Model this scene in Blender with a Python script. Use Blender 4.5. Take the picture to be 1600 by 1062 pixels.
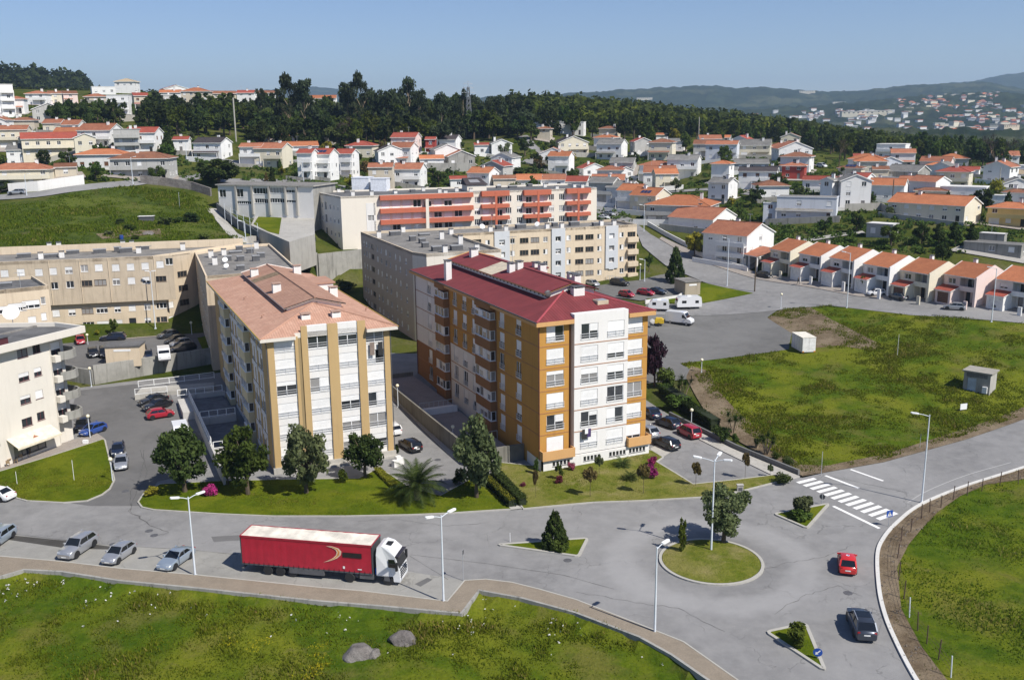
import bpy, bmesh, math, random
import numpy as np
from mathutils import Vector, Matrix
from mathutils.geometry import delaunay_2d_cdt
for _o in list(bpy.data.objects): bpy.data.objects.remove(_o)
SC = bpy.context.scene
COL = SC.collection
random.seed(7)
# ---------------------------------------------------------------- camera
FPX, PITCH, ROLL, CAMH = 1495.8, math.radians(12.95), math.radians(-0.57), 43.4
_c, _s = math.cos(PITCH), math.sin(PITCH)
FW = np.array([0, _c, -_s]); _up = np.array([0, _s, _c]); _rt = np.array([1.0, 0, 0])
RT = _rt * math.cos(ROLL) + _up * math.sin(ROLL)
UP = _up * math.cos(ROLL) - _rt * math.sin(ROLL)
cam_d = bpy.data.cameras.new('camera'); cam = bpy.data.objects.new('camera', cam_d); COL.objects.link(cam)
cam_d.sensor_width = 36.0; cam_d.lens = FPX / 1600 * 36.0
cam_d.clip_start = 0.5; cam_d.clip_end = 30000
cam.matrix_world = Matrix(((RT[0], UP[0], -FW[0], 0), (RT[1], UP[1], -FW[1], 0), (RT[2], UP[2], -FW[2], CAMH), (0, 0, 0, 1)))
SC.camera = cam
# ---------------------------------------------------------------- light
SUN_EL = math.radians(49.0); SUNH = (0.77, -0.64)            # towards the sun
SUN_ROT = math.atan2(SUNH[0], SUNH[1])                       # clockwise from +Y
world = bpy.data.worlds.new('World'); SC.world = world; world.use_nodes = True
_n = world.node_tree.nodes; _l = world.node_tree.links
sky = _n.new('ShaderNodeTexSky'); sky.sky_type = 'NISHITA'; sky.sun_disc = False
sky.sun_elevation = SUN_EL; sky.sun_rotation = SUN_ROT
sky.altitude = 600; sky.air_density = 1.0; sky.dust_density = 0.15; sky.ozone_density = 1.5
_t=_n.new('ShaderNodeMix');_t.data_type='RGBA';_t.blend_type='MULTIPLY';_t.inputs[0].default_value=1;_t.inputs[7].default_value=(0.83,0.895,1.12,1)   # the camera's cool white balance
_l.new(sky.outputs[0], _t.inputs[6]); _l.new(_t.outputs[2], _n['Background'].inputs[0]); _n['Background'].inputs[1].default_value = 0.075
sun_d = bpy.data.lights.new('sun', 'SUN'); sun = bpy.data.objects.new('sun', sun_d); COL.objects.link(sun)
sun_d.energy = 4.8; sun_d.angle = math.radians(0.5); sun_d.color = (1.0, 0.955, 0.88)
_sd = Vector((SUNH[0] * math.cos(SUN_EL), SUNH[1] * math.cos(SUN_EL), math.sin(SUN_EL)))
sun.rotation_euler = _sd.to_track_quat('Z', 'Y').to_euler(); sun.location = (60, -40, 120)
SC.view_settings.view_transform = 'Standard'; SC.view_settings.look = 'None'
SC.view_settings.gamma = 1.0; SC.view_settings.use_curve_mapping = False
SC.view_settings.exposure = 0.36
# ---------------------------------------------------------------- picture <-> ground
def ray(px, py):
    d = FW + RT * (px - 800) / FPX - UP * (py - 531) / FPX
    return d
def unp(px, py, z):                      # point of the pixel's ray at height z
    d = ray(px, py); t = (z - CAMH) / d[2]; return np.array([0, 0, CAMH]) + d * t
def atd(px, py, dist):                   # point of the pixel's ray at a horizontal distance
    d = ray(px, py); t = dist / math.hypot(d[0], d[1]); return np.array([0, 0, CAMH]) + d * t
def project(p):
    v = np.asarray(p, float) - [0, 0, CAMH]; z = v @ FW
    return 800 + FPX * (v @ RT) / z, 531 - FPX * (v @ UP) / z, z
# ---------------------------------------------------------------- terrain
_cp=[(x,y,0.0) for x,y in ((-60,870),(0,850),(400,850),(800,800),(1100,870),(1300,760),(1590,655),(1250,750),(850,735),(1010,705),
       (420, 740), (610, 720), (200, 700), (900, 950), (1400, 900), (1500, 780), (1600, 740), (1150, 690), (60, 720))]
_cp += [(0, 980, -0.9), (400, 1000, -1.0), (800, 1040, -1.0), (0, 1062, -1.1), (600, 1062, -1.2), (1560, 1000, -0.3), (1560, 850, -0.3)]
_cp+=[(120,615,1.2),(300,605,1.5),(640,560,2.0),(1040,640,0.4),(1120,600,1.5),(1300,640,1.0),(1600,600,2.0),(1450,560,3.0),(1535,620,1.6),
        (1250,550,2.8),(1060,507,2.8),(1040,570,2.2),(1100,490,4.0),(1200,465,5.8),(1000,470,5.5),(960,440,6.3),(1300,470,6.4),(1424,491,6.6),(1600,505,6.8),
        (1600, 480, 7.4), (1200, 430, 7.2), (1400, 462, 7.2), (1100, 415, 8.3), (1000, 365, 12.5), (1150, 425, 8.0)]
_cp += [(240, 530, 3.2), (100, 540, 3.2), (330, 520, 3.3), (-60, 560, 3.0)]
_cp+=[(10,385,18.0),(370,378,15.5),(330,300,24.0),(100,298,22.5),(-50,315,21.0),(210,287,24.5),(150,340,20.5),(280,340,20.0),(440,395,12.0),(560,392,11.5),(400,340,18.0),
        (640,292,21.5),(30,290,23.0),(468,333,23.0),(435,340,21.5),(440,362,16.5),(470,372,14.5),(410,352,19.0),(1040,284,19.5),(960,330,15.5),(1060,352,13.6),(1100,366,12.4),
        (1350, 387, 14.0), (1450, 350, 16.5), (1590, 350, 16.2), (1330, 325, 18.5), (1430, 306, 20.0), (1550, 410, 12.5), (1200, 345, 15.8)]
# on the hillside the size of the houses gives the distance
_cd=[(85,247,330),(160,232,370),(60,168,470),(190,184,460),(-60,200,420),(330,178,480),(600,216,430),(450,216,420),(740,214,450),
       (220,266,318),(240,283,300),(340,250,350),(440,264,335),(510,283,305),(680,244,360),(730,272,345),(900,240,420),(860,212,430),
       (1130, 252, 375), (1000, 250, 400), (880, 274, 372), (1240, 280, 340), (1380, 260, 420), (1550, 300, 330),
       (205, 147, 530), (60, 150, 525), (310, 148, 545), (450, 152, 530), (-60, 140, 540),
       (870, 177, 620), (1000, 189, 640), (1100, 200, 660), (1200, 212, 680), (1300, 224, 680), (1400, 240, 680), (1550, 256, 640)]
_P = np.array([np.r_[unp(x, y, z)[:2], z] for x, y, z in _cp] + [atd(*q) for q in _cd]
   +[(-44,219,4.5),(-36,214,4),(-52,228,5.5),(-30,232,4.5),(-300,60,0),(0,-60,0),(300,60,0),(-100,0,-1),(110,0,0),(0,20,-1),(-160,110,0),(-260,180,6),(200,150,4),(300,220,12),
      (-420, 420, 48), (-520, 640, 62), (-250, 700, 60), (-60, 640, 46), (420, 560, 20), (480, 400, 18), (300, 380, 18),
      (-700,1000,50),(-200,1000,40),(200,1000,26),(600,900,8),(900,600,8),(1200,1400,2),(300,1500,10),(-600,1600,30),(-1500,1500,30),(1500,3000,0),(-800,3000,20),(-1500,300,20),(1500,300,8),(-600,-200,0),(600,-200,0)])
_C2 = 14.0 ** 2
_A = np.sqrt(((_P[:, None, :2] - _P[None, :, :2]) ** 2).sum(-1) + _C2)
_N = len(_P)
_M = np.zeros((_N + 1, _N + 1)); _M[:_N, :_N] = _A - np.eye(_N) * 3.0; _M[:_N, _N] = 1; _M[_N, :_N] = 1
_W = np.linalg.solve(_M, np.r_[_P[:, 2], 0])
def terr(x, y):
    x = np.atleast_1d(np.asarray(x, float)); y = np.atleast_1d(np.asarray(y, float))
    z = np.empty(len(x))
    for i in range(0, len(x), 20000):
        q = np.sqrt((x[i:i + 20000, None] - _P[None, :, 0]) ** 2 + (y[i:i + 20000, None] - _P[None, :, 1]) ** 2 + _C2)
        z[i:i + 20000] = q @ _W[:_N] + _W[_N]
    # the streets in front lie level; the meadow below the footpath lies lower behind its low wall
    w = np.clip((y - 118) / 40, 0, 1); w = w * w * (3 - 2 * w)
    d = np.interp(x, _EX, _EY) - y
    near = np.where(d > 0, -0.55 * np.clip(d / 0.5, 0, 1) - 0.05 * np.clip(d, 0, 14), 0.0)
    r = np.clip((x - 44) / 6, 0, 1) * np.clip((100 - y) / 6, 0, 1)
    z = (near - 0.25 * r) * (1 - w) + z * w
    # the yard below the tall stained wall lies deep
    yl=np.interp(x,_TX,_TY);c=np.clip((yl+.2-y)/.6,0,1)*np.clip((y-yl+30)/6,0,1)*np.clip((x-_TX[0]-1)/3,0,1)*(x<_TX[-1])
    return z * (1 - c) + np.minimum(z, 4.6) * c
_TP=[unp(428,380,12.6),unp(496,400,11.8),unp(566,392,11.8)];_TP.append(_TP[2]+[16,6,0]);_TX=[q[0] for q in _TP];_TY=[q[1] for q in _TP]
# lower edge of the brown footpath (pixels on the level street)
EDGE=[(-260,870),(-60,897),(0,900),(37,889),(97,892),(187,906),(312,918),(500,938),(600,946),(720,957),(748,921),(815,933),(900,956),(1000,994),(1051,1022),(1109,1062),(1160,1110)]
_EE = [unp(x, y, 0.1) for x, y in EDGE]
_EX = [p[0] for p in _EE]; _EY = [p[1] for p in _EE]
def tz(x, y): return float(terr([x], [y])[0])
def G(px, py):                           # where the pixel's ray meets the ground
    d = ray(px, py); o = np.array([0, 0, CAMH])
    ts = np.r_[np.linspace(40, 700, 1600), np.linspace(701, 6000, 900)]
    pts = o + ts[:, None] * d
    h = pts[:, 2] - terr(pts[:, 0], pts[:, 1])
    k = np.argmax(h < 0)
    if h[k] >= 0: k = len(ts) - 1
    if k == 0: k = 1
    a = h[k - 1] / (h[k - 1] - h[k] + 1e-9)
    t = ts[k - 1] + (ts[k] - ts[k - 1]) * a
    p = o + t * d
    return Vector((p[0], p[1], tz(p[0], p[1])))
def Gz(px, py, z=0.0):
    p = unp(px, py, z); return Vector(p)
# ---------------------------------------------------------------- helpers
def tag(o, label=None, cat=None, group=None, kind=None):
    if label: o['label'] = label
    if cat: o['category'] = cat
    if group: o['group'] = group
    if kind: o['kind'] = kind
    return o
def thing(name, loc, rz, label, cat, group=None):
    o = bpy.data.objects.new(name, None); COL.objects.link(o); o.empty_display_size = 0.5
    o.location = loc; o.rotation_euler = (0, 0, rz)
    return tag(o, label, cat, group)
def link(name, me, parent=None, loc=(0, 0, 0), rz=0.0, mats=None):
    o = bpy.data.objects.new(name, me); COL.objects.link(o)
    o.location = loc; o.rotation_euler = (0, 0, rz)
    if parent: o.parent = parent
    if mats:                                     # own colour on shared mesh data
        for i, m in mats.items():
            o.material_slots[i].link = 'OBJECT'; o.material_slots[i].material = m
    return o
class MB:
    def __init__(s): s.v = []; s.f = []; s.m = []; s.uv = {}; s.T = None
    def P(s, p):
        if s.T is not None: p = s.T @ Vector(p)
        s.v.append((p[0], p[1], p[2])); return len(s.v) - 1
    def face(s, pts, m=0, uv=None):
        s.f.append([s.P(p) for p in pts]); s.m.append(m)
        if uv: s.uv[len(s.f) - 1] = uv
    def box(s, x0, x1, y0, y1, z0, z1, m=0):
        i = [s.P(p) for p in ((x0, y0, z0), (x1, y0, z0), (x1, y1, z0), (x0, y1, z0), (x0, y0, z1), (x1, y0, z1), (x1, y1, z1), (x0, y1, z1))]
        for q in ((0, 3, 2, 1), (4, 5, 6, 7), (0, 1, 5, 4), (1, 2, 6, 5), (2, 3, 7, 6), (3, 0, 4, 7)):
            s.f.append([i[k] for k in q]); s.m.append(m)
    def bbox(s, c, d, m=0): s.box(c[0] - d[0] / 2, c[0] + d[0] / 2, c[1] - d[1] / 2, c[1] + d[1] / 2, c[2] - d[2] / 2, c[2] + d[2] / 2, m)
    def bar(s, a, b, w, h, m=0):                 # straight bar between two points, w across, h up
        a = Vector(a); b = Vector(b); d = (b - a).normalized()
        n = Vector((-d.y, d.x, 0)); n = n.normalized() if n.length > 1e-4 else Vector((1, 0, 0))
        u = d.cross(n) * -1; n = n * w / 2; u = u * h / 2
        i = [s.P(p) for p in (a - n - u, a + n - u, a + n + u, a - n + u, b - n - u, b + n - u, b + n + u, b - n + u)]
        for q in ((0, 1, 2, 3), (7, 6, 5, 4), (0, 4, 5, 1), (1, 5, 6, 2), (2, 6, 7, 3), (3, 7, 4, 0)):
            s.f.append([i[k] for k in q]); s.m.append(m)
    def prism(s, poly, z0, z1, m=0, mtop=None):
        n = len(poly)
        lo = [s.P((p[0], p[1], z0)) for p in poly]; hi = [s.P((p[0], p[1], z1)) for p in poly]
        for k in range(n):
            s.f.append([lo[k], lo[(k + 1) % n], hi[(k + 1) % n], hi[k]]); s.m.append(m)
        s.f.append(hi); s.m.append(m if mtop is None else mtop); s.f.append(lo[::-1]); s.m.append(m)
    def tube(s, pts, r, seg=8, m=0, caps=True):
        if not hasattr(r, '__len__'): r = [r] * len(pts)
        pts = [Vector(p) for p in pts]; rings = []
        for k, p in enumerate(pts):
            d = (pts[min(k + 1, len(pts) - 1)] - pts[max(k - 1, 0)]).normalized()
            a = Vector((0, 0, 1)) if abs(d.z) < 0.9 else Vector((1, 0, 0))
            n = d.cross(a).normalized(); b = d.cross(n)
            rings.append([s.P(p + (n * math.cos(t) + b * math.sin(t)) * r[k]) for t in [2 * math.pi * j / seg for j in range(seg)]])
        for k in range(len(pts) - 1):
            for j in range(seg):
                s.f.append([rings[k][j], rings[k][(j + 1) % seg], rings[k + 1][(j + 1) % seg], rings[k + 1][j]]); s.m.append(m)
        if caps:
            s.f.append(rings[0][::-1]); s.m.append(m); s.f.append(rings[-1]); s.m.append(m)
    def lathe(s, prof, seg=12, m=0, c=(0, 0)):
        rings=[[s.P((c[0]+r*math.cos(2*math.pi*j/seg),c[1]+r*math.sin(2*math.pi*j/seg),z)) for j in range(seg)] for r,z in prof]
        for k in range(len(prof) - 1):
            for j in range(seg):
                s.f.append([rings[k][j], rings[k][(j + 1) % seg], rings[k + 1][(j + 1) % seg], rings[k + 1][j]]); s.m.append(m)
        s.f.append(rings[0][::-1]); s.m.append(m); s.f.append(rings[-1]); s.m.append(m)
    def ball(s, c, r, seg=12, rings=8, m=0):
        if not hasattr(r, '__len__'): r = (r, r, r)
        R = []
        for k in range(rings + 1):
            t = math.pi * k / rings
            R.append([s.P((c[0]+r[0]*math.sin(t)*math.cos(2*math.pi*j/seg),c[1]+r[1]*math.sin(t)*math.sin(2*math.pi*j/seg),c[2]+r[2]*math.cos(t))) for j in range(seg)])
        for k in range(rings):
            for j in range(seg):
                s.f.append([R[k][j], R[k + 1][j], R[k + 1][(j + 1) % seg], R[k][(j + 1) % seg]]); s.m.append(m)
    def facade(s, p0, p1, z0, z1, ops=(), depth=0.15, m=0, mr=None, top=None):
        # wall from p0 to p1 (outside on the right) with real openings (u0,u1,v0,v1); top: optional fn u->z for a gable
        p0 = Vector((p0[0], p0[1], 0)); p1 = Vector((p1[0], p1[1], 0)); L = (p1 - p0).length; u = (p1 - p0) / L
        inn = Vector((-u.y, u.x, 0))
        us = sorted(set([0.0, L] + [round(o[k], 3) for o in ops for k in (0, 1)]))
        vs = sorted(set([z0, z1] + [round(o[k], 3) for o in ops for k in (2, 3)]))
        W = lambda a, z, d=0: p0 + u * a + inn * d + Vector((0, 0, z))
        for a, b in zip(us, us[1:]):
            run = None
            for c, d in zip(vs, vs[1:]):
                hole = any(o[0] - 1e-3 <= a and b <= o[1] + 1e-3 and o[2] - 1e-3 <= c and d <= o[3] + 1e-3 for o in ops)
                if hole:
                    if run is not None: s.face([W(a, run), W(b, run), W(b, c), W(a, c)], m); run = None
                elif run is None: run = c
            if run is not None: s.face([W(a, run), W(b, run), W(b, z1), W(a, z1)], m)
        if top:                                   # gable triangle above z1
            s.face([W(0, z1), W(L, z1), W(L / 2 if top[1] is None else top[1], top[0])], m)
        mr = m if mr is None else mr
        for o in ops:
            a, b, c, d = o[:4]
            s.face([W(a, c), W(b, c), W(b, c, depth), W(a, c, depth)], mr); s.face([W(a, d), W(a, d, depth), W(b, d, depth), W(b, d)], mr)
            s.face([W(a, c), W(a, c, depth), W(a, d, depth), W(a, d)], mr); s.face([W(b, c), W(b, d), W(b, d, depth), W(b, c, depth)], mr)
    def mesh(s, name, mats, smooth=False):
        me = bpy.data.meshes.new(name); me.from_pydata(s.v, [], s.f)
        for m in mats: me.materials.append(m)
        if len(mats) > 1: me.polygons.foreach_set('material_index', s.m)
        if s.uv:
            ul = me.uv_layers.new(name='UVMap')
            for fi, uv in s.uv.items():
                p = me.polygons[fi]
                for k, li in enumerate(p.loop_indices): ul.data[li].uv = uv[k]
        if smooth:
            me.polygons.foreach_set('use_smooth', [True] * len(me.polygons))
            if smooth != 'all': me.set_sharp_from_angle(angle=math.radians(38))
        me.update(); return me
    def mark(s):                                 # starts a new piece; build_each makes every piece an object
        if not hasattr(s, 'mk'): s.mk = []
        s.mk.append(len(s.f))
    def build_each(s, name, mats, parent=None):
        mk = s.mk + [len(s.f)]; out = []
        for a, b in zip(mk, mk[1:]):
            if b <= a: continue
            m = MB(); mp = {}
            for k in range(a, b):
                q = []
                for i in s.f[k]:
                    if i not in mp: mp[i] = len(m.v); m.v.append(s.v[i])
                    q.append(mp[i])
                if k in s.uv: m.uv[len(m.f)] = s.uv[k]
                m.f.append(q); m.m.append(s.m[k])
            out.append(m.build(name, mats, parent))
        return out
    def build(s, name, mats, parent=None, loc=(0, 0, 0), rz=0.0, smooth=False):
        if not isinstance(mats, (list, tuple)): mats = [mats]
        return link(name, s.mesh(name, mats, smooth), parent, loc, rz)
def merge_close(me, d=0.001):
    bm = bmesh.new(); bm.from_mesh(me); bmesh.ops.remove_doubles(bm, verts=bm.verts, dist=d); bm.to_mesh(me); bm.free()
def npmesh(name, V, F, mats, col=None, smooth=False):
    # F: (n,3) or (n,4) index array
    me = bpy.data.meshes.new(name); n, k = F.shape
    me.vertices.add(len(V)); me.vertices.foreach_set('co', np.ascontiguousarray(V, dtype=np.float32).ravel())
    me.loops.add(n * k); me.loops.foreach_set('vertex_index', np.ascontiguousarray(F, dtype=np.int32).ravel())
    me.polygons.add(n); me.polygons.foreach_set('loop_start', np.arange(0, n * k, k, dtype=np.int32))
    for m in (mats if isinstance(mats, (list, tuple)) else [mats]): me.materials.append(m)
    if smooth: me.polygons.foreach_set('use_smooth', [True] * n)
    me.update(calc_edges=True)
    if col is not None:
        a = me.attributes.new('tint', 'FLOAT', 'FACE'); a.data.foreach_set('value', np.ascontiguousarray(col, dtype=np.float32))
    return me
# ---------------------------------------------------------------- materials
MATS = {}
class NT:
    def __init__(s, name):
        s.m = bpy.data.materials.new(name); s.m.use_nodes = True; s.t = s.m.node_tree; s.N = s.t.nodes; s.L = s.t.links
        s.b = s.N['Principled BSDF']; MATS[name] = s.m
    def n(s, typ, **kw):
        x = s.N.new(typ)
        for k, v in kw.items():
            if k in x.inputs: s.put(x.inputs[k], v)
            else: setattr(x, k, v)
        return x
    def put(s, inp, v):
        if hasattr(v, 'is_output'): s.L.new(v, inp)
        elif isinstance(v, (tuple, list)) and len(v) == 3 and inp.type == 'RGBA': inp.default_value = (*v, 1)
        else: inp.default_value = v
    def pos(s, obj=False):
        return s.n('ShaderNodeTexCoord').outputs['Object'] if obj else s.n('ShaderNodeNewGeometry').outputs['Position']
    def noise(s, vec, scale, detail=4, rough=0.55, dist=0.0):
        x=s.n('ShaderNodeTexNoise',Scale=scale,Detail=detail,Roughness=rough,Distortion=dist);s.L.new(vec,x.inputs['Vector']);return x.outputs[0]
    def ramp(s, v, a, b, ca=0.0, cb=1.0, smooth=True):
        x = s.n('ShaderNodeMapRange'); x.interpolation_type = 'SMOOTHSTEP' if smooth else 'LINEAR'
        s.L.new(v, x.inputs[0])
        for k, q in ((1, a), (2, b), (3, ca), (4, cb)): x.inputs[k].default_value = q
        return x.outputs[0]
    def mix(s, f, a, b, typ='MIX'):
        x = s.n('ShaderNodeMix', data_type='RGBA', blend_type=typ)
        s.put(x.inputs[0], f); s.put(x.inputs[6], a); s.put(x.inputs[7], b); return x.outputs[2]
    def math(s, op, a, b=0.0):
        x = s.n('ShaderNodeMath', operation=op); s.put(x.inputs[0], a); s.put(x.inputs[1], b); return x.outputs[0]
    def vscale(s, vec, sc):
        x = s.n('ShaderNodeMapping'); s.L.new(vec, x.inputs[0]); x.inputs['Scale'].default_value = sc; return x.outputs[0]
    def bump(s, h, strength=0.5, dist=0.02):
        x = s.n('ShaderNodeBump', Strength=strength, Distance=dist); s.L.new(h, x.inputs['Height']); s.L.new(x.outputs[0], s.b.inputs['Normal'])
    def out(s, color, rough=0.8, metal=0.0, spec=0.3):
        s.put(s.b.inputs['Base Color'], color); s.put(s.b.inputs['Roughness'], rough); s.b.inputs['Metallic'].default_value = metal
        s.b.inputs['Specular IOR Level'].default_value = spec; return s.m
def simple(name, c, rough=0.6, metal=0.0, spec=0.4, var=0.12, scale=1.5, obj=True, rnd=0.0):
    t = NT(name); p = t.pos(obj)
    n = t.noise(p, scale, 5, 0.6)
    f = t.ramp(n, 0.3, 0.7)
    d = tuple(x * (1 - var) for x in c); e = tuple(min(1, x * (1 + var)) for x in c)
    col = t.mix(f, d, e)
    if rnd:
        r = t.n('ShaderNodeObjectInfo').outputs['Random']
        hs=t.n('ShaderNodeHueSaturation');t.L.new(col,hs.inputs['Color']);t.put(hs.inputs['Value'],t.ramp(r,0,1,1-rnd,1+rnd,False));col=hs.outputs[0]
    return t.out(col, rough, metal, spec)
def render_wall(name, c, dirt=0.25, dirtc=None, rnd=0.0):
    # painted render: broad mottling, rain streaks, fine grain
    t = NT(name); p = t.pos(True)
    a = t.ramp(t.noise(p, 0.35, 5, 0.6), 0.35, 0.75)
    st = t.ramp(t.noise(t.vscale(p, (1.6, 1.6, 0.12)), 1.0, 5, 0.65), 0.48, 0.78)
    dc = dirtc or tuple(x * 0.55 for x in c)
    col = t.mix(t.math('MULTIPLY', a, 0.45 * dirt), c, dc)
    col = t.mix(t.math('MULTIPLY', st, dirt), col, dc)
    if rnd:
        r = t.n('ShaderNodeObjectInfo').outputs['Random']
        hs=t.n('ShaderNodeHueSaturation');t.L.new(col,hs.inputs['Color']);t.put(hs.inputs['Value'],t.ramp(r,0,1,1-rnd,1.0,False));col=hs.outputs[0]
    t.bump(t.noise(p, 9, 4, 0.7), 0.12, 0.02)
    return t.out(col, 0.88, 0, 0.2)
def roof_tiles(name, c, c2, moss=0.2, pitch=0.24, strength=0.7, rows=0.4):
    # u runs along the eaves, v up the slope (metres): rows of round tiles in relief
    t = NT(name); uv = t.n('ShaderNodeTexCoord').outputs['UV']
    sx = t.n('ShaderNodeSeparateXYZ'); t.L.new(uv, sx.inputs[0])
    w = t.math('SINE', t.math('MULTIPLY', sx.outputs[0], 2 * math.pi / pitch))
    fr = t.math('FRACT', t.math('DIVIDE', sx.outputs[1], rows))
    h = t.math('ADD', t.math('MULTIPLY', w, 0.5), t.math('MULTIPLY', fr, -0.5))
    p = t.pos(False)
    tile = t.n('ShaderNodeTexWhiteNoise', noise_dimensions='2D')
    cb=t.n('ShaderNodeCombineXYZ');t.put(cb.inputs[0],t.math('FLOOR',t.math('DIVIDE',sx.outputs[0],pitch)));t.put(cb.inputs[1],t.math('FLOOR',t.math('DIVIDE',sx.outputs[1],rows)))
    t.L.new(cb.outputs[0], tile.inputs['Vector'])
    col = t.mix(t.ramp(t.noise(p, 0.5, 5, 0.65), 0.3, 0.7), c, c2)
    col = t.mix(t.math('MULTIPLY', tile.outputs['Value'], 0.3), col, tuple(x * 0.6 for x in c2))
    col = t.mix(t.math('MULTIPLY', t.ramp(t.noise(p, 0.9, 6, 0.7), 0.55, 0.8), moss), col, (0.075, 0.065, 0.045))
    r = t.n('ShaderNodeObjectInfo').outputs['Random']
    hs=t.n('ShaderNodeHueSaturation');t.L.new(col,hs.inputs['Color']);t.put(hs.inputs['Value'],t.ramp(r,0,1,0.8,1.12,False));col=hs.outputs[0]
    t.bump(h, strength, 0.045)
    return t.out(col, 0.85, 0, 0.2)
def foliage(name, c1, c2, c3=None, trans=0.35, rnd=0.22):
    t = NT(name)
    a = t.n('ShaderNodeAttribute', attribute_name='tint').outputs['Fac']
    col = t.mix(a, c1, c2)
    if c3: col = t.mix(t.ramp(a, 0.86, 0.95), col, c3)
    r = t.n('ShaderNodeObjectInfo').outputs['Random']
    hs = t.n('ShaderNodeHueSaturation'); t.L.new(col, hs.inputs['Color'])
    t.put(hs.inputs['Value'], t.ramp(r, 0, 1, 1 - rnd, 1 + rnd, False))
    t.put(hs.inputs['Hue'], t.ramp(t.math('FRACT', t.math('MULTIPLY', r, 7.31)), 0, 1, 0.485, 0.515, False))
    d = t.n('ShaderNodeBsdfDiffuse'); tr = t.n('ShaderNodeBsdfTranslucent'); t.L.new(hs.outputs[0], d.inputs[0]); t.L.new(hs.outputs[0], tr.inputs[0])
    mx = t.n('ShaderNodeMixShader'); mx.inputs[0].default_value = trans; t.L.new(d.outputs[0], mx.inputs[1]); t.L.new(tr.outputs[0], mx.inputs[2])
    t.L.new(mx.outputs[0], t.N['Material Output'].inputs['Surface'])
    return t.m
RC_ = tuple(float(v) for v in unp(1111, 875.5, 0.1)[:2])
def asphalt(name, c, crack=1.0, patch=0.35, seed=0.0, light=(0.2, 0.195, 0.185)):
    t = NT(name); p0 = t.pos(False)
    mp=t.n('ShaderNodeMapping');t.L.new(p0,mp.inputs[0]);mp.inputs['Location'].default_value=(seed,seed*1.7,0);mp.inputs['Scale'].default_value=(1,1,0.0);p=mp.outputs[0]
    big = t.ramp(t.noise(p, 0.07, 5, 0.6, 0.6), 0.3, 0.7)
    mid = t.ramp(t.noise(p, 0.6, 6, 0.7), 0.25, 0.8)
    fine = t.noise(p, 14, 3, 0.7)
    d = tuple(x * 0.66 for x in c)
    col = t.mix(big, d, c)
    col = t.mix(t.math('MULTIPLY', mid, patch), col, light)
    col = t.mix(t.math('MULTIPLY', t.ramp(fine, 0.35, 0.75), 0.35), col, tuple(x * 0.6 for x in c))
    # wheel-worn and stained blotches
    st = t.ramp(t.noise(t.vscale(p, (0.5, 0.16, 0)), 1.0, 5, 0.6, 0.4), 0.58, 0.75)
    col = t.mix(t.math('MULTIPLY', st, 0.3), col, d)
    # crack network, only where the ground has broken
    wob = t.n('ShaderNodeMix', data_type='VECTOR'); 
    nz = t.n('ShaderNodeTexNoise', Scale=0.55, Detail=5); t.L.new(p, nz.inputs[0])
    ad=t.n('ShaderNodeVectorMath',operation='MULTIPLY_ADD');t.L.new(nz.outputs[1],ad.inputs[0]);ad.inputs[1].default_value=(3.2,3.2,0);t.L.new(p,ad.inputs[2])
    vo = t.n('ShaderNodeTexVoronoi', feature='DISTANCE_TO_EDGE', Scale=0.11); t.L.new(ad.outputs[0], vo.inputs['Vector'])
    ck = t.ramp(vo.outputs['Distance'], 0.001, 0.008, 1, 0)
    vo2 = t.n('ShaderNodeTexVoronoi', feature='DISTANCE_TO_EDGE', Scale=0.3); t.L.new(ad.outputs[0], vo2.inputs['Vector'])
    ck2 = t.math('MULTIPLY', t.ramp(vo2.outputs['Distance'], 0.002, 0.014, 1, 0), t.ramp(t.noise(p, 0.09, 3), 0.55, 0.66))
    m1 = t.math('MULTIPLY', ck, t.ramp(t.noise(p, 0.13, 3), 0.44, 0.58))
    allc = t.math('MAXIMUM', m1, ck2)
    col = t.mix(t.math('MULTIPLY', allc, 0.3 * crack), col, (0.03, 0.029, 0.028))
    h = t.math('ADD', fine, t.math('MULTIPLY', allc, -2.0))
    # lanes worn pale round the roundabout
    dv = t.n('ShaderNodeVectorMath', operation='DISTANCE'); t.L.new(p0, dv.inputs[0]); dv.inputs[1].default_value = (*RC_, 0)
    rr=t.math('ADD',dv.outputs['Value'],t.math('MULTIPLY',t.noise(p,0.35,3),1.6));ring=t.math('MULTIPLY',t.ramp(rr,7.4,9.2),t.ramp(rr,10.6,12.4,1,0))
    col=t.mix(t.math('MULTIPLY',ring,0.45),col,tuple(min(.5,x*1.35) for x in c));dk=t.math('MULTIPLY',t.ramp(rr,5.6,6.4),t.ramp(rr,6.6,8.0,1,0));col=t.mix(t.math('MULTIPLY',dk,0.3),col,tuple(x*.7 for x in c))
    t.bump(h, 0.35, 0.015)
    return t.out(col, 0.9, 0, 0.25)
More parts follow.
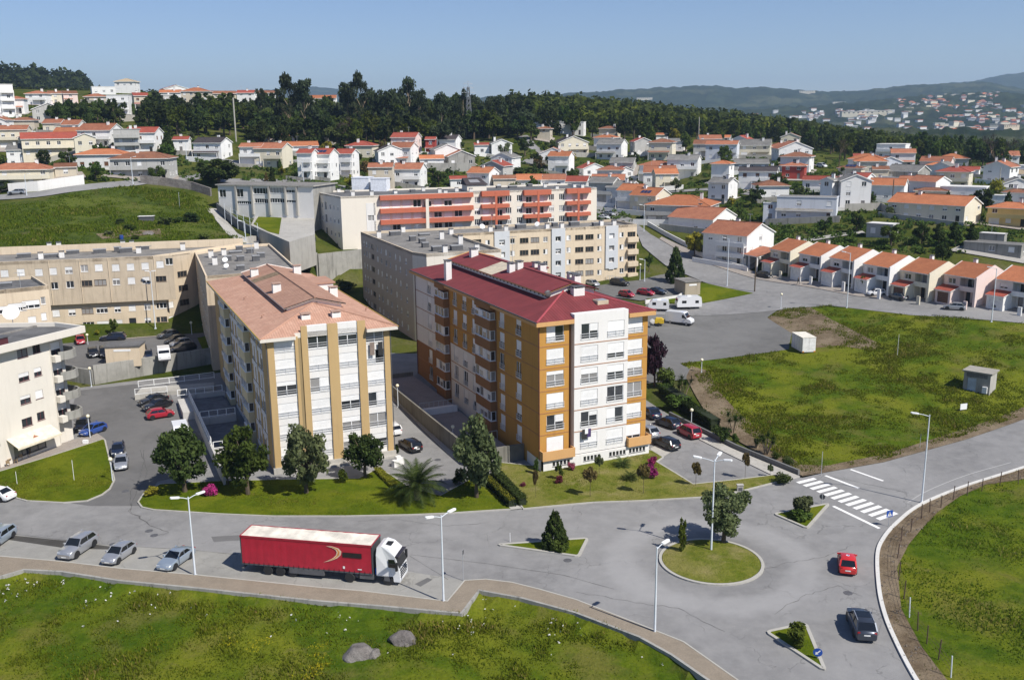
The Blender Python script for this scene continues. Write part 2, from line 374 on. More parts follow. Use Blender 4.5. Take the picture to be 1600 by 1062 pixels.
def grassland(name, cols, soil, soil_amt=0.5, scale=1.0, dry=None, dry_amt=0.0):
    # cols: dark, mid, light
    t = NT(name); p = t.pos(False)
    a = t.noise(p, 0.09 * scale, 6, 0.6, 0.4); b = t.noise(p, 0.55 * scale, 6, 0.65); f = t.noise(p, 3.5 * scale, 5, 0.7)
    col = t.mix(t.ramp(b, 0.3, 0.7), cols[0], cols[1])
    col = t.mix(t.math('MULTIPLY', t.ramp(a, 0.42, 0.62), 0.75), col, cols[2])
    if dry: col = t.mix(t.math('MULTIPLY', t.ramp(t.noise(t.vscale(p, (1, 1, 1)), 0.16 * scale, 6, 0.62, 0.3), 0.5, 0.66), dry_amt), col, dry)
    col = t.mix(t.math('MULTIPLY', t.ramp(t.noise(p, 0.24 * scale, 7, 0.7, 0.5), 0.60, 0.70), soil_amt), col, soil)
    col = t.mix(t.math('MULTIPLY', t.ramp(f, 0.4, 0.75), 0.5), col, tuple(x * 0.45 for x in cols[0]))
    h = t.math('ADD', t.math('MULTIPLY', f, 0.5), b)
    t.bump(h, 0.9, 0.25)
    return t.out(col, 0.95, 0, 0.02)
GR_FIELD=grassland('field_grass',((0.042,0.078,0.006),(0.088,0.126,0.009),(0.16,0.168,0.016)),(0.17,0.13,0.065),0.5,1.0,(0.15,0.125,0.04),0.5)
GR_LAWN = grassland('lawn_grass', ((0.066, 0.098, 0.006), (0.100, 0.132, 0.008), (0.15, 0.165, 0.013)), (0.16, 0.135, 0.04), 0.35, 1.6)
GR_DRY=grassland('dry_lawn_grass',((0.10,0.125,0.014),(0.16,0.165,0.03),(0.23,0.205,0.065)),(0.24,0.195,0.10),0.4,1.8,(0.27,0.225,0.10),0.6)
GR_HILL=grassland('hill_grass',((0.034,0.052,0.008),(0.062,0.080,0.011),(0.10,0.105,0.024)),(0.17,0.145,0.105),0.6,0.6,(0.14,0.125,0.06),0.4)
SOIL = grassland('bare_soil', ((0.12, 0.088, 0.057), (0.19, 0.145, 0.095), (0.26, 0.205, 0.14)), (0.06, 0.07, 0.02), 0.35, 2.2)
ASPH = asphalt('asphalt', (0.245, 0.24, 0.236), 1.0, 0.5, 0, (0.33, 0.322, 0.31))
ASPH_SIDE = asphalt('side_street_asphalt', (0.15, 0.146, 0.143), 1.3, 0.35, 31, (0.2, 0.195, 0.19))
ASPH_LOT = asphalt('car_park_asphalt', (0.165, 0.162, 0.155), 0.8, 0.4, 77, (0.22, 0.212, 0.2))
CONC_PARK = asphalt('pale_lay_by_asphalt', (0.30, 0.29, 0.265), 0.9, 0.5, 11, (0.36, 0.35, 0.32))
CONC = render_wall('concrete', (0.42, 0.40, 0.36), 0.55, (0.16, 0.15, 0.13))
CONC_SHADE = render_wall('shade_dark_weathered_concrete', (0.20, 0.19, 0.165), 0.9, (0.07, 0.065, 0.055))  # weathered concrete; the alley wall's shade is put into its dark base colour
CONC_OLD = render_wall('stained_concrete', (0.34, 0.33, 0.30), 0.9, (0.10, 0.095, 0.085))
KERB = render_wall('kerb_stone', (0.40, 0.385, 0.345), 0.6, (0.28, 0.26, 0.22))
def paver_mat(name, c, c2):
    t = NT(name); p = t.pos(False)
    br=t.n('ShaderNodeTexBrick',Scale=4.0);t.L.new(p,br.inputs['Vector']);t.put(br.inputs['Color1'],c);t.put(br.inputs['Color2'],c2);t.put(br.inputs['Mortar'],tuple(x*0.5 for x in c))
    br.inputs['Mortar Size'].default_value = 0.02
    col = t.mix(t.math('MULTIPLY', t.ramp(t.noise(p, 0.5, 6, 0.7), 0.4, 0.75), 0.5), br.outputs[0], tuple(x * 0.55 for x in c))
    t.bump(t.noise(p, 7, 4), 0.3, 0.02)
    return t.out(col, 0.92, 0, 0.2)
PAVER = paver_mat('brown_paving', (0.30, 0.25, 0.19), (0.24, 0.20, 0.155))
PAVE_GREY = paver_mat('grey_paving', (0.36, 0.32, 0.28), (0.30, 0.26, 0.23))
PATIO = paver_mat('patio_paving', (0.36, 0.31, 0.285), (0.31, 0.27, 0.25))
def paint(name, c):
    t = NT(name); p = t.pos(False)
    col = t.mix(t.ramp(t.noise(p, 3.5, 6, 0.75), 0.52, 0.72, 0, 0.55), c, (0.22, 0.21, 0.2)); return t.out(col, 0.7, 0, 0.3)
ROADPAINT = paint('road_paint', (0.78, 0.77, 0.74))
WHITE = render_wall('white_render', (0.73, 0.71, 0.68), 0.32, (0.5, 0.48, 0.44))
WHITE_H = render_wall('house_white_render', (0.82, 0.81, 0.785), 0.25, (0.46, 0.43, 0.38), 0.12)
CREAM_H = render_wall('house_cream_render', (0.72, 0.66, 0.52), 0.3, (0.42, 0.37, 0.28), 0.1)
GREY_H = render_wall('house_grey_render', (0.50, 0.49, 0.46), 0.5, (0.25, 0.24, 0.22), 0.15)
BLUE_H = render_wall('house_blue_grey_render', (0.63, 0.65, 0.69), 0.3, None, 0.05)
PINK_H = render_wall('house_pink_render', (0.72, 0.58, 0.53), 0.15)
RED_H = render_wall('house_red_render', (0.36, 0.065, 0.05), 0.3)
BEIGE_H = render_wall('house_beige_render', (0.60, 0.53, 0.42), 0.35, None, 0.1)
YEL_H = render_wall('house_yellow_render', (0.70, 0.52, 0.22), 0.25)
TAN = render_wall('tan_render', (0.56, 0.465, 0.345), 0.5, (0.20, 0.16, 0.115))
TAN_L = render_wall('tan_render_light', (0.66, 0.545, 0.40), 0.35, (0.28, 0.22, 0.15))
GREYBLUE = render_wall('grey_panel_render', (0.56, 0.575, 0.59), 0.2)
TAUPE = render_wall('taupe_render', (0.46, 0.385, 0.335), 0.3, (0.26, 0.22, 0.19))
CREAMW = render_wall('cream_render', (0.68, 0.635, 0.56), 0.22, (0.42, 0.38, 0.32))
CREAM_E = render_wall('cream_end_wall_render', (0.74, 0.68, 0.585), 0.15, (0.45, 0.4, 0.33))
OCHRE = render_wall('ochre_render', (0.48, 0.335, 0.16), 0.3, (0.30, 0.20, 0.09))
OCHRE_SHADE = render_wall('recess_shade_render', (0.30, 0.225, 0.12), 0.3)
ORANGE = render_wall('orange_render', (0.49, 0.255, 0.062), 0.4, (0.29, 0.15, 0.04))
ORANGE_L = render_wall('light_orange_render', (0.58, 0.335, 0.14), 0.25)
BROWN = render_wall('brown_bay_render', (0.29, 0.145, 0.06), 0.3, (0.2, 0.1, 0.05))
STRIPE = simple('brown_band_paint', (0.34, 0.16, 0.07), 0.8)
REDPAINT = render_wall('brick_red_render', (0.50, 0.145, 0.085), 0.25, (0.3, 0.09, 0.06))
BAYCREAM = render_wall('bay_cream_render', (0.66, 0.57, 0.36), 0.25)
TILE_O = roof_tiles('orange_roof_tiles', (0.40, 0.165, 0.093), (0.31, 0.12, 0.07), 0.35)
TILE_BO = roof_tiles('bright_orange_roof_tiles', (0.48, 0.18, 0.083), (0.40, 0.145, 0.068), 0.22)
TILE_R = roof_tiles('red_roof_tiles', (0.36, 0.085, 0.055), (0.28, 0.07, 0.05), 0.3)
TILE_B = roof_tiles('brown_roof_tiles', (0.28, 0.125, 0.07), (0.20, 0.09, 0.055), 0.5)
TILE_D = roof_tiles('dark_roof_tiles', (0.075, 0.06, 0.06), (0.055, 0.048, 0.05), 0.2)
TILE_G = roof_tiles('grey_roof_sheets', (0.24, 0.23, 0.215), (0.17, 0.165, 0.155), 0.5, 0.18)
TILE_T = roof_tiles('tan_roof_tiles', (0.45, 0.36, 0.24), (0.38, 0.30, 0.2), 0.3)
TILE_PK = roof_tiles('salmon_roof_tiles', (0.50, 0.30, 0.215), (0.42, 0.235, 0.165), 0.35, 0.32, 0.9)
TILE_CR = roof_tiles('crimson_roof_sheets', (0.225, 0.048, 0.052), (0.18, 0.040, 0.044), 0.15, 0.42, 0.9, 30.0)
def flat_roof(name, c):
    t = NT(name); p = t.pos(False)
    col = t.mix(t.ramp(t.noise(p, 0.35, 6, 0.65), 0.3, 0.7), tuple(x * 0.65 for x in c), c)
    col = t.mix(t.math('MULTIPLY', t.ramp(t.noise(p, 6, 4, 0.8), 0.45, 0.75), 0.4), col, tuple(x * 0.45 for x in c))
    sx = t.n('ShaderNodeTexBrick', Scale=0.22); t.L.new(p, sx.inputs[0]); sx.inputs['Mortar Size'].default_value = 0.006
    t.put(sx.inputs['Color1'], (1, 1, 1)); t.put(sx.inputs['Color2'], (0.9, 0.9, 0.9)); t.put(sx.inputs['Mortar'], (0.6, 0.6, 0.6))
    col = t.mix(1.0, col, sx.outputs[0], 'MULTIPLY'); t.bump(t.noise(p, 8, 4), 0.3, 0.03)
    return t.out(col, 0.95, 0, 0.15)
FELT = flat_roof('grey_roof_felt', (0.27, 0.255, 0.235)); FELT_D = flat_roof('dark_roof_felt', (0.17, 0.168, 0.168))
METAL = simple('galvanised_metal', (0.55, 0.57, 0.6), 0.45, 0.6, 0.5, 0.08)
POLE = simple('pale_grey_pole_paint', (0.62, 0.66, 0.70), 0.5, 0.0, 0.5, 0.06)
WPLAST = simple('white_plastic', (0.8, 0.8, 0.79), 0.4, 0, 0.5, 0.04)
SHUT = simple('white_roller_shutter', (0.77, 0.76, 0.74), 0.55, 0, 0.4, 0.05, 1.5, True, 0.07)
RAILM = simple('grey_rail_paint', (0.60, 0.60, 0.6), 0.5, 0.2, 0.5, 0.06)
BLACK = simple('black_plastic', (0.018, 0.018, 0.019), 0.5, 0, 0.4)
DGREY = simple('dark_grey_metal', (0.10, 0.10, 0.105), 0.6, 0.1, 0.4)
MAROON = simple('maroon_window_frame', (0.10, 0.03, 0.035), 0.5)
GREENP = render_wall('green_balcony_paint', (0.14, 0.20, 0.065), 0.5, (0.06, 0.085, 0.04))
BRSHUT = simple('brown_shutter', (0.16, 0.075, 0.04), 0.6)
def glass(name, c, rough=0.06):
    t = NT(name); r = t.n('ShaderNodeObjectInfo').outputs['Random']
    col = t.mix(r, tuple(x * 0.5 for x in c), c); return t.out(col, rough, 0, 0.8)
GLASS = glass('window_glass', (0.035, 0.04, 0.046)); GLASS_C = glass('curtained_glass', (0.34, 0.33, 0.32), 0.15)
CARGLASS = glass('car_glass', (0.012, 0.014, 0.016), 0.04)
STONE = grassland('granite', ((0.15, 0.135, 0.125), (0.24, 0.215, 0.2), (0.30, 0.28, 0.26)), (0.10, 0.085, 0.04), 0.8, 4.0)
BARK = simple('bark', (0.11, 0.085, 0.06), 0.95, 0, 0.1, 0.35, 4)
BARK_P = simple('pale_bark', (0.28, 0.22, 0.15), 0.95, 0, 0.1, 0.3, 4)
# ---------------------------------------------------------------- ground
def axis(lo, hi, a, b, st, grow=1.16):
    xs = list(np.arange(a, b + 1e-6, st)); d = st; x = a
    L = []
    while x > lo: d *= grow; x -= d; L.append(x)
    d = st; x = b; R = []
    while x < hi: d *= grow; x += d; R.append(x)
    return np.array(L[::-1] + xs + R)
gx = axis(-9000, 9000, -180, 210, 2.5); gy = axis(-400, 9000, 56, 340, 2.5)
X, Y = np.meshgrid(gx, gy); Z = terr(X.ravel(), Y.ravel()).reshape(X.shape) - 0.12 - 0.6 * (Y.ravel() < 112).reshape(X.shape)
far = np.clip((np.hypot(X, Y) - 1500) / 1500, 0, 1); Z = Z * (1 - far)
nx, ny = len(gx), len(gy)
I = np.arange(nx * ny).reshape(ny, nx)
F = np.stack([I[:-1, :-1], I[:-1, 1:], I[1:, 1:], I[1:, :-1]], -1).reshape(-1, 4)
ground = link('ground', npmesh('ground', np.stack([X.ravel(), Y.ravel(), Z.ravel()], -1), F, GR_HILL, smooth=True)); tag(ground, kind='structure')
def smooth_path(pts, n=6, closed=False):
    P = [np.array(p, float) for p in pts]; out = []; N = len(P)
    R = range(N if closed else N - 1)
    for i in R:
        a = P[(i - 1) % N] if (closed or i > 0) else P[i] * 2 - P[i + 1]; b = P[i]; c = P[(i + 1) % N]
        d = P[(i + 2) % N] if (closed or i + 2 < N) else P[i + 1] * 2 - P[i]
        for k in range(n):
            t = k / n
            out.append(0.5 * ((2 * b) + (c - a) * t + (2 * a - 5 * b + 4 * c - d) * t * t + (3 * b - a - 3 * c + d) * t ** 3))
    if not closed: out.append(P[-1])
    return out
def pxs(pts): return [G(x, y).to_2d() for x, y in pts]
def sheet(name, poly, off, mat, grid=3.0, skirt=0.0, kind='structure', fn=None, parent=None):
    poly = [Vector((p[0], p[1])) for p in poly]
    # densify the outline
    out = []
    for a, b in zip(poly, poly[1:] + poly[:1]):
        n = max(1, int((b - a).length / grid))
        out += [a + (b - a) * (k / n) for k in range(n)]
    x0 = min(p.x for p in out); x1 = max(p.x for p in out); y0 = min(p.y for p in out); y1 = max(p.y for p in out)
    arr = np.array([(p.x, p.y) for p in out])
    gxx, gyy = np.meshgrid(np.arange(x0 + grid / 2, x1, grid), np.arange(y0 + grid / 2, y1, grid)); q = np.stack([gxx.ravel(), gyy.ravel()], -1)
    ins = inside(q, arr)
    q = q[ins]
    if len(q):
        dmin=np.concatenate([np.sqrt(((q[i:i+2000,None]-arr[None])**2).sum(-1)).min(1) for i in range(0,len(q),2000)]);q=q[dmin>grid*0.35]
    vs = [Vector(p) for p in arr] + [Vector(p) for p in q]; n = len(out)
    r = delaunay_2d_cdt(vs, [], [list(range(n))], 1, 1e-5)
    V = np.array([(v.x, v.y) for v in r[0]]); z = (terr(V[:, 0], V[:, 1]) if fn is None else fn(V[:, 0], V[:, 1])) + off
    me = bpy.data.meshes.new(name); fs = [list(f) for f in r[2]]
    verts = [(*V[i], z[i]) for i in range(len(V))]
    if skirt:
        from collections import Counter
        ec = Counter()
        for f in fs:
            for a, b in zip(f, f[1:] + f[:1]): ec[(min(a, b), max(a, b))] += 1
        mp = {}
        for f in list(fs):
            for a, b in zip(f, f[1:] + f[:1]):
                if ec[(min(a, b), max(a, b))] == 1:
                    for k in (a, b):
                        if k not in mp: mp[k] = len(verts); verts.append((verts[k][0], verts[k][1], verts[k][2] - skirt))
                    fs.append([a, mp[a], mp[b], b])
    me.from_pydata(verts, [], fs)
    for m in (mat if isinstance(mat, (list, tuple)) else [mat]): me.materials.append(m)
    if fn is None or True: pass
    o = link(name, me, parent)
    if kind: tag(o, kind=kind)
    return o
def inside(q, poly):
    x, y = q[:, 0], q[:, 1]; r = np.zeros(len(q), bool); n = len(poly); j = n - 1
    for i in range(n):
        c=((poly[i,1]>y)!=(poly[j,1]>y))&(x<(poly[j,0]-poly[i,0])*(y-poly[i,1])/(poly[j,1]-poly[i,1]+1e-12)+poly[i,0])
        r ^= c; j = i
    return r
def strip(name, path, w, z0, z1, mat, closed=False, kind='structure', side=0.0, parent=None, st=1.5, level=None):
    # a kerb or low wall running along a path (world xy), draped on the ground
    P = [Vector((p[0], p[1])) for p in path]; Q = []
    for a, b in zip(P, P[1:] + (P[:1] if closed else [])):
        n = max(1, int((b - a).length / st)); Q += [a + (b - a) * (k / n) for k in range(n)]
    if not closed: Q.append(P[-1])
    N = len(Q); mb = MB(); rows = []
    for i, p in enumerate(Q):
        a = Q[(i - 1) % N] if (closed or i) else p; b = Q[(i + 1) % N] if (closed or i < N - 1) else p
        d = (b - a).normalized(); nn = Vector((-d.y, d.x)); l = p + nn * (w / 2 + side); r = p - nn * (w / 2 - side)
        z = tz(p.x, p.y) if level is None else level
        rows.append([mb.P((l.x, l.y, z + z0)), mb.P((l.x, l.y, z + z1)), mb.P((r.x, r.y, z + z1)), mb.P((r.x, r.y, z + z0))])
    for i in range(N if closed else N - 1):
        a, b = rows[i], rows[(i + 1) % N]
        for k in range(3): mb.f.append([a[k], b[k], b[k + 1], a[k + 1]]); mb.m.append(0)
    if not closed:
        mb.f.append(rows[0]); mb.f.append(rows[-1][::-1]); mb.m += [0, 0]
    o = mb.build(name, mat, parent)
    if kind: tag(o, kind=kind)
    return o
# --- carriageways: one asphalt sheet under the near streets, lawns and islands raised upon it
kerb_r=smooth_path([np.array(unp(x,y,0)[:2]) for x,y in ((1640,716),(1578,736),(1500,761),(1436,788),(1400,815),(1378,840),(1368,866),(1370,918),(1379,960),(1396,1002),(1424,1056),(1460,1110))],6)
path_up=[(-200,850),(0,870),(94,878),(187,889),(303,899),(500,919),(562,924),(699,940.5),(726,908),(759,906),(800,911),(844,922),(900,938),(1000,977),(1068,1004),(1150,1062),(1210,1110)]
pu = [Gz(x, y).to_2d() for x, y in path_up]
near_top=pxs([(1640,634),(1508,682),(1381,720),(1288,738),(1254,746),(1240,745),(1130,690),(1060,656),(1010,625)])+[Vector((14,166)),Vector((-30,172))]+pxs([(335,583),(230,592),(120,606),(-80,640)])
road = sheet('road', pu + [Vector(p) for p in kerb_r[::-1]] + near_top, 0.0, ASPH, 3.0)
side_street=sheet('side_street',[p for p in pxs([(100,784),(140,790),(222,790),(246,752),(300,740),(345,712),(282,650),(262,606),(210,600),(120,610),(110,650),(135,684),(166,688),(171,713),(180,752),(162,772),(136,782)])],0.006,ASPH_SIDE,3)
lay_by=sheet('lay_by',[Gz(x,y).to_2d() for x,y in [(-200,815),(0,833),(156,850),(300,859),(430,869),(640,893),(726,906)]]+[p for p in pu[:8]][::-1],0.006,CONC_PARK,3)
gutter=sheet('gutter',[Gz(x,y).to_2d() for x,y in [(-80,828),(0,834),(110,845),(178,854),(178,858),(110,857),(75,852),(0,841),(-80,834)]],0.010,asphalt('wet_gutter',(0.07,0.065,0.058),0.4,0.15),3)
footpath = sheet('footpath', pu + [Vector((p[0], p[1])) for p in _EE[::-1]], 0.13, PAVER, 2.0, fn=lambda x, y: np.zeros(len(x)))
kerb = strip('kerb', pu, 0.15, -0.05, 0.15, KERB)
path_wall = strip('retaining_wall', [Vector((p[0], p[1])) for p in _EE], 0.25, -1.0, 0.16, CONC_OLD, side=-0.1, level=0.0)
tag(path_wall, kind='structure')
kerb2 = strip('kerb', kerb_r, 0.36, -0.1, 0.17, render_wall('pale_kerb', (0.60, 0.585, 0.55), .4), side=0.18)
# --- the meadows
meadow = sheet('meadow', [Vector((p[0], p[1])) for p in _EE] + [Vector((70, 40)), Vector((-90, 40))], -0.02, GR_FIELD, 1.6)
E2=pxs([(1640,722),(1600,748),(1540,757),(1500,775),(1465,800),(1440,826),(1420,850),(1402,885),(1408,950),(1440,1010),(1480,1062)])
verge = sheet('dirt_verge', [Vector(p) for p in kerb_r] + E2[::-1] + [], 0.03, SOIL, 2.0)
right_meadow = sheet('meadow', E2 + [Vector((60, 40)), Vector((140, 40)), Vector((140, 120))], 0.0, GR_FIELD, 2.0)
field_edge=pxs([(1640,632),(1508,680),(1381,718),(1288,735),(1250,738),(1185,690),(1130,650),(1100,610),(1085,585),(1063,568),(1161,556),(1232,546),(1237,521),(1199,496),(1225,482),(1297,477),(1424,492),(1640,508)])
field = sheet('field', field_edge, 0.03, GR_FIELD, 3.0)
soil_edge=sheet('soil_bank',pxs([(1640,640),(1600,655),(1508,687),(1381,722),(1290,738),(1254,744),(1210,722),(1155,690),(1110,655),(1085,615),(1072,590),(1080,572),(1108,580),(1118,605),(1140,630),(1185,672),(1218,700),(1250,726),(1290,728),(1381,710),(1508,670),(1600,636),(1640,622)]),0.06,SOIL,2.0)
dug=sheet('dug_earth',pxs([(1199,497),(1222,484),(1262,478),(1300,500),(1378,540),(1362,548),(1310,540),(1262,545),(1240,545),(1237,521)]),0.06,SOIL,2.0)
left_field=sheet('left_field',pxs([(-80,395),(380,382),(340,350),(322,310),(280,298),(210,290),(150,293),(60,312),(-80,330)]),0.05,grassland('terrace_grass',((0.035,0.055,0.011),(0.065,0.09,0.016),(0.11,0.13,0.024)),(0.11,0.085,0.05),0.5,0.8,(0.11,0.095,0.035),0.6),4.0)
# --- upper car park and the street of terraced houses
lot=sheet('car_park',pxs([(985,505),(1016,470),(1020,474),(1090,476),(1176,461),(1232,470),(1216,484),(1199,496),(1237,521),(1232,546),(1161,556),(1063,568),(1085,580),(1080,592),(1000,600)])+[Vector((14,166)),Vector((14,190))],0.05,ASPH_LOT,2.5)
upper_street=sheet('street',pxs([(1640,510),(1424,493),(1297,478),(1241,482),(1180,489),(1086,494),(1020,492),(1020,484),(1090,476),(1176,459),(1104,443),(1062,425),(1040,415),(1004,385),(996,366),(975,345),(988,345),(1016,366),(1060,392),(1110,414),(1182,437),(1339,464),(1640,493)]),0.10,ASPH,2.5)
pavement=sheet('pavement',pxs([(1640,493),(1339,464),(1182,437),(1110,414),(1060,392),(1030,374),(1034,371),(1064,385),(1112,405),(1190,428),(1300,445),(1400,462),(1500,474),(1640,486)]),0.22,PAVE_GREY,2.5,skirt=0.3)
grass_corner=sheet('lawn',pxs([(1098,443),(1104,444),(1176,459),(1090,474),(1020,473),(1010,468),(1060,464)]),0.2,GR_LAWN,2.0,skirt=0.3)
back_lot=sheet('car_park',pxs([(930,447),(1000,438),(1030,430),(1062,425),(1075,440),(1060,463),(1000,470),(930,462)]),0.10,ASPH_LOT,2.5)
# --- lawns of the near blocks
lawn_a=pxs([(-90,752),(0,737),(80,713),(160,687),(164,688),(170,713),(179,750),(172,764),(160,773),(136,783),(99,786),(42,783),(24,778),(0,770),(-90,765)])
lawn1 = sheet('lawn', lawn_a, 0.12, GR_LAWN, 2.0, skirt=0.2)
strip('kerb', lawn_a, 0.2, -0.05, 0.14, KERB, closed=True)
lawn_b=pxs([(216,785),(222,793),(240,797),(340,803.5),(425,807),(538,807),(640,805),(700,802.5),(799,796),(748,742),(688,775),(640,762),(610,742),(590,733),(560,748),(428,750),(345,752),(250,757),(226,770)])
lawn2 = sheet('lawn', lawn_b, 0.12, GR_LAWN, 2.0, skirt=0.2)
strip('kerb', lawn_b, 0.2, -0.05, 0.14, KERB, closed=True)
lawn_c=pxs([(818,795.5),(926,785.5),(1000,783),(1087,778),(1112,776.5),(1165,766),(1224,751),(1214,742),(1150,750),(1083,757),(1056,740),(1026,722),(1036,715),(1020,705),(1005,700),(848,730),(770,722),(775,745)])
lawn3 = sheet('lawn', lawn_c, 0.12, GR_DRY, 2.0, skirt=0.2)
strip('kerb', lawn_c, 0.2, -0.05, 0.14, KERB, closed=True)
garden_path = sheet('garden_path', pxs([(799, 797), (816, 795), (762, 740), (748, 742)]), 0.10, CONC, 2.0)
# yard walks in front of the cream block
plaza=sheet('pavement',pxs([(-90,752),(-90,730),(0,722),(48,708),(120,686),(150,676),(164,686),(80,713),(0,737)]),0.11,PAVE_GREY,2.0,skirt=0.15)
forecourt = sheet('pavement', pxs([(1019, 706), (1036, 714), (1062, 698), (1040, 690), (1016, 700)]), 0.05, CONC, 2.0)
slip_walk=sheet('pavement',pxs([(1250,745),(1225,752),(1130,706),(1085,683),(1040,655),(1046,652),(1094,676),(1150,704)]),0.12,CONC,2.0,skirt=0.15)
alley_walk=sheet('pavement',pxs([(708,716),(690,700),(640,648),(612,622),(617,619),(652,648),(700,690),(716,708)]),0.12,CONC,2.0,skirt=0.15)
# --- roundabout and splitter islands
rc = unp(1111, 875.5, 0.1)[:2]; RR = 5.05
circ = [(rc[0] + RR * math.cos(t), rc[1] + RR * math.sin(t)) for t in np.linspace(0, 2 * math.pi, 49)[:-1]]
isl=sheet('roundabout_island',[(rc[0]+4.85*math.cos(t),rc[1]+4.85*math.sin(t)) for t in np.linspace(0,2*math.pi,49)[:-1]],0.02,GR_DRY,1.0,
            fn=lambda x, y: 0.13 + 0.25 * np.clip(1 - ((x - rc[0]) ** 2 + (y - rc[1]) ** 2) / 23.5, 0, 1))
strip('kerb', circ, 0.3, -0.05, 0.16, KERB, closed=True)
def island(pts):
    P = [Gz(x, y, 0.12).to_2d() for x, y in pts]
    Q = []
    for i in range(len(P)):                      # rounded corners
        a, b, c = P[i - 1], P[i], P[(i + 1) % len(P)]
        k = 0.35; u = (a - b).normalized() * k; v = (c - b).normalized() * k
        Q += [b + u, b + (u + v) * 0.3, b + v]
    sheet('traffic_island', Q, 0.12, GR_LAWN, 1.0); strip('kerb', Q, 0.3, -0.05, 0.15, KERB, closed=True)
island([(1210, 802), (1295, 786), (1261, 824)]); island([(777, 850), (918, 840), (904, 868)]); island([(1198, 986), (1259, 973), (1289, 1046)])
# --- painted markings
L0, L1, R0, R1 = (Gz(1243.7, 752.8).to_2d(), Gz(1374.9, 812.5).to_2d(), Gz(1271, 746).to_2d(), Gz(1403.9, 802.3).to_2d())
cw = MB()
for i in range(12):
    a, b = i / 11.55, (i + 0.55) / 11.55
    q = [L0.lerp(L1, a), L0.lerp(L1, b), R0.lerp(R1, b), R0.lerp(R1, a)]
    cw.face([(p.x, p.y, 0.012) for p in q])
tag(cw.build('zebra_crossing', ROADPAINT), kind='structure')
def line(p, q, w, name='road_marking'):
    a, b = Gz(*p), Gz(*q); d = (b - a).normalized(); n = Vector((-d.y, d.x, 0)) * w / 2
    m = MB(); m.face([(v.x, v.y, 0.012) for v in (a - n, b - n, b + n, a + n)]); tag(m.build(name, ROADPAINT), kind='structure')
line((1289.7, 742.6), (1341.9, 762.4), 0.42); line((1329, 733), (1380, 751), 0.36); line((1302, 790.3), (1374, 825), 0.42)
faint = paint('worn_road_paint', (0.36, 0.355, 0.34))
def pline(pts, w):
    P = smooth_path([np.array(unp(x, y, 0)[:2]) for x, y in pts], 5); m = MB()
    for a, b in zip(P, P[1:]):
        d = (b - a) / np.linalg.norm(b - a); n = np.array([-d[1], d[0]]) * w / 2
        m.face([(*(a - n), 0.012), (*(b - n), 0.012), (*(b + n), 0.012), (*(a + n), 0.012)])
    tag(m.build('road_marking', faint), kind='structure')
pline([(1580, 722), (1510, 742), (1450, 766), (1418, 785)], 0.14)
# cracks and sealed joints
tar = simple('dark_joint', (0.06, 0.058, 0.055), .9)
def crack(pts, w, jit, name='road_crack', n=7):
    R_ = random.Random(len(pts)); P = [np.array(unp(x + R_.uniform(-jit, jit), y + R_.uniform(-jit, jit) * .6, 0)[:2]) for x, y in pts]; Q = []
    for a, b in zip(P, P[1:]):
        for k in range(n): Q.append(a + (b - a) * k / n + np.array([R_.uniform(-1, 1), R_.uniform(-1, 1)]) * (.16 if jit else .02))
    Q.append(P[-1]); m = MB(); w *= .7
    for a,b in zip(Q,Q[1:]):d=(b-a)/(np.linalg.norm(b-a)+1e-6);nn=np.array([-d[1],d[0]])*w*R_.uniform(.3,1.0)/2;m.face([(*(a-nn),.0135),(*(b-nn),.0135),(*(b+nn),.0135),(*(a+nn),.0135)])
    tag(m.build(name, tar), kind='structure')
for off in (0,9):crack([(181+off,611),(184+off,634),(195+off,645),(203+off,679),(215+off,693),(226,721),(232-off,736),(223-off,752),(215-off,770),(203+off*.3,797),(232,818),(262,832),(240,836)],.09,2)
crack([(25,834),(156,850),(300,859),(372,866)],.12,0);crack([(640,866),(760,880),(880,898),(960,920)],.09,0);crack([(640,868),(700,905)],.1,0);crack([(1170,900),(1230,880),(1290,870),(1330,850)],.08,3);crack([(1210,960),(1260,930),(1310,915),(1345,930)],.08,3);crack([(1290,742),(1420,770)],.08,0)
crack([(560, 815), (620, 812), (700, 822), (760, 815)], .09, 3); crack([(900, 925), (980, 940), (1060, 950), (1130, 985)], .08, 3)
for q in ([(648,912),(668,902),(676,905),(657,916)],[(330,838),(400,834),(402,842),(334,846)]):sheet('road_patch',[Gz(x,y).to_2d() for x,y in q],.010,ASPH_SIDE,2)
# --- roads between the houses up the hill (draped), with their verges
def lane(name, px, w, mat=ASPH, off=0.1, world=None):
    P = smooth_path([np.array(G(x, y)[:2]) for x, y in px], 5) if world is None else world; L, R = [], []
    for i, p in enumerate(P):
        d = P[min(i + 1, len(P) - 1)] - P[max(i - 1, 0)]; d = d / np.linalg.norm(d); n = np.array([-d[1], d[0]]) * w / 2
        L.append(Vector(p + n)); R.append(Vector(p - n))
    return sheet(name, L + R[::-1], off, mat, 2.5)
lane('street', [(-60, 315), (40, 306), (110, 296), (200, 287), (232, 282), (290, 280), (330, 270)], 5.5)
lane('street', [(340, 282), (420, 283), (520, 292), (600, 300), (700, 305), (800, 300), (900, 312), (975, 345)], 6)
lane('street', [(1372, 312), (1388, 296), (1392, 275), (1385, 262)], 6)
lane('street', [(820, 255), (850, 242), (830, 228), (815, 212)], 5)
lane('street', [(1040, 300), (1120, 296), (1200, 304), (1290, 290), (1340, 282)], 4.5)
lane('footpath', [(330, 326), (352, 352), (380, 376), (420, 398)], 2.6, CONC, 0.12)
lane('footpath', [(1160, 392), (1200, 385), (1290, 371), (1350, 363)], 3.0, CONC, 0.12)
lane('street', [(180, 232), (120, 236), (20, 244)], 5); lane('street', [(330, 250), (420, 258), (480, 250)], 5)
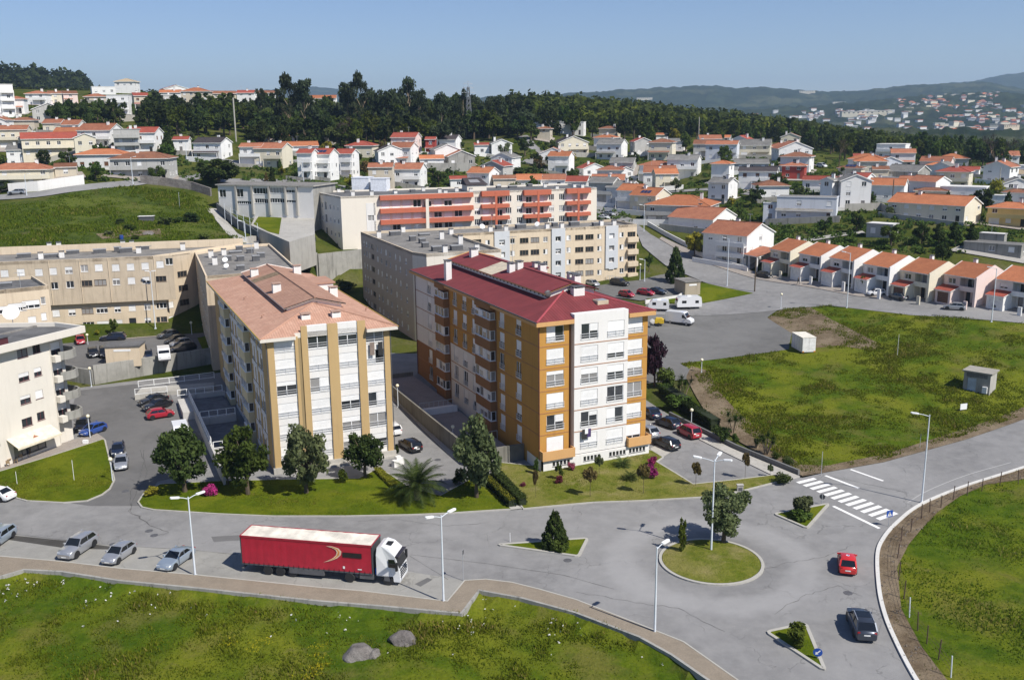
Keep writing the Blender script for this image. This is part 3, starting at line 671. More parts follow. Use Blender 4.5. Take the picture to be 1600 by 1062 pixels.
# ---------------------------------------------------------------- windows, built once per size and shared
_wc = {}
def _cached(key, fn):
    if key not in _wc: _wc[key] = fn()
    return _wc[key]
def window_frame(w, h, n):
    def f():
        m = MB(); t = 0.07; y0, y1 = 0.08, 0.15
        m.box(0, w, y0, y1, 0, t); m.box(0, w, y0, y1, h - t, h); m.box(0, t, y0, y1, t, h - t); m.box(w - t, w, y0, y1, t, h - t)
        for k in range(1, n): m.box(w * k / n - 0.045, w * k / n + 0.045, y0 + 0.004, y1, t, h - t)
        m.box(-0.05, w + 0.05, -0.06, 0.07, -0.05, -0.002)           # sill
        return m.mesh('window', [WPLAST])
    return _cached(('f', w, h, n), f)
def window_pane(w, h):
    def f():
        m = MB(); m.box(0.06, w - 0.06, 0.118, 0.128, 0.06, h - 0.06); return m.mesh('pane', [GLASS])
    return _cached(('p', w, h), f)
def window_shutter(w, h, q, x0=0.0, x1=1.0):
    def f():
        m = MB(); a, b = w * x0 + 0.04, w * x1 - 0.04; zb = h - (h - 0.05) * q; n = max(2, int((h - zb) / 0.16))
        for k in range(n):
            z0 = zb + (h - 0.03 - zb) * k / n; z1 = zb + (h - 0.03 - zb) * (k + 1) / n
            m.box(a, b, 0.045, 0.07, z0, z1 - 0.012)
        m.box(a, b, 0.055, 0.075, zb, h - 0.03)
        return m.mesh('shutter', [SHUT])
    return _cached(('s', w, h, q, x0, x1), f)
def window_rail(w, h, n=3):
    def f():
        m = MB(); y = -0.09
        for k in range(n): z = 0.12 + (h - 0.12) * k / max(1, n - 1); m.box(-0.06, w + 0.06, y - 0.025, y + 0.025, z - 0.03, z + 0.03)
        for x in (0.0, w / 2, w): m.box(x - 0.02, x + 0.02, y + 0.026, -0.01, 0.05, h)
        return m.mesh('railing', [RAILM])
    return _cached(('r', w, h, n), f)
WR = random.Random(11)
def add_window(root, p, ang, w, h, n=2, sh=None, rail=0.0, fr=None, gl=None, shm=None, half=False, simple_=False):
    w = round(w, 2); h = round(h, 2)
    f = link('window', window_frame(w, h, n), root, p, ang, {0: fr} if fr else None)
    if gl is None: gl = GLASS_C if WR.random() < 0.3 else None
    link('pane', window_pane(w, h), f, mats={0: gl} if gl else None)
    if sh is None: sh = WR.choice((0, 0, 0.3, 0.5, 0.7, 1, 1))
    if sh > 0:
        if half: link('shutter', window_shutter(w, h, sh, 0.0 if half == 1 else 0.5, 0.5 if half == 1 else 1.0), f, mats={0: shm} if shm else None)
        else: link('shutter', window_shutter(w, h, sh), f, mats={0: shm} if shm else None)
    if rail: link('railing', window_rail(w, round(rail, 2)), f)
    return f
def wall(mb, root, p0, p1, z0, z1, specs, m=0, depth=0.16, mr=None, top=None):
    # specs: (u, z, w, h, dict) -> openings in the wall and windows set in them
    p0 = Vector((p0[0], p0[1], 0)); p1 = Vector((p1[0], p1[1], 0)); d = (p1 - p0); L = d.length; d = d / L; ang = math.atan2(d.y, d.x)
    ops = []
    for s in specs:
        u, z, w, h = s[:4]; ops.append((u, u + w, z, z + h))
        kw = s[4] if len(s) > 4 else {}
        if kw.get('open'): continue
        kw = {k: v for k, v in kw.items() if k != 'open'}
        q = p0 + d * u; add_window(root, (q.x, q.y, z), ang, w, h, **kw)
    mb.facade(p0, p1, z0, z1, ops, depth, m, mr, top)
def parapet(mb, poly, z, h, t, m=0):
    n = len(poly)
    for i in range(n):
        a = Vector((*poly[i], 0)); b = Vector((*poly[(i + 1) % n], 0)); d = (b - a).normalized(); nn = Vector((-d.y, d.x, 0))
        o = -0.003 if i % 2 else 0.0
        q = [a + nn * 0.0 - d * o, b + d * o, b + nn * t + d * o, a + nn * t - d * o]
        mb.prism([(v.x, v.y) for v in q], z - 0.02, z + h + (0.003 if i % 2 else 0), m)
def flatroof(root, poly, z, m, name='roof'):
    b = MB(); b.face([(p[0], p[1], z) for p in poly], 0); return b.build(name, m, root)
def chimney_mesh(w, d, h, m, cap=DGREY):
    def f():
        b=MB();b.box(-w/2,w/2,-d/2,d/2,-0.6,h,0);b.box(-w/2-0.08,w/2+0.08,-d/2-0.08,d/2+0.08,h+0.18,h+0.28,1)
        for sx in (-1, 1):
            for sy in (-1,1):b.box(sx*(w/2-0.1)-0.06,sx*(w/2-0.1)+0.06,sy*(d/2-0.1)-0.06,sy*(d/2-0.1)+0.06,h,h+0.18,0)
        return b.mesh('chimney', [m, cap])
    return _cached(('ch', w, d, h, m.name, cap.name), f)
def skylight_mesh(w, d, h):
    def f():
        b = MB(); b.box(-w / 2, w / 2, -d / 2, d / 2, -0.2, h, 0); b.box(-w / 2 - 0.08, w / 2 + 0.08, -d / 2 - 0.08, d / 2 + 0.08, h, h + 0.12, 1)
        return b.mesh('roof_vent', [DGREY, simple('vent_cap', (0.3, 0.3, 0.3), 0.6) if 'vent_cap' not in MATS else MATS['vent_cap']])
    return _cached(('sk', w, d, h), f)
def dish_mesh(r):
    def f():
        b = MB(); prof = [(0.02, 0.0), (r * 0.5, 0.05 * r), (r * 0.85, 0.2 * r), (r, 0.33 * r)]
        b.T = Matrix.Translation((0, 0, r * 1.2)) @ Matrix.Rotation(math.radians(55), 4, 'X')
        b.lathe(prof, 18); b.T = None
        b.tube([(0, 0, 0), (0, 0.12 * r, r * 1.2)], 0.05, 6); b.bar((0, -0.1, r * 1.2), (0, -r * 0.9, r * 1.75), 0.04, 0.04)
        return b.mesh('satellite_dish', [WPLAST], True)
    return _cached(('dish', r), f)
def antenna_mesh(h):
    def f():
        b = MB(); b.tube([(0, 0, -0.3), (0, 0, h)], 0.035, 5)
        b.bar((-0.7, 0, h - 0.15), (0.7, 0, h - 0.15), 0.03, 0.03)
        for k in range(6): b.bar((-0.6 + k * 0.24, -0.35, h - 0.12), (-0.6 + k * 0.24, 0.35, h - 0.12), 0.02, 0.02)
        return b.mesh('antenna', [METAL])
    return _cached(('ant', h), f)
def awning(): pass
def hip_roof(b, x0, x1, y0, y1, ze, rise, ridge_in0, ridge_in1, t=0.18, notch=None):
    # hipped, ridge along y at the centre; ridge_in0/1: how far the ridge ends stand in; notch: (xa, xb, y) cut out of the front eaves
    xc = (x0 + x1) / 2; sl = math.hypot((x1 - x0) / 2, rise)
    A, B, C, D = (x0, y0, ze), (x1, y0, ze), (x1, y1, ze), (x0, y1, ze); R0 = (xc, y0 + ridge_in0, ze + rise); R1 = (xc, y1 - ridge_in1, ze + rise)
    b.face([D, A, R0, R1], 0, [(y1, 0), (y0, 0), (R0[1], sl), (R1[1], sl)]); b.face([B, C, R1, R0], 0, [(y0, 0), (y1, 0), (R1[1], sl), (R0[1], sl)])
    h0 = math.hypot(ridge_in0, rise); h1 = math.hypot(ridge_in1, rise)
    front = [A, B]
    if notch:
        xa, xb, yn = notch; zn = ze + rise * (yn - y0) / ridge_in0; hn = h0 * (yn - y0) / ridge_in0
        a1, a2, b2, b1 = (xa, y0, ze), (xa, yn, zn), (xb, yn, zn), (xb, y0, ze); front = [A, a1, a2, b2, b1, B]
        b.face([A,a1,a2,R0],0,[(x0,0),(xa,0),(xa,hn),(xc,h0)]);b.face([a2,b2,R0],0,[(xa,hn),(xb,hn),(xc,h0)]);b.face([b1,B,R0,b2],0,[(xb,0),(x1,0),(xc,h0),(xb,hn)])
    else: b.face([A, B, R0], 0, [(x0, 0), (x1, 0), (xc, h0)])
    b.face([C, D, R1], 0, [(x1, 0), (x0, 0), (xc, h1)])
    ring = front + [C, D]
    b.face([(p[0], p[1], ze - t) for p in ring][::-1], 1)
    for p, q in zip(ring, ring[1:] + ring[:1]): b.face([(p[0], p[1], ze - t), (q[0], q[1], ze - t), q, p], 1)
def ridge_tube(b, p, q, r=0.12, m=0): b.tube([p, q], r, 6, m)
# ---------------------------------------------------------------- the two near apartment blocks
YAW = math.radians(24.4)
BR = random.Random(5)
def monitor(root, x0, x1, y0, y1, zb, ze, zr, tile, wallm, fascia, ov=0.5, patch=None):
    # long raised gable with a low vented wall, riding on the main roof
    b = MB(); b.box(x0 + ov, x1 - ov, y0 + ov, y1 - ov, zb, ze - 0.02)
    xc = (x0 + x1) / 2
    zt = ze + (zr - ze) * 0.86
    for y in (y0 + ov, y1 - ov): b.face([(x0 + ov, y, ze - 0.02), (x1 - ov, y, ze - 0.02), (xc, y, zt)])
    w = b.build('monitor_wall', wallm, root)
    v = MB(); n = int((y1 - y0) / 1.25)
    for k in range(n):
        y = y0 + ov + 0.7 + k * 1.25
        for x, s in ((x0 + ov, -1), (x1 - ov, 1)): v.mark(); v.box(x - 0.03, x + 0.03, y, y + 0.36, ze - 0.55, ze - 0.22)
    v.mark(); v.box(xc - 0.4, xc + 0.4, y0 + ov - 0.03, y0 + ov + 0.03, ze - 0.05, ze + 0.42)
    v.build_each('vent', DGREY, w)
    r = MB(); sl = math.hypot((x1 - x0) / 2, zr - ze)
    for a, bx, flip in ((x0, xc, 0), (x1, xc, 1)):
        q = [(a, y0, ze), (a, y1, ze), (bx, y1, zr), (bx, y0, zr)]
        r.face(q if flip else q[::-1], 0, [(y0, 0), (y1, 0), (y1, sl), (y0, sl)] if flip else [(y0, sl), (y1, sl), (y1, 0), (y0, 0)])
        r.face([(p[0], p[1], p[2] - 0.16) for p in q], 1)
        r.face([(a, y0, ze - 0.16), (a, y1, ze - 0.16), (a, y1, ze), (a, y0, ze)], 1)
    o = r.build('monitor_roof', [tile, fascia], root)
    f = MB()
    for y in (y0 - 0.03, y1 + 0.03):
        f.mark()
    for a in (x0 - 0.04, x1 + 0.04): f.bar((a, y, ze - 0.1), (xc, y, zr - 0.1), 0.12, 0.42)
    f.build_each('fascia', fascia, o)
    rt = MB(); ridge_tube(rt, (xc, y0, zr + 0.02), (xc, y1, zr + 0.02), 0.13); rt.build('ridge_cap', tile, o, smooth=True)
    if patch:
        pm = MB(); ya, yb, mm = patch; d = 0.012
        pm.face([(x0+0.05,ya,ze+0.05*(zr-ze)/(xc-x0)+d),(x0+0.05,yb,ze+0.05*(zr-ze)/(xc-x0)+d),(xc-0.15,yb,zr-0.15*(zr-ze)/(xc-x0)+d),(xc-0.15,ya,zr-0.15*(zr-ze)/(xc-x0)+d)])
        pm.build('roof_patch', mm, o)
    return o
# --- salmon-roofed block
W, L, ZE = 15.6, 47.0, 17.65
pk = thing('apartment_block', (-30.14, 114.57, 0), YAW, 'white and ochre apartment block with salmon tiled roof', 'apartment block')
FL = 2.83; Z1 = 0.75                        # first floor line
b = MB()
# bays of the front: (u0, u1, kind); white bays carry the windows, ochre piers stand proud of them
bays = [(0.80, 3.40), (5.0, 7.56), (8.86, 11.40), (12.45, 14.85)]
piers = [(0.0, 0.80), (3.40, 3.78), (4.22, 5.0), (7.56, 8.86), (11.40, 12.45), (14.85, 15.6)]
wallpk = MB()
rows = [Z1 + FL * k for k in range(6)]
specs = []
states={(0,5):1,(0,4):.96,(0,3):.3,(0,2):.96,(0,1):1,(0,0):1,(1,5):0,(1,4):.97,(1,3):.0,(1,2):1,(1,1):.97,(1,0):1,(2,5):.3,(2,4):1,(2,3):1,(2,2):.4,(2,1):.4,(2,0):0.3,
          (3, 5): .0, (3, 4): .75, (3, 3): 1, (3, 2): 0, (3, 1): 0, (3, 0): .4}
for i, (u0, u1) in enumerate(bays):
    for k, z in enumerate(rows):
        s = states[(i, k)]; hf = {(1, 3): 2, (3, 2): 2, (3, 4): 1}.get((i, k))
        ss = 1 if (i, k) in ((1, 3), (3, 2), (3, 4)) else s
        specs.append((u0+0.03,z+0.75,u1-u0-0.06,1.85,dict(n=2,sh=ss,rail=0.7,half=hf or False,gl=GLASS_C if (i,k) in ((3,5),(3,1),(2,1),(2,0),(1,3)) else GLASS)))
wall(wallpk, pk, (0, 0), (W, 0), -0.5, ZE, specs, 0, 0.18)
# long left side: columns (u from the front), white bays and blinds
side = MB()
sp = []
cols = [(4.6, 1.5), (6.3, 1.5), (9.0, 1.6), (11.0, 1.6), (24.5, 1.6), (27.0, 1.6), (29.6, 1.6), (39.0, 1.5), (42.0, 1.5)]
for y, w in cols:
    for z in rows: sp.append((L - y - w / 2, z + 0.35, w, 2.15, dict(n=2, sh=BR.choice((0.5, 0.8, 1, 1, 1, 0.3)))))
wall(wallpk, pk, (0, L), (0, 0), -0.5, ZE, sp, 1, 0.18)
spr = [(y, z + 0.5, 1.5, 1.7, {}) for y in (4, 8, 14, 20, 26, 32, 38, 43) for z in rows]
wall(wallpk, pk, (W, 0), (W, L), -0.5, ZE, spr, 1, 0.18)
wallpk.facade((W, L), (0, L), -0.5, ZE, (), 0.1, 1)
wallpk.build('wall', [WHITE, OCHRE, WHITE], pk)
pr = MB()
for i, (u0, u1) in enumerate(piers):
    pr.mark(); pr.box(u0, u1, -0.22, -0.002, -0.3, ZE - 0.2 if i in (0, 1, 5) else ZE + 1.02)
pr.mark(); pr.box(3.785, 4.215, -0.06, -0.004, 0.0, ZE - 0.2, 1)  # strip for the recess between two piers, its shade put into the brown
pr.build_each('pier', [OCHRE, OCHRE_SHADE], pk)
hd = MB()                                      # white heads of the middle bays rising through the eaves
for u0, u1 in bays[1:3]: hd.mark(); hd.box(u0 + 0.003, u1 - 0.003, -0.10, 0.6, ZE - 0.36, ZE + 0.95)
hd.build_each('parapet', WHITE, pk)
lines = MB()
for u0, u1 in bays:
    for z in rows: lines.mark(); lines.box(u0 + 0.003, u1 - 0.003, -0.03, -0.005, z + 0.64, z + 0.69)
lines.build_each('moulding', simple('grey_moulding', (0.5, 0.5, 0.5), 0.7), pk)
pl = MB(); pl.box(-0.25, W + 0.25, -0.45, 0, -0.3, 0.78); pl.box(2.0, W + 0.3, -1.1, -0.46, -0.2, 0.28, 0); pl.build('plinth', CONC, pk)
sb = MB()
for y0, y1 in ((13.2, 18.2), (31.0, 35.5)):    # enclosed bays: cream spandrels between bands of glazing
    bx = MB()
    for k, z in enumerate(rows): bx.box(-.8, -0.004, y0, y1, z - 0.55 if k else -0.2, z + 0.95)
    bx.box(-.8, -0.004, y0, y1, ZE - 1.0, ZE - 0.24)
    bay = bx.build('bay', BAYCREAM, pk)
    for z in rows:
        h = 1.28 if z < 14 else 0.9
        for k in range(3):add_window(bay,(-.8,y1-0.05-k*(y1-y0)/3,z+0.98),-math.pi/2,(y1-y0)/3-0.06,h,2,BR.choice((0,0,0.4)))
        add_window(bay, (-.77, y0, z + 0.98), 0, .72, h, 1, 0, gl=GLASS)
fr = MB()
for y0, y1 in ((0.0, 3.5), (7.4, 7.9), (12.2, 13.1), (18.3, 23.2), (30.6, 30.9), (35.6, 37.6), (43.6, L)):
    pass
wb = MB()
for y, w in ((5.45, 3.4), (10.0, 3.9), (26.8, 7.0), (40.5, 5.0)):
    for z in rows: wb.mark(); wb.box(-0.06, -0.003, y - w / 2, y + w / 2, z - 0.3, z + 0.33)
wb.build_each('spandrel', WHITE, pk)
rf = MB(); ov = 0.95
hip_roof(rf, -ov, W + ov, -ov, L + ov, ZE, 2.35, 8.6, 8.6, 0.42, (3.4, 12.45, -0.1))
roof = rf.build('roof', [TILE_PK, CREAMW], pk)
g = MB()
g.mark(); g.box(-ov - 0.12, -ov, -ov, L + ov, ZE - 0.05, ZE + 0.06); g.mark(); g.box(W + ov, W + ov + 0.12, -ov, L + ov, ZE - 0.05, ZE + 0.06)
g.build_each('gutter', simple('ochre_gutter', (0.40, 0.27, 0.05), 0.5), roof)
hc=MB();xc=W/2;hc.mark();ridge_tube(hc,(-ov,-ov,ZE+0.02),(xc,7.65,ZE+2.37),0.11);hc.mark();ridge_tube(hc,(W+ov,-ov,ZE+0.02),(xc,7.65,ZE+2.37),0.11);hc.build_each('ridge_cap',TILE_PK,roof)
monitor(pk,3.9,12.2,8.0,42.0,ZE+0.6,19.55,20.65,TILE_PK,WHITE,simple('pale_fascia_paint',(0.76,0.70,0.64),0.7),0.5,(30.5,33.5,simple('mossy_roof',(0.20,0.15,0.10),0.95,0,0.1,0.3,2)))
for x,y,z,s in ((4.97,36,19.6,1.2),(5.2,19.4,19.6,1.3),(11.7,36.1,19.6,1.2),(13.4,19.75,18.4,1.3),(5.7,3.6,18.6,0.7),(9.6,3.4,18.6,0.7)):
    c=link('chimney',chimney_mesh(1.15,0.9,s,WHITE,simple('chimney_cap',(0.38,0.25,0.19),0.8) if 'chimney_cap' not in MATS else MATS['chimney_cap']),roof,(x,y,z))
for x, y in ((1.2, 9.5), (1.3, 24.0), (15.2, 9.0)):
    m=MB();m.tube([(0,0,-0.2),(0,0,0.35),(0.35,0,0.5)],0.09,6);m.build('vent_pipe',TILE_PK,roof,(x,y,ZE+0.27*(x+ov if x<8 else W+ov-x)))
# right wing of the roof: low raised box with its own little roof
m=MB();m.box(11.9,15.0,26,32,ZE+0.3,ZE+1.75,1);m.box(11.7,15.3,25.8,32.2,ZE+1.75,ZE+1.92,0);m.build('lift_housing',[TILE_PK,WHITE],roof)
m=MB();m.mark();m.tube([(-0.3,-0.12,ZE-0.3),(-0.12,-0.12,ZE-0.9),(-0.12,-0.12,0.2)],0.06,6);m.mark();m.tube([(W+0.14,-0.14,ZE-0.4),(W+0.14,-0.14,0.2)],0.06,6);m.build_each('drainpipe',DGREY,pk)
# washing hung out at the top right window
m=MB();m.mark();m.box(12.9,13.5,-0.36,-0.30,14.05,15.75,0);m.mark();m.box(14.0,14.6,-0.36,-0.30,13.95,15.7,1);m.build_each('washing',[simple('taupe_cloth',(0.22,0.17,0.14),0.9),simple('black_cloth',(0.03,0.03,0.03),0.9)],pk)
# --- crimson-roofed block
W, L, ZE = 15.6, 47.2, 19.3
og = thing('apartment_block', (3.38, 114.7, 0), YAW, 'orange and white apartment block with crimson ribbed roof', 'apartment block')
FL = 2.86; Z1 = 1.75
rows = [Z1 + FL * k for k in range(6)]
w_ = MB()
wst={0:{5:(1,1),4:(1,0),3:(.25,0),2:(1,0),1:(.5,2),0:(1,0)},1:{5:(.5,2),4:(1,0),3:(.4,0),2:(1,0),1:(.3,2),0:(1,0)},
       2:{5:(1,0),4:(.66,0),3:(.5,0),2:(.0,0),1:(1,1),0:(.97,0)},3:{5:(1,0),4:(.97,0),3:(.5,0),2:(.0,0),1:(1,0),0:(.8,0)}}
def wsp(u, k, col, w=2.42):
    s, hf = wst[col][k]
    return (u,rows[k]+0.5,w,2.0,dict(n=2,sh=s,half=hf or False,rail=0.72 if k or col in (1,2) else 0,gl=GLASS_C if (col,k) in ((3,2),(1,3),(0,3),(3,3)) else GLASS))
s0 = [wsp(0.95, k, 0) for k in range(6)]; s3 = [wsp(12.45 - 12.3, k, 3) for k in range(6)]
wall(w_, og, (0, 0), (4.1, 0), 1.52, ZE, s0, 0, 0.18)
wall(w_, og, (12.3, 0), (W, 0), 1.52, ZE, [(0.12, *x[1:]) for x in s3], 0, 0.18)
s12 = [(0.95, *wsp(0, k, 1)[1:]) for k in range(6)] + [(4.75, *wsp(0, k, 2)[1:]) for k in range(6)]
wall(w_, og, (4.55, -0.6), (12.3, -0.6), 1.62, ZE + 0.55, s12, 1, 0.18)
w_.facade((4.1,0),(4.1,0.35),1.52,ZE,(),0.1,0);w_.facade((4.1,0.35),(4.55,0.35),1.52,ZE,(),0.1,3);w_.facade((4.55,0.35),(4.55,-0.6),1.62,ZE+0.55,(),0.1,1);w_.facade((12.3,-0.6),(12.3,0.4),1.62,ZE+0.55,(),0.1,1)
w_.face([(4.55,-0.6,ZE+0.55),(12.3,-0.6,ZE+0.55),(12.3,0.5,ZE+0.55),(4.55,0.5,ZE+0.55)],1);w_.face([(4.55,0.5,ZE),(12.3,0.5,ZE),(12.3,0.5,ZE+0.55),(4.55,0.5,ZE+0.55)],1)
w_.face([(4.55, -0.6, 1.62), (12.3, -0.6, 1.62), (12.3, 0, 1.62), (4.55, 0, 1.62)], 1)
# left side, from the back to the front
def lside(y0, y1, m, ys, ks, w=1.55):
    sp = []
    for y in ys:
        for k in ks:sp.append((y1-y-w/2,rows[k]+0.3,w,2.2,dict(n=2,sh=BR.choice((0,0.4,0.6,1,1)),rail=0.75,gl=GLASS_C if BR.random()<.35 else GLASS)))
    return sp
zc2 = rows[2] - 0.05; zc3 = rows[3] - 0.05
wall(w_, og, (0, 46.9), (0, 36.0), 0.0, zc2, lside(36.0, 46.9, 0, [40.2], [0, 1]), 2, 0.18)
wall(w_, og, (0, 46.9), (0, 36.0), zc2, ZE, lside(36.0, 46.9, 0, [40.2], [2, 3, 4, 5]), 1, 0.18)
wall(w_, og, (0, 36.0), (0, 31.0), 0.0, ZE, [], 2); wall(w_, og, (0, 19.6), (0, 13.2), 0.0, ZE, [], 2)
wall(w_, og, (0, 31.0), (0, 19.6), 0.0, zc3, lside(19.6, 31.0, 0, [21.2, 24.9, 28.7], [0, 1, 2]), 1, 0.18)
wall(w_, og, (0, 31.0), (0, 19.6), zc3, ZE, lside(19.6, 31.0, 0, [21.2, 24.9, 28.7], [3, 4, 5]), 0, 0.18)
wall(w_, og, (0, 13.2), (0, 0), 0.0, ZE, lside(0, 13.2, 0, [6.1, 11.4], range(6)), 0, 0.18)
rs = [(y, rows[k] + 0.5, 1.6, 1.8, {}) for y in (3, 8, 14, 20, 26, 32, 38, 43) for k in range(6)]
wall(w_, og, (W, 0), (W, 46.9), 0.0, ZE, rs, 0, 0.18); w_.facade((W, 46.9), (0, 46.9), 0, ZE, (), 0.1, 0)
w_.build('wall', [ORANGE, WHITE, BROWN, simple('shaft_brown', (0.22, 0.11, 0.05), 0.9)], og)
bd = MB()                                      # painted floor bands
for k in range(6):
    z = rows[k] - 0.06
    for x0, x1, y in ((0, 4.1, 0), (12.3, W, 0), (4.55, 12.3, -0.6)):
        if z > 1.8: bd.mark(); bd.box(x0, x1 - 0.003, y - 0.03, y - 0.003, z, z + 0.1)
    if k:
        for y0, y1 in ((0, 13.15), (19.65, 31), (36, 46.9)): bd.mark(); bd.box(-0.03, -0.003, y0, y1, z, z + 0.1)
bd.build_each('floor_band', STRIPE, og)
pw = MB()                                      # white plinth with its row of basement lights
bl = []
for u0 in (1.3, 4.75 + 1.0, 4.75 + 4.8, 12.55):
    for k in range(5): bl.append((u0 + k * 0.52, 0.55, 0.38, 0.62, dict(n=1, sh=0, gl=GLASS, fr=DGREY)))
wall(pw, og, (0.12, -0.75), (W + 0.15, -0.75), -0.3, 1.5, bl, 0, 0.12)
wall(pw, og, (0.12, 6.5), (0.12 - 0.32, -0.75), -0.3, 1.5, [], 0); pw.facade((W + 0.15, -0.75), (W + 0.15, 3.0), -0.3, 1.5, (), 0.1, 0)
pw.face([(-0.2, -0.75, 1.5), (W + 0.15, -0.75, 1.5), (W + 0.15, 0, 1.5), (-0.2, 0, 1.5)], 0)
pw.build('plinth', WHITE, og)
pt = MB()
for x0, x1 in ((-0.15, 4.45), (12.35, W + 0.2)):
    pt.mark();pt.box(x0,x1,-1.15,-1.0,1.55,2.75);pt.box(x0,x0+0.15,-0.998,-0.002,1.55,2.74);pt.box(x1-0.15,x1,-0.998,-0.002,1.55,2.74);pt.box(x0+0.151,x1-0.151,-0.998,-0.002,1.55,1.7)
pt.build_each('balcony_parapet', ORANGE_L, og)
for y0, y1 in ((13.6, 19.0), (31.4, 35.4)):
    bx = MB()
    for k, z in enumerate(rows): bx.box(-.85, -0.003, y0, y1, z - 0.5 if k else 0.0, z + 0.95)
    bx.box(-.85, -0.003, y0, y1, ZE - 1.0, ZE - 0.25)
    bay = bx.build('bay', BROWN, og)
    for k, z in enumerate(rows):
        h = 1.36 if k < 5 else 0.95
        n = 4 if y1 < 20 else 3
        for j in range(n):add_window(bay,(-.85,y1-0.03-j*(y1-y0)/n,z+0.97),-math.pi/2,(y1-y0)/n-0.06,h,1,BR.choice((0,0,0,0.4,1)),gl=BR.choice((GLASS,GLASS_C)))
        add_window(bay, (-.82, y0, z + 0.97), 0, .78, h, 1, 0, gl=GLASS_C if k % 3 else GLASS)
ov = 0.75
rf = MB(); hip_roof(rf, -ov, W + ov, -ov, 46.9 + ov, ZE, 2.4, 8.5, 8.5, 0.55, (4.45, 12.4, -0.55))
roof = rf.build('roof', [TILE_CR, ORANGE_L], og)
hc = MB(); xc = W / 2
for x in (-ov, W + ov): hc.mark(); ridge_tube(hc, (x, -ov, ZE + 0.03), (xc, 7.75, ZE + 2.43), 0.13)
hc.build_each('ridge_cap', simple('crimson_cap', (0.33, 0.06, 0.07), 0.6), roof)
ob=MB();ob.mark();ob.box(-ov-0.1,-ov,-ov,46.9+ov,ZE-0.12,ZE+0.04);ob.mark();ob.box(W+ov,W+ov+0.1,-ov,46.9+ov,ZE-0.12,ZE+0.04);ob.build_each('gutter',DGREY,roof)
monitor(og,3.75,11.85,6.2,41.2,ZE+0.6,21.45,22.55,TILE_CR,WHITE,ORANGE_L,0.5,(23.5,28.5,simple('bare_roof_board',(0.52,0.45,0.34),0.9)))
for x,y,z,w,s in ((8.3,5.6,21.2,1.6,0.75),(6.0,21.5,22.0,0.9,1.15),(7.3,21.5,22.3,0.9,1.0),(6.8,37.6,22.2,1.2,1.1),(0.6,33.0,19.8,0.9,2.6),(13.2,26,20.3,1.0,1.6),(13.2,28,20.3,1.0,1.6),(12.9,14.5,20.4,1.0,1.5),(12.9,16.0,20.4,1.0,1.5)):
    link('chimney', chimney_mesh(w, 0.95, s, WHITE), roof, (x, y, z))
m=MB();m.box(9.4,11.0,2.2,3.6,ZE+0.85,ZE+1.35,0);m.box(9.55,10.85,2.3,3.5,ZE+1.35,ZE+1.40,1);m.build('roof_hatch',[simple('hatch_beige',(0.5,0.42,0.3),0.8),GLASS_C],roof)
m=MB();m.box(11.9,14.6,27,33,ZE+0.4,ZE+1.9,1);m.box(11.7,14.8,26.8,33.2,ZE+1.9,ZE+2.05,0);m.build('lift_housing',[TILE_CR,WHITE],roof)
m = MB(); m.ball((4.35, 6.4, 21.35), (0.55, 0.2, 0.5), 12, 6); m.build('satellite_dish', DGREY, roof, smooth=True)
link('antenna', antenna_mesh(4.5), roof, (7.6, 24.5, 22.3))
m=MB();m.mark();m.tube([(-0.14,-0.14,ZE-0.4),(-0.14,-0.14,1.4)],0.06,6);m.mark();m.tube([(-0.14,46.6,ZE-0.4),(-0.14,46.6,1.4)],0.06,6);m.build_each('drainpipe',MAROON,og)
m=MB();m.mark();m.box(5.55,6.2,-0.98,-0.92,3.6,4.9,0);m.mark();m.box(6.25,6.8,-0.99,-0.92,3.8,4.9,1);m.mark();m.box(5.9,6.35,-1.04,-0.99,4.3,5.0,2);m.build_each('washing',[MATS['black_cloth'],simple('purple_cloth',(0.07,0.045,0.13),0.9),WPLAST],og)
# --- raised patios beside the crimson block, behind their long stained wall
T = Matrix.Translation((3.38, 114.7, 0)) @ Matrix.Rotation(YAW, 4, 'Z')
def tl(pts, base=T): return [(base @ Vector((x, y, 0))).to_2d() for x, y in pts]
yard = thing('patio', (T @ Vector((-4, 20, 0))), YAW, 'raised paved patios behind a stained wall beside the orange block', 'patio')
m = MB()
m.mark(); m.box(-3.2, 2.6, -13.0, 4.5, -0.5, 1.25); m.mark(); m.box(-3.2, 2.6, 6.2, 25.5, -0.5, 1.65); m.build_each('paving', PATIO, yard)
m=MB();m.box(-3.5,-3.2,-15.5,25.8,-0.5,2.5);m.box(-3.19,3.9,-15.5,-15.2,-0.3,2.2);m.box(-3.19,2.6,25.5,25.8,-0.5,2.3);m.build('wall',CONC_SHADE,yard)
m = MB(); m.mark(); m.box(-3.19, 2.4, 4.5, 4.9, -0.5, 2.2); m.mark(); m.box(-3.19, 2.4, 5.8, 6.2, -0.5, 1.9); m.build_each('planter', WHITE, yard)
m = MB()
for y in (6.1, -10.5):
    m.mark()
    for k in range(8): m.box(-3.0 + k * 0.75, -2.95 + k * 0.75, y, y + 0.05, 1.2, 2.75)
    m.box(-3.0, 2.3, y, y + 0.05, 2.72, 2.78)
m.build_each('railing', METAL, yard)
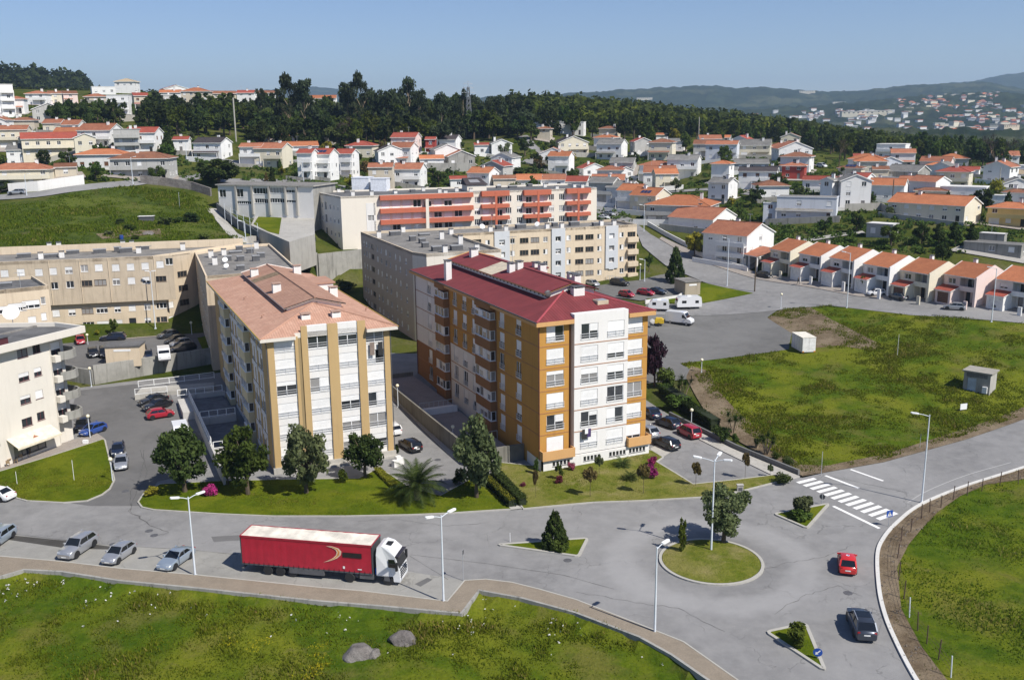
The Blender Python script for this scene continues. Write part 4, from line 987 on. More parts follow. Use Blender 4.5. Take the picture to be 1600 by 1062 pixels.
# --- patios beside the salmon block
T2 = Matrix.Translation((-30.14, 114.57, 0)) @ Matrix.Rotation(YAW, 4, 'Z')
yard = thing('patio', (T2 @ Vector((-4, 16, 0))), YAW, 'sunken dark patios with white railings left of the ochre block', 'patio')
m=MB();m.mark();m.box(-2.3,2.7,-6.0,6.2,-0.5,0.75);m.mark();m.box(-2.3,2.7,6.6,19.0,-0.5,1.3);m.build_each('paving',simple('slate_paving',(0.16,0.16,0.17),0.9,0,0.2,0.2,1.2),yard)
m=MB();m.box(-2.6,-2.3,-17.5,19.5,-0.5,1.75);m.box(-2.3,2.7,6.2,6.6,-0.4,1.8);m.box(-2.29,2.7,-6.35,-6.0,-0.4,1.1);m.box(-2.29,3.0,19.0,19.4,-0.4,2.0);m.box(-4.2,-2.61,11.5,19.4,-0.4,1.5);m.build('wall',render_wall('pale_grey_wall',(0.5,0.48,0.45),0.5),yard)
m = MB()
def rail(m, a, b, z, h=1.0, st=1.3, bars=2):
    a = Vector((*a, 0)); b = Vector((*b, 0)); n = max(1, round((b - a).length / st))
    for k in range(n + 1):
        p = a.lerp(b, k / n); m.box(p.x - 0.05, p.x + 0.05, p.y - 0.05, p.y + 0.05, z, z + h)
    for k in range(bars): zz = z + h - k * (h - 0.15) / max(1, bars - 1) * 1.0; m.bar((a.x, a.y, zz), (b.x, b.y, zz), 0.06, 0.07)
rail(m,(-2.45,19.2),(-2.45,-6.2),1.75);m.mk=[0];m.mark();rail(m,(-2.3,6.4),(2.6,6.4),1.8);m.mark();rail(m,(-2.2,-6.2),(2.6,-6.2),1.1);m.mark();rail(m,(-4.1,19.2),(2.6,19.2),2.0)
m.build_each('railing', WPLAST, yard)
rm = thing('ramp', G(238, 612), 0, 'pale concrete access ramp with white rails in the side street', 'ramp')
o = rm.location
m=MB();q=[G(x,y)-o for x,y in ((211,625),(222,610),(335,600),(335,612),(262,617))];m.prism([(p.x,p.y) for p in q],-0.5,0.55);m.build('ramp_slab',CONC,rm)
m=MB();a,b_,c=G(217,609)-o,G(335,592)-o,G(262,618)-o;rail(m,(a.x,a.y),(b_.x,b_.y),0.5,1.0,2.4);d=G(212,624)-o;rail(m,(d.x,d.y),(c.x,c.y),0.5,1.0,2.0);m.build('railing',WPLAST,rm)
# ---------------------------------------------------------------- the blocks behind
def uz(p0, p1, px, py):                          # where a pixel's ray meets the vertical wall p0-p1: (along, height)
    d = ray(px, py); dx, dy = p1[0] - p0[0], p1[1] - p0[1]; L = math.hypot(dx, dy); ux, uy = dx / L, dy / L
    # t*d.xy = p0 + u*(ux,uy)
    det = d[0] * (-uy) + d[1] * ux
    t = (p0[0] * (-uy) + p0[1] * ux) / det; u = (d[0] * t - p0[0]) * ux + (d[1] * t - p0[1]) * uy
    return u, CAMH + d[2] * t
def zc(ox, oy, s): return lambda x, y: (ox + x / s, oy + y / s)
def rel(poly, o): return [(p[0] - o[0], p[1] - o[1]) for p in poly]
def rooftop(root, o, z, items, roof):
    # items: (kind, px, py, size) on the flat roof at height z
    for k, x, y, sz in items:
        p = unp(x, y, z); q = (p[0] - o[0], p[1] - o[1], z)
        if k == 'c': link('chimney', chimney_mesh(0.9, 0.8, sz, WHITE), roof, q, BR.uniform(0.2, 0.5))
        elif k == 'v': link('roof_vent', skylight_mesh(1.3, 1.0, sz), roof, q, YAW)
        elif k == 'w': link('roof_vent', skylight_mesh(2.4, 1.2, sz), roof, q, YAW)
        elif k == 'd': link('satellite_dish', dish_mesh(sz), roof, q, BR.uniform(-0.4, 0.8))
        elif k == 'a': link('antenna', antenna_mesh(sz), roof, q, BR.uniform(0, 3))
LOGG = dict(n=3, sh=0, fr=simple('bronze_window_frame', (0.16, 0.12, 0.09), 0.5))
# --- tan block round the court (three wings)
CZ = 3.55
dA, dB, dC = (-107.0, 175.9), (-69.2, 184.65), (-64.4, 191.2)
o = (dA[0], dA[1], 0)
d_ = thing('apartment_block', o, 0, 'long weathered tan apartment block with flat roof behind the small court', 'apartment block')
z7 = zc(0, 360, 3.54)
mb = MB(); ZT = 18.4; ZM = 9.75; pr_ = 0.7
n13 = np.array([dB[0] - dA[0], dB[1] - dA[1]]); n13 = n13 / np.linalg.norm(n13); nout = np.array([n13[1], -n13[0]])
uA, uB = (dA[0] + nout[0] * pr_, dA[1] + nout[1] * pr_), (dB[0] + nout[0] * pr_, dB[1] + nout[1] * pr_)
def specs_px(p0, p1, L, conv):
    out = []
    for x, y, w, h, kw in L:
        u, z = uz(p0, p1, *conv(x, y)); out.append((round(u - w / 2, 3), round(z - h / 2, 3), w, h, kw))
    return out
S_ = lambda sh=1.0, **k: dict(n=2, sh=sh, **k)
up=[(x,y,1.35,1.3,S_(s)) for x,y,s in ((25,238,1),(115,232,1),(215,232,1),(293,226,1),(380,220,.5),(640,206,1),(722,202,1),(803,197,1),(885,188,1),(935,172,0))]
up += [(x, y, 1.35, 1.3, S_(s)) for x, y, s in ((300, 306, 0), (388, 299, .0), (643, 283, .3), (727, 278, 1), (808, 275, .6), (215, 312, .3))]
up += [(478, 293, 2.1, 1.15, LOGG), (555, 288, 2.2, 1.15, LOGG), (466, 210, 1.3, 1.3, S_(0)), (546, 206, 1.4, 1.3, S_(1)), (890, 268, 2.0, 1.1, LOGG)]
lo=[(310,458,1.3,1.3,S_(1)),(305,384,1.6,1.0,LOGG),(398,378,1.1,0.9,S_(0)),(398,453,1.3,1.2,S_(.6)),(480,370,2.1,1.0,LOGG),(560,363,2.2,1.0,dict(n=3,sh=0)),(648,358,1.1,.9,S_(.5)),(728,355,1.1,.9,S_(0)),(812,348,1.1,.9,S_(.5)),
      (484,446,2.1,1.1,LOGG),(564,440,2.1,1.2,dict(n=3,sh=.3)),(650,436,1.2,1.2,S_(.5)),(731,428,1.3,1.2,S_(1)),(815,422,1.2,1.2,S_(.4)),(893,416,2.0,1.1,dict(n=3,sh=0)),
      (490,523,2.1,1.2,dict(n=3,sh=0.0)),(570,518,2.2,1.2,dict(n=3,sh=1)),(660,510,1.2,1.2,S_(1)),(818,499,1.2,1.2,S_(.5)),(895,492,2.0,1.1,LOGG),(735,510,1.3,1.9,dict(n=2,sh=0,fr=BLACK))]
r_ = lambda p: (p[0] - o[0], p[1] - o[1])
wall(mb, d_, r_(uA), r_(uB), ZM, ZT, specs_px(uA, uB, up, z7), 0, 0.3)
wall(mb, d_, r_(dA), r_(dB), 2.6, ZM, specs_px(dA, dB, lo, z7), 1, 0.3)
mb.face([(*r_(uA), ZM), (*r_(uB), ZM), (*r_(dB), ZM), (*r_(dA), ZM)], 0); mb.facade(r_(uB), r_(dB), ZM, ZT, (), 0.1, 0)
wall(mb,d_,r_(dB),r_(dC),2.6,ZT-0.4,[(2.0,z,1.3,1.2,S_()) for z in (4.8,7.7,10.6,13.4)]+[(4.8,z,2.2,1.2,LOGG) for z in (4.8,7.7,10.6,13.4)],0,0.3)
wI, w0, w1, w2 = (-63.8, 192.2), (-52.1, 161.4), (-37.7, 168.2), (-52.0, 205.6)
ws = [(u, z, 1.2, 1.2, S_(BR.choice((0, .5, 1)))) for u in (3, 6.5, 14, 18, 22.5, 27.5) for z in (4.6, 7.5, 10.3, 13.2)]
wall(mb, d_, r_(wI), r_(w0), 1.0, 18.0, ws, 0, 0.3); wall(mb, d_, r_(w0), r_(w1), 1.0, 18.0, [], 0); wall(mb, d_, r_(w1), r_(w2), 1.0, 18.0, [], 0)
bk = [(-57.0, 203.2), (-112.0, 190.0)]
mb.facade(r_(w2),r_(bk[0]),1,18.0,(),0.1,0);mb.facade(r_(bk[0]),r_(bk[1]),1,ZT+0.9,(),0.1,1);mb.facade(r_(bk[1]),r_(dA),1,ZT,(),0.1,0)
mb.facade(r_(dC), r_(wI), 1, ZT - 0.4, (), 0.1, 0)
wd = mb.build('wall', [TAN, TAN_L], d_)
ra = flatroof(d_, rel([uA, uB, dB, dC, bk[0], bk[1]], o), ZT - 0.55, FELT); rb = flatroof(d_, rel([wI, w0, w1, w2, bk[0]], o), 17.45, FELT)
pp=MB();parapet(pp,rel([wI,w0,w1,w2,bk[0]],o),17.5,0.45,0.3);parapet(pp,rel([uA,uB,dB,dC,bk[0],bk[1]],o),ZT-0.6,0.62,0.3);pp.box(0.0,0.01,0,0.01,0,0.02)
a, b_ = np.array(bk[1]), np.array(bk[0]); dd = (b_ - a) / np.linalg.norm(b_ - a); nn = np.array([-dd[1], dd[0]])
pp.prism([tuple(r_(a-nn*0.35)),tuple(r_(b_-nn*0.35)),tuple(r_(b_+nn*0.02)),tuple(r_(a+nn*0.02))],ZT-0.5,ZT+1.0);pp.build('parapet',TAN_L,d_)
rooftop(d_,o,ZT-0.5,[('w',38,402,.7),('c',64,404,1.0),('w',80,402,.6),('c',97,402,1.0),('w',114,396,.6),('w',156,395,.7),('v',184,393,.9),('w',197,394,.8),('c',217,395,1.0),('w',228,389,.6),('c',286,390,1.1),('c',92,384,.6),('c',77,385,.6),('c',192,381,.5),('c',206,381,.5)],ra)
rooftop(d_,o,17.5,[('c',330,402,1.2),('c',336,413,1.2),('c',350,398,1.0),('d',352,411,.5),('d',354,420,.45),('v',356,407,.8),('v',374,391,.8),('v',376,407,.8),('w',360,385,.7),('v',391,395,.8),('v',376,421,.7),('w',384,385,.4),('v',400,407,.9),('v',408,402,.8),('c',401,388,1.2),('c',352,386,1.0),('a',394,400,2.5),('w',368,395,.3)],rb)
dp = MB()
for x in (265 / 3.54, 435 / 3.54, 595 / 3.54, 850 / 3.54):
    u,z=uz(uA,uB,x,405);q=(uA[0]+n13[0]*u+nout[0]*0.06-o[0],uA[1]+n13[1]*u+nout[1]*0.06-o[1]);dp.mark();dp.tube([(*q,ZM),(*q,ZT-0.1)],0.07,6)
dp.build_each('drainpipe', TAN_L, d_)
# left wing in front
lw = [(-93.0, 140.5), (-75.0, 153.2), (-82.5, 163.5), (-101, 152)]
oo = (*lw[0], 0)
lwb = thing('apartment_block', oo, 0, 'tan flat-roofed wing behind the cream corner block at the left edge', 'apartment block')
mb = MB(); q = rel(lw, oo); zz = zc(0, 360, 3.54)
wsx=specs_px(lw[0],lw[1],[(20,440,1.5,1.2,dict(n=2,sh=.5)),(96,424,2.6,1.3,dict(n=3,sh=.6)),(172,409,2.6,1.3,dict(n=3,sh=.6)),(238,388,.7,1.2,dict(n=1,sh=0)),(243,476,.8,1.2,dict(n=1,sh=1)),(178,496,1.2,1.2,S_(1))],zz)
wall(mb,lwb,q[0],q[1],2,18.0,wsx,0,0.25);wall(mb,lwb,q[1],q[2],2,18.0,[(3,z,1.2,1.2,S_()) for z in (5,8,11,14)]+[(8,z,1.2,1.2,S_()) for z in (5,8,11,14)],0);mb.facade(q[2],q[3],2,18,(),.1,0);mb.facade(q[3],q[0],2,18,(),.1,0)
mb.build('wall', TAN_L, lwb); rr = flatroof(lwb, q, 17.5, FELT_D); pp = MB(); parapet(pp, q, 17.4, 0.6, 0.3); pp.build('parapet', TAN, lwb)
rooftop(lwb, oo, 17.5, [('w', 6, 448, .6)], rr); link('antenna', antenna_mesh(3), rr, (14.5, 10.8, 17.5))
# court: raised yard with its retaining wall
cpoly=[Vector(unp(x,y,CZ)[:2]) for x,y in ((96,570),(118,574),(145,577.5),(333,549),(336,540))]+[Vector((-48,166)),Vector((-62,196)),Vector((-70,190)),Vector((-110,181)),Vector((-112,170))]
court = sheet('court', cpoly, 0, ASPH_SIDE, 4, skirt=3.5, fn=lambda x, y: np.full(len(x), CZ))
cl = [Vector(unp(x, y, CZ)[:2]) for x, y in ((96, 570), (118, 574), (145, 577.5), (333, 549))]
rw = thing('retaining_wall', (*cl[1], 0), 0, 'stained concrete retaining wall below the tan block court', 'wall')
m = MB()
for a, b_ in zip(cl, cl[1:]):
    d=(b_-a).normalized();n=Vector((-d.y,d.x))*0.3;m.prism([(v.x-cl[1].x,v.y-cl[1].y) for v in (a-n*1.02,b_-n*1.02,b_+n*.4,a+n*.4)],-0.5,CZ+(0.75 if a==cl[2] else 0.05))
m.build('wall', CONC_OLD, rw)
cg=sheet('lawn',[Vector(unp(x,y,CZ)[:2]) for x,y in ((112,531),(112,521),(150,521),(196,518),(205,520),(201,526),(150,529))],CZ+0.06,GR_LAWN,2,fn=lambda x,y:np.zeros(len(x)))
cg2=sheet('lawn',[Vector(unp(x,y,CZ)[:2]) for x,y in ((221,517),(221,521),(263,517),(262,510))],CZ+0.06,GR_LAWN,2,fn=lambda x,y:np.zeros(len(x)))
cg3=sheet('lawn',[Vector(unp(x,y,CZ)[:2]) for x,y in ((308,528),(326,524),(333,540),(318,549))],CZ+0.06,GR_LAWN,2,fn=lambda x,y:np.zeros(len(x)))
cp=sheet('pavement',[Vector(unp(x,y,CZ)[:2]) for x,y in ((201,527),(205,518),(221,516),(222,522),(250,520),(262,524),(205,529),(150,531))],CZ+0.05,PAVE_GREY,2,fn=lambda x,y:np.zeros(len(x)))
def hut(name, label, base, w, d, h, yaw, z, wm, rm, cat='utility hut', vent=True):
    t = thing(name, (base[0], base[1], z), yaw, label, cat); m = MB()
    m.box(-w / 2, w / 2, 0, d, -0.4, h); m.build('wall', wm, t)
    m = MB(); m.box(-w / 2 - 0.15, w / 2 + 0.15, -0.15, d + 0.15, h + 0.002, h + 0.2); m.build('roof', rm, t)
    if vent: m = MB(); m.box(-w / 4, w / 4, -0.04, -0.005, h - 0.75, h - 0.4); m.build('vent', WPLAST, t)
    return t
p=unp(193,569,CZ);hut('utility_hut','small tan concrete utility hut on the retaining wall of the court',p,5.6,3.6,3.0,0.1,CZ,TAN_L,FELT_D)
# --- tan and grey block behind the crimson roof (L-shaped)
fp = [(-18.85, 181.5), (-15.9, 178.6), (-1.9, 184.2), (-12.6, 210.8), (29.8, 226.5), (25.2, 238.7), (-34.0, 216.6)]
o=(*fp[0],0);f_=thing('apartment_block',o,0,'tan flat-roofed apartment block with pale grey strips behind the crimson roof','apartment block')
q = rel(fp, o); mb = MB(); ZT = 19.0
z5 = zc(740, 330, 5.926); z6 = zc(300, 380, 3.54); sp = []
P3, P4 = fp[3], fp[4]
sm = lambda s: dict(n=2, sh=s)
for i, yy in enumerate((0, 113, 224, 332)):
    for x,yb,k in ((30,287,'L'),(130,292,'S'),(260,290,'G'),(360,278,'S'),(468,272,'L'),(568,266,'L'),(665,262,'S'),(780,258,'G'),(880,247,'S'),(978,243,'L'),(1073,238,'L'),(1165,234,'S'),(1275,228,'G'),(1370,219,'S'),(1462,214,'L')):
        u, z = uz(P3, P4, *z5(x, yb + yy))
        if k == 'L': sp.append((u - 1.05, z - 0.6, 2.1, 1.2, LOGG))
        elif k == 'S': sp.append((u - 0.55, z - 0.55, 1.1, 1.15, dict(n=2, sh=BR.choice((.0, 1, 1, 1)), half=BR.choice((1, 2)))))
        elif not (x == 1275 and i == 3): sp.append((u - 0.65, z - 0.5, 1.3, 1.1, sm(BR.choice((0, 1, .6)))))
wall(mb, f_, q[3], q[4], 2, ZT, sp, 0, 0.35)
sp = []
for z in (3.0, 5.75, 8.5, 11.25, 14.0, 16.2):
    for u, w in ((2, 1.0), (4.2, 1.0), (6.6, .9), (8.6, 2.2), (13, 1.1), (16, 1.0), (19.5, 1.1), (22.5, 1.0), (26.5, .9), (29.5, .9), (33.5, 1.0)):
        sp.append((u, z, w, 1.1, dict(n=2, sh=BR.choice((0, 1, 1, .6))) if w < 2 else LOGG))
wall(mb, f_, q[6], q[0], -0.5, ZT, sp, 1, 0.25)
wall(mb,f_,q[0],q[1],-0.5,ZT,[],2);wall(mb,f_,q[1],q[2],-0.5,ZT,[(u,z,1.3,1.2,sm(1)) for u in (3,7,11) for z in (3,6,9,12,15)],2,0.25)
wall(mb, f_, q[2], q[3], -0.5, ZT, [], 2); mb.facade(q[4], q[5], 2, ZT, (), .1, 0); mb.facade(q[5], q[6], 2, ZT, (), .1, 1)
mb.build('wall', [TAN_L, TAUPE, CREAMW], f_)
gs = MB(); L34 = math.hypot(P4[0] - P3[0], P4[1] - P3[1]); dx, dy = (P4[0] - P3[0]) / L34, (P4[1] - P3[1]) / L34
for xa,xb,zb in ((190,330,6.2),(720,845,6.2),(1220,1335,9.0)):       # pale grey pilasters framing their windows: four slabs round each opening
    ua = uz(P3, P4, *z5(xa, 250))[0]; ub = uz(P3, P4, *z5(xb, 240))[0]; gs.mark()
    ops = [s for s in sp if 0]
    zs=sorted([(s[1],s[1]+s[3]) for s in [(u-0.65,z-0.5,1.3,1.1) for u,z in [uz(P3,P4,*z5((xa+xb)/2-2,(290 if xa==190 else 258 if xa==720 else 228)+yy)) for yy in (0,113,224,332)]]])
    gs.T = Matrix.Translation((q[3][0], q[3][1], 0)) @ Matrix.Rotation(math.atan2(dy, dx), 4, 'Z')
    uc = (uz(P3, P4, *z5((xa + xb) / 2, 258))[0]); uw = {190: 260, 720: 780, 1220: 1275}[xa]; uc = uz(P3, P4, *z5(uw, 258))[0]
    gs.box(ua, uc - 0.68, -0.3, -0.003, zb, ZT + 0.02); gs.box(uc + 0.68, ub, -0.3, -0.003, zb, ZT + 0.02)
    prev = zb
    for za, zb2 in zs:
        if za > prev: gs.box(uc - 0.679, uc + 0.679, -0.3, -0.003, prev, za - 0.03)
        prev = zb2 + 0.03
    gs.box(uc - 0.679, uc + 0.679, -0.3, -0.003, prev, ZT + 0.02)
gs.T = None
gs.build_each('pilaster', GREYBLUE, f_)
bl = MB()
for i, yy in enumerate((0, 113, 224, 332)):                          # parapets of the end balconies
    u,z=uz(P3,P4,*z5(1462,214+yy));bl.mark();bl.T=Matrix.Translation((q[3][0],q[3][1],0)) @ Matrix.Rotation(math.atan2(dy,dx),4,'Z');bl.box(u-1.3,L34+0.1,-0.9,-0.004,z-1.75,z-0.62)
bl.build_each('balcony_parapet', TAN_L, f_)
rf_ = flatroof(f_, q, ZT - 0.5, FELT); pp = MB(); parapet(pp, q, ZT - 0.55, 0.58, 0.3); pp.build('parapet', TAN, f_)
z7b = zc(740, 270, 5.926); z8 = zc(460, 270, 5.333)
rooftop(f_,o,ZT-0.45,[('c',*z8(705,540),1.2),('w',*z8(838,520),.8),('c',*z8(905,492),1.1),('v',*z8(985,565),.9),('v',*z8(1065,585),.9),('v',*z8(1090,620),.9),('w',*z8(1195,648),.8),('c',*z8(1255,660),1.1),('c',*z8(1228,550),1.4),('c',*z8(1305,510),1.0),('w',*z8(1350,640),.8),('c',*z8(1385,590),1.5),('c',*z8(1520,645),1.1),('w',*z8(1080,520),.3),
   ('c',*z7b(155,548),1.1),('v',*z7b(230,520),.8),('c',*z7b(300,543),1.1),('w',*z7b(435,512),.8),('d',*z7b(590,505),.6),('c',*z7b(680,517),1.0),('v',*z7b(750,495),.8),('c',*z7b(815,515),1.1),('w',*z7b(930,487),.8),('v',*z7b(1125,490),.7),('c',*z7b(1180,487),1.0),('c',*z7b(1300,485),1.0),('a',*z8(1025,530),2.6),('a',*z7b(165,500),2.4),('d',*z7b(80,528),.6)],rf_)
# ground-floor entrance railings
m=MB();a=G(948,437)-Vector(o);b_=G(972,440)-Vector(o);rail(m,(a.x,a.y),(b_.x,b_.y),G(960,440).z,1.1,0.7);m.build('entrance_railing',WPLAST,f_)
# --- cream block with brick-red balconies
ep = [(-42.5, 241.3), (23.6, 264.2), (17.0, 283.0), (-53.6, 261.5)]
o = (*ep[0], 0); e_ = thing('apartment_block', o, 0, 'cream apartment block with brick-red balcony bands', 'apartment block')
q = rel(ep, o); ZT = 25.0; mb = MB(); E0, E1 = ep[0], ep[1]
ez = zc(460, 270, 5.333); ez2 = zc(740, 270, 5.926)
ue = lambda c, x, y=250: uz(E0, E1, *c(x, y))[0]
u1, u2 = ue(ez, 708), ue(ez, 1482)
rowsE = [uz(E0, E1, *ez(1000, yy))[1] for yy in (262, 355, 445)]
sp = [(ue(ez, 607), uz(E0, E1, *ez(630, 378))[1] - 0.7, 2.0, 1.4, dict(n=2, sh=0))]
rb_ = [(u, z) for z in rowsE for u in np.arange(u1 + 0.5, u2 - 2.4, 2.75)]
sp += [(u, z - 0.75, 2.1, 1.9, dict(n=2, sh=BR.choice((0, .3, 1, 1, 1)))) for u, z in rb_]
for x, ys in ((35, (252, 358, 458)), (325, (240, 350, 448)), (425, (235, 340, 440)), (720, (226, 330, 428)), (815, (222, 328, 425))):
    for y in ys:
        u, z = uz(E0, E1, *ez2(x, y)); sp.append((u - 0.75, z - 0.8, 1.5, 1.6, dict(n=3, sh=BR.choice((0, 0, .4)))))
for x, ys in ((115, (265, 372)), (240, (258, 365)), (512, (243, 348)), (622, (240, 345)), (885, (226, 330)), (990, (226, 330))):
    for y in list(ys) + [ys[1] + 100]:
        u, z = uz(E0, E1, *ez2(x, y)); sp.append((u - 0.85, z - 0.95, 1.7, 1.9, dict(n=2, sh=BR.choice((0, .2, 1)))))
sp.sort(); sp2 = []
for s in sp:
    if not any(abs(s[0]-t[0])<2.2 and abs(s[1]-t[1])<2.0 and (s[0]<t[0]+t[2]+.05 and t[0]<s[0]+s[2]+.05) for t in sp2):sp2.append(s)
wall(mb, e_, q[0], q[1], 9, ZT, sp2, 0, 0.2)
sl_=[(u,z,1.1,1.25,dict(n=2,sh=BR.choice((0,0,0,.3)))) for u in (2.5,5,7.5,14,17,20) for z in (14.6,18,21.3)]+[(10,z,1.6,2.1,dict(n=2,sh=0)) for z in (14.2,17.6,20.9)]+[(u,11.6,1.3,1.5,dict(n=2,sh=0)) for u in (3,6,9,14,18)]
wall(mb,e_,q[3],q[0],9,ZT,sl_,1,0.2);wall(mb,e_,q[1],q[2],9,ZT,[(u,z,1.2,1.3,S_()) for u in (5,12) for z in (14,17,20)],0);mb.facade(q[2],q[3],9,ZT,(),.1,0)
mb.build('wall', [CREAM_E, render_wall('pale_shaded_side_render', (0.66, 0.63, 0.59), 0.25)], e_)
TE = Matrix.Rotation(math.atan2(q[1][1], q[1][0]), 4, 'Z')
bn = MB(); bn.T = TE
for za in (ZT - 1.15, rowsE[0] - 1.95, rowsE[1] - 1.95): bn.mark(); bn.box(u1, u2, -1.25, -0.003, za, za + 1.15)
for x0, x1, xp in ((65, 320, 195), (455, 705, 585), (850, 1070, 955)):
    a, b_ = ue(ez2, x0), ue(ez2, x1); cpx = ue(ez2, xp)
    zs = [uz(E0, E1, *ez2(xp, y))[1] for y in ((190, 305, 415) if x0 == 65 else (180, 290, 397) if x0 == 455 else (165, 275, 380))]
    for z, h in zip(zs, (1.3, 0.95, 0.95)): bn.mark(); bn.box(a, b_, -1.3, -0.003, z - h / 2, z + h / 2)
    bn.mark(); bn.box(cpx - 0.3, cpx + 0.3, -1.36, -1.302, 10.5, zs[0] + 0.5)
bn.build_each('balcony_band', REDPAINT, e_)
ws_ = MB(); ws_.T = TE; a, b_ = ue(ez, 596), ue(ez, 658); zq = sp[[i for i, s in enumerate(sp) if abs(s[2] - 2.0) < .01 and abs(s[3] - 1.4) < .01][0]]
ws_.box(a,zq[0]-0.02,-0.06,-0.003,11,23.2);ws_.box(zq[0]+2.02,b_,-0.06,-0.003,11,23.2);ws_.box(zq[0]-0.019,zq[0]+2.019,-0.06,-0.003,11,zq[1]-0.02);ws_.box(zq[0]-0.019,zq[0]+2.019,-0.06,-0.003,zq[1]+1.42,23.2);ws_.build('white_panel',WHITE,e_)
pls = MB(); pls.T = TE; a = ue(ez, 1097); pls.box(a - 0.4, a + 0.4, -1.28, -0.004, 11.5, ZT - 1.2); pls.build('pilaster', CREAM_E, e_)
re_ = flatroof(e_, q, ZT - 0.4, FELT_D); pp = MB(); parapet(pp, q, ZT - 0.45, 0.5, 0.3); pp.build('parapet', CREAM_E, e_)
rooftop(e_,o,ZT-0.35,[('c',*ez(368,160),.7),('v',*ez(440,165),.5),('c',*ez(487,190),.9),('c',*ez(645,188),.9),('c',*ez(840,172),.6),('v',*ez(985,160),.6),('c',*ez(1075,150),.8),('c',*ez(1210,165),.8),('c',*ez(1260,175),.8),('c',*ez(1352,155),.8),('c',*ez(1470,155),.6),
   ('v',*ez2(230,140),.5),('w',*ez2(360,140),.5),('c',*ez2(660,133),.8),('c',*ez2(770,148),.6),('c',*ez2(930,133),.7),('c',*ez2(1005,138),.8),('v',*ez2(520,125),.6),('a',*ez2(600,130),2)],re_)
def loose_box(name, label, cat, px0, px1, py0, pyb, z, dep, m, yaw=None, roofm=None):
    a = unp(px0, pyb, z); b = unp(px1, pyb, z); w = np.linalg.norm((b - a)[:2]); yaw = math.atan2(b[1] - a[1], b[0] - a[0]) if yaw is None else yaw
    t = unp((px0 + px1) / 2, py0, z); D = math.hypot(*((a + b) / 2)[:2]); h = atd((px0 + px1) / 2, py0, D + dep * .5)[2] - z
    t = thing(name, tuple(a), yaw, label, cat); mm = MB(); mm.box(0, w, 0, dep, -1.0, h); mm.build('wall', m, t)
    mm = MB(); mm.box(-0.1, w + 0.1, -0.1, dep + 0.1, h + 0.002, h + 0.15); mm.build('roof', roofm or m, t); return t
# stair tower with dark glazed slope and two white tanks on the roof line
lz=loose_box('rooftop_tank','left white box tank behind the cream block roof','tank',*[ez(x,0)[0] for x in (480,620)],ez(0,40)[1],ez(0,152)[1],ZT-0.4,5.5,simple('white_tank_sheet',(0.74,0.76,0.8),0.4))
lz=loose_box('rooftop_tank','right white box tank behind the cream block roof','tank',*[ez(x,0)[0] for x in (637,768)],ez(0,48)[1],ez(0,155)[1],ZT-0.4,4.0,MATS['white_tank_sheet'])
st=thing('stair_tower',tuple(unp(*ez(1440,155),ZT-0.4)),math.atan2(q[1][1],q[1][0]),'cream stair head with dark sloping roof and skylight on the cream block','stair tower')
m=MB();m.box(0,5.5,0,5,-1,1.6);m.build('wall',CREAM_E,st);m=MB();m.prism([(-0.3,-0.3),(5.8,-0.3),(5.8,5.3),(-0.3,5.3)],1.602,1.75);m.face([(-0.3,-0.3,1.76),(5.8,-0.3,1.76),(5.2,5.3,3.3),(0.2,5.3,3.3)]);m.face([(-.3,-.3,1.76),(.2,5.3,3.3),(-.3,5.3,1.76)]);m.face([(5.8,-.3,1.76),(5.8,5.3,1.76),(5.2,5.3,3.3)]);m.face([(.2,5.3,3.3),(5.2,5.3,3.3),(5.8,5.3,1.76),(-.3,5.3,1.76)]);ro=m.build('roof',TILE_D,st)
m = MB(); m.face([(1.2, 1.2, 2.24), (4.2, 1.2, 2.24), (4.0, 3.6, 2.9), (1.4, 3.6, 2.9)]); m.build('skylight', GLASS_C, ro)
# --- cream corner block at the left edge
Fp = np.array((-62.56, 126.2)); ua = np.array((math.cos(math.radians(66)), math.sin(math.radians(66)))); na = np.array((ua[1], -ua[0]))
A0 = Fp - ua * 9.6; Aend = Fp + ua * 2.7; ang = math.radians(66)
o = (*A0, 0); a_ = thing('apartment_block', o, ang, 'cream flat-roofed corner block with green balconies and shop awnings', 'apartment block')
az = zc(0, 480, 6.64); az2 = zc(0, 620, 6.64); mb = MB()
# local frame: x along the facade away from the camera, y inwards
up4=[uz(A0,Aend,*az(x,y)) for x,y in ((232,475),(378,428),(248,720),(392,668),(265,955),(407,900))]+[uz(A0,Aend,*az2(x,y)) for x,y in ((282,258),(425,195))]
sp=[(u-(0.8 if i%2==0 else 0.6),z-0.6,1.6 if i%2==0 else 1.2,1.15,dict(n=2,sh=(0,.0,.5,.5,.4,1,0,0)[i],fr=MAROON)) for i,(u,z) in enumerate(up4)]
sp.append((2.2, 0.6, 5.0, 1.6, dict(n=4, sh=0, fr=BLACK)))
wall(mb, a_, (0, 0), (9.6, 0), 0, 15.2, sp, 0, 0.2)
dz = [3.6, 6.45, 9.3, 12.15]
spd = [(0.7, z + 0.1, 1.5, 2.1, dict(n=2, sh=BR.choice((.3, .5)), fr=MAROON)) for z in dz]
wall(mb, a_, (9.6, 0.7), (12.3, 0.7), 0, 15.2, spd, 0, 0.2); mb.facade((9.6, 0), (9.6, 0.7), 0, 15.2, (), .1, 0)
mb.facade((12.3, 0.7), (12.3, 12), 0, 15.2, (), .1, 0); mb.facade((12.3, 12), (-18, 12), 0, 15.2, (), .1, 0)
wall(mb,a_,(-12,1.2),(0,1.2),0,15.2,[(u,z,1.8,2.1,dict(n=2,sh=.4,fr=MAROON)) for u in (2,6,9.5) for z in dz]+[(2,.4,8,2.4,dict(n=5,sh=0,fr=BLACK))],0,0.2);mb.facade((0,1.2),(0,0),0,15.2,(),.1,0)
mb.facade((-18, 12), (-18, 1.2), 0, 15.2, (), .1, 0); mb.facade((-18, 1.2), (-12, 1.2), 0, 15.2, (), .1, 0)
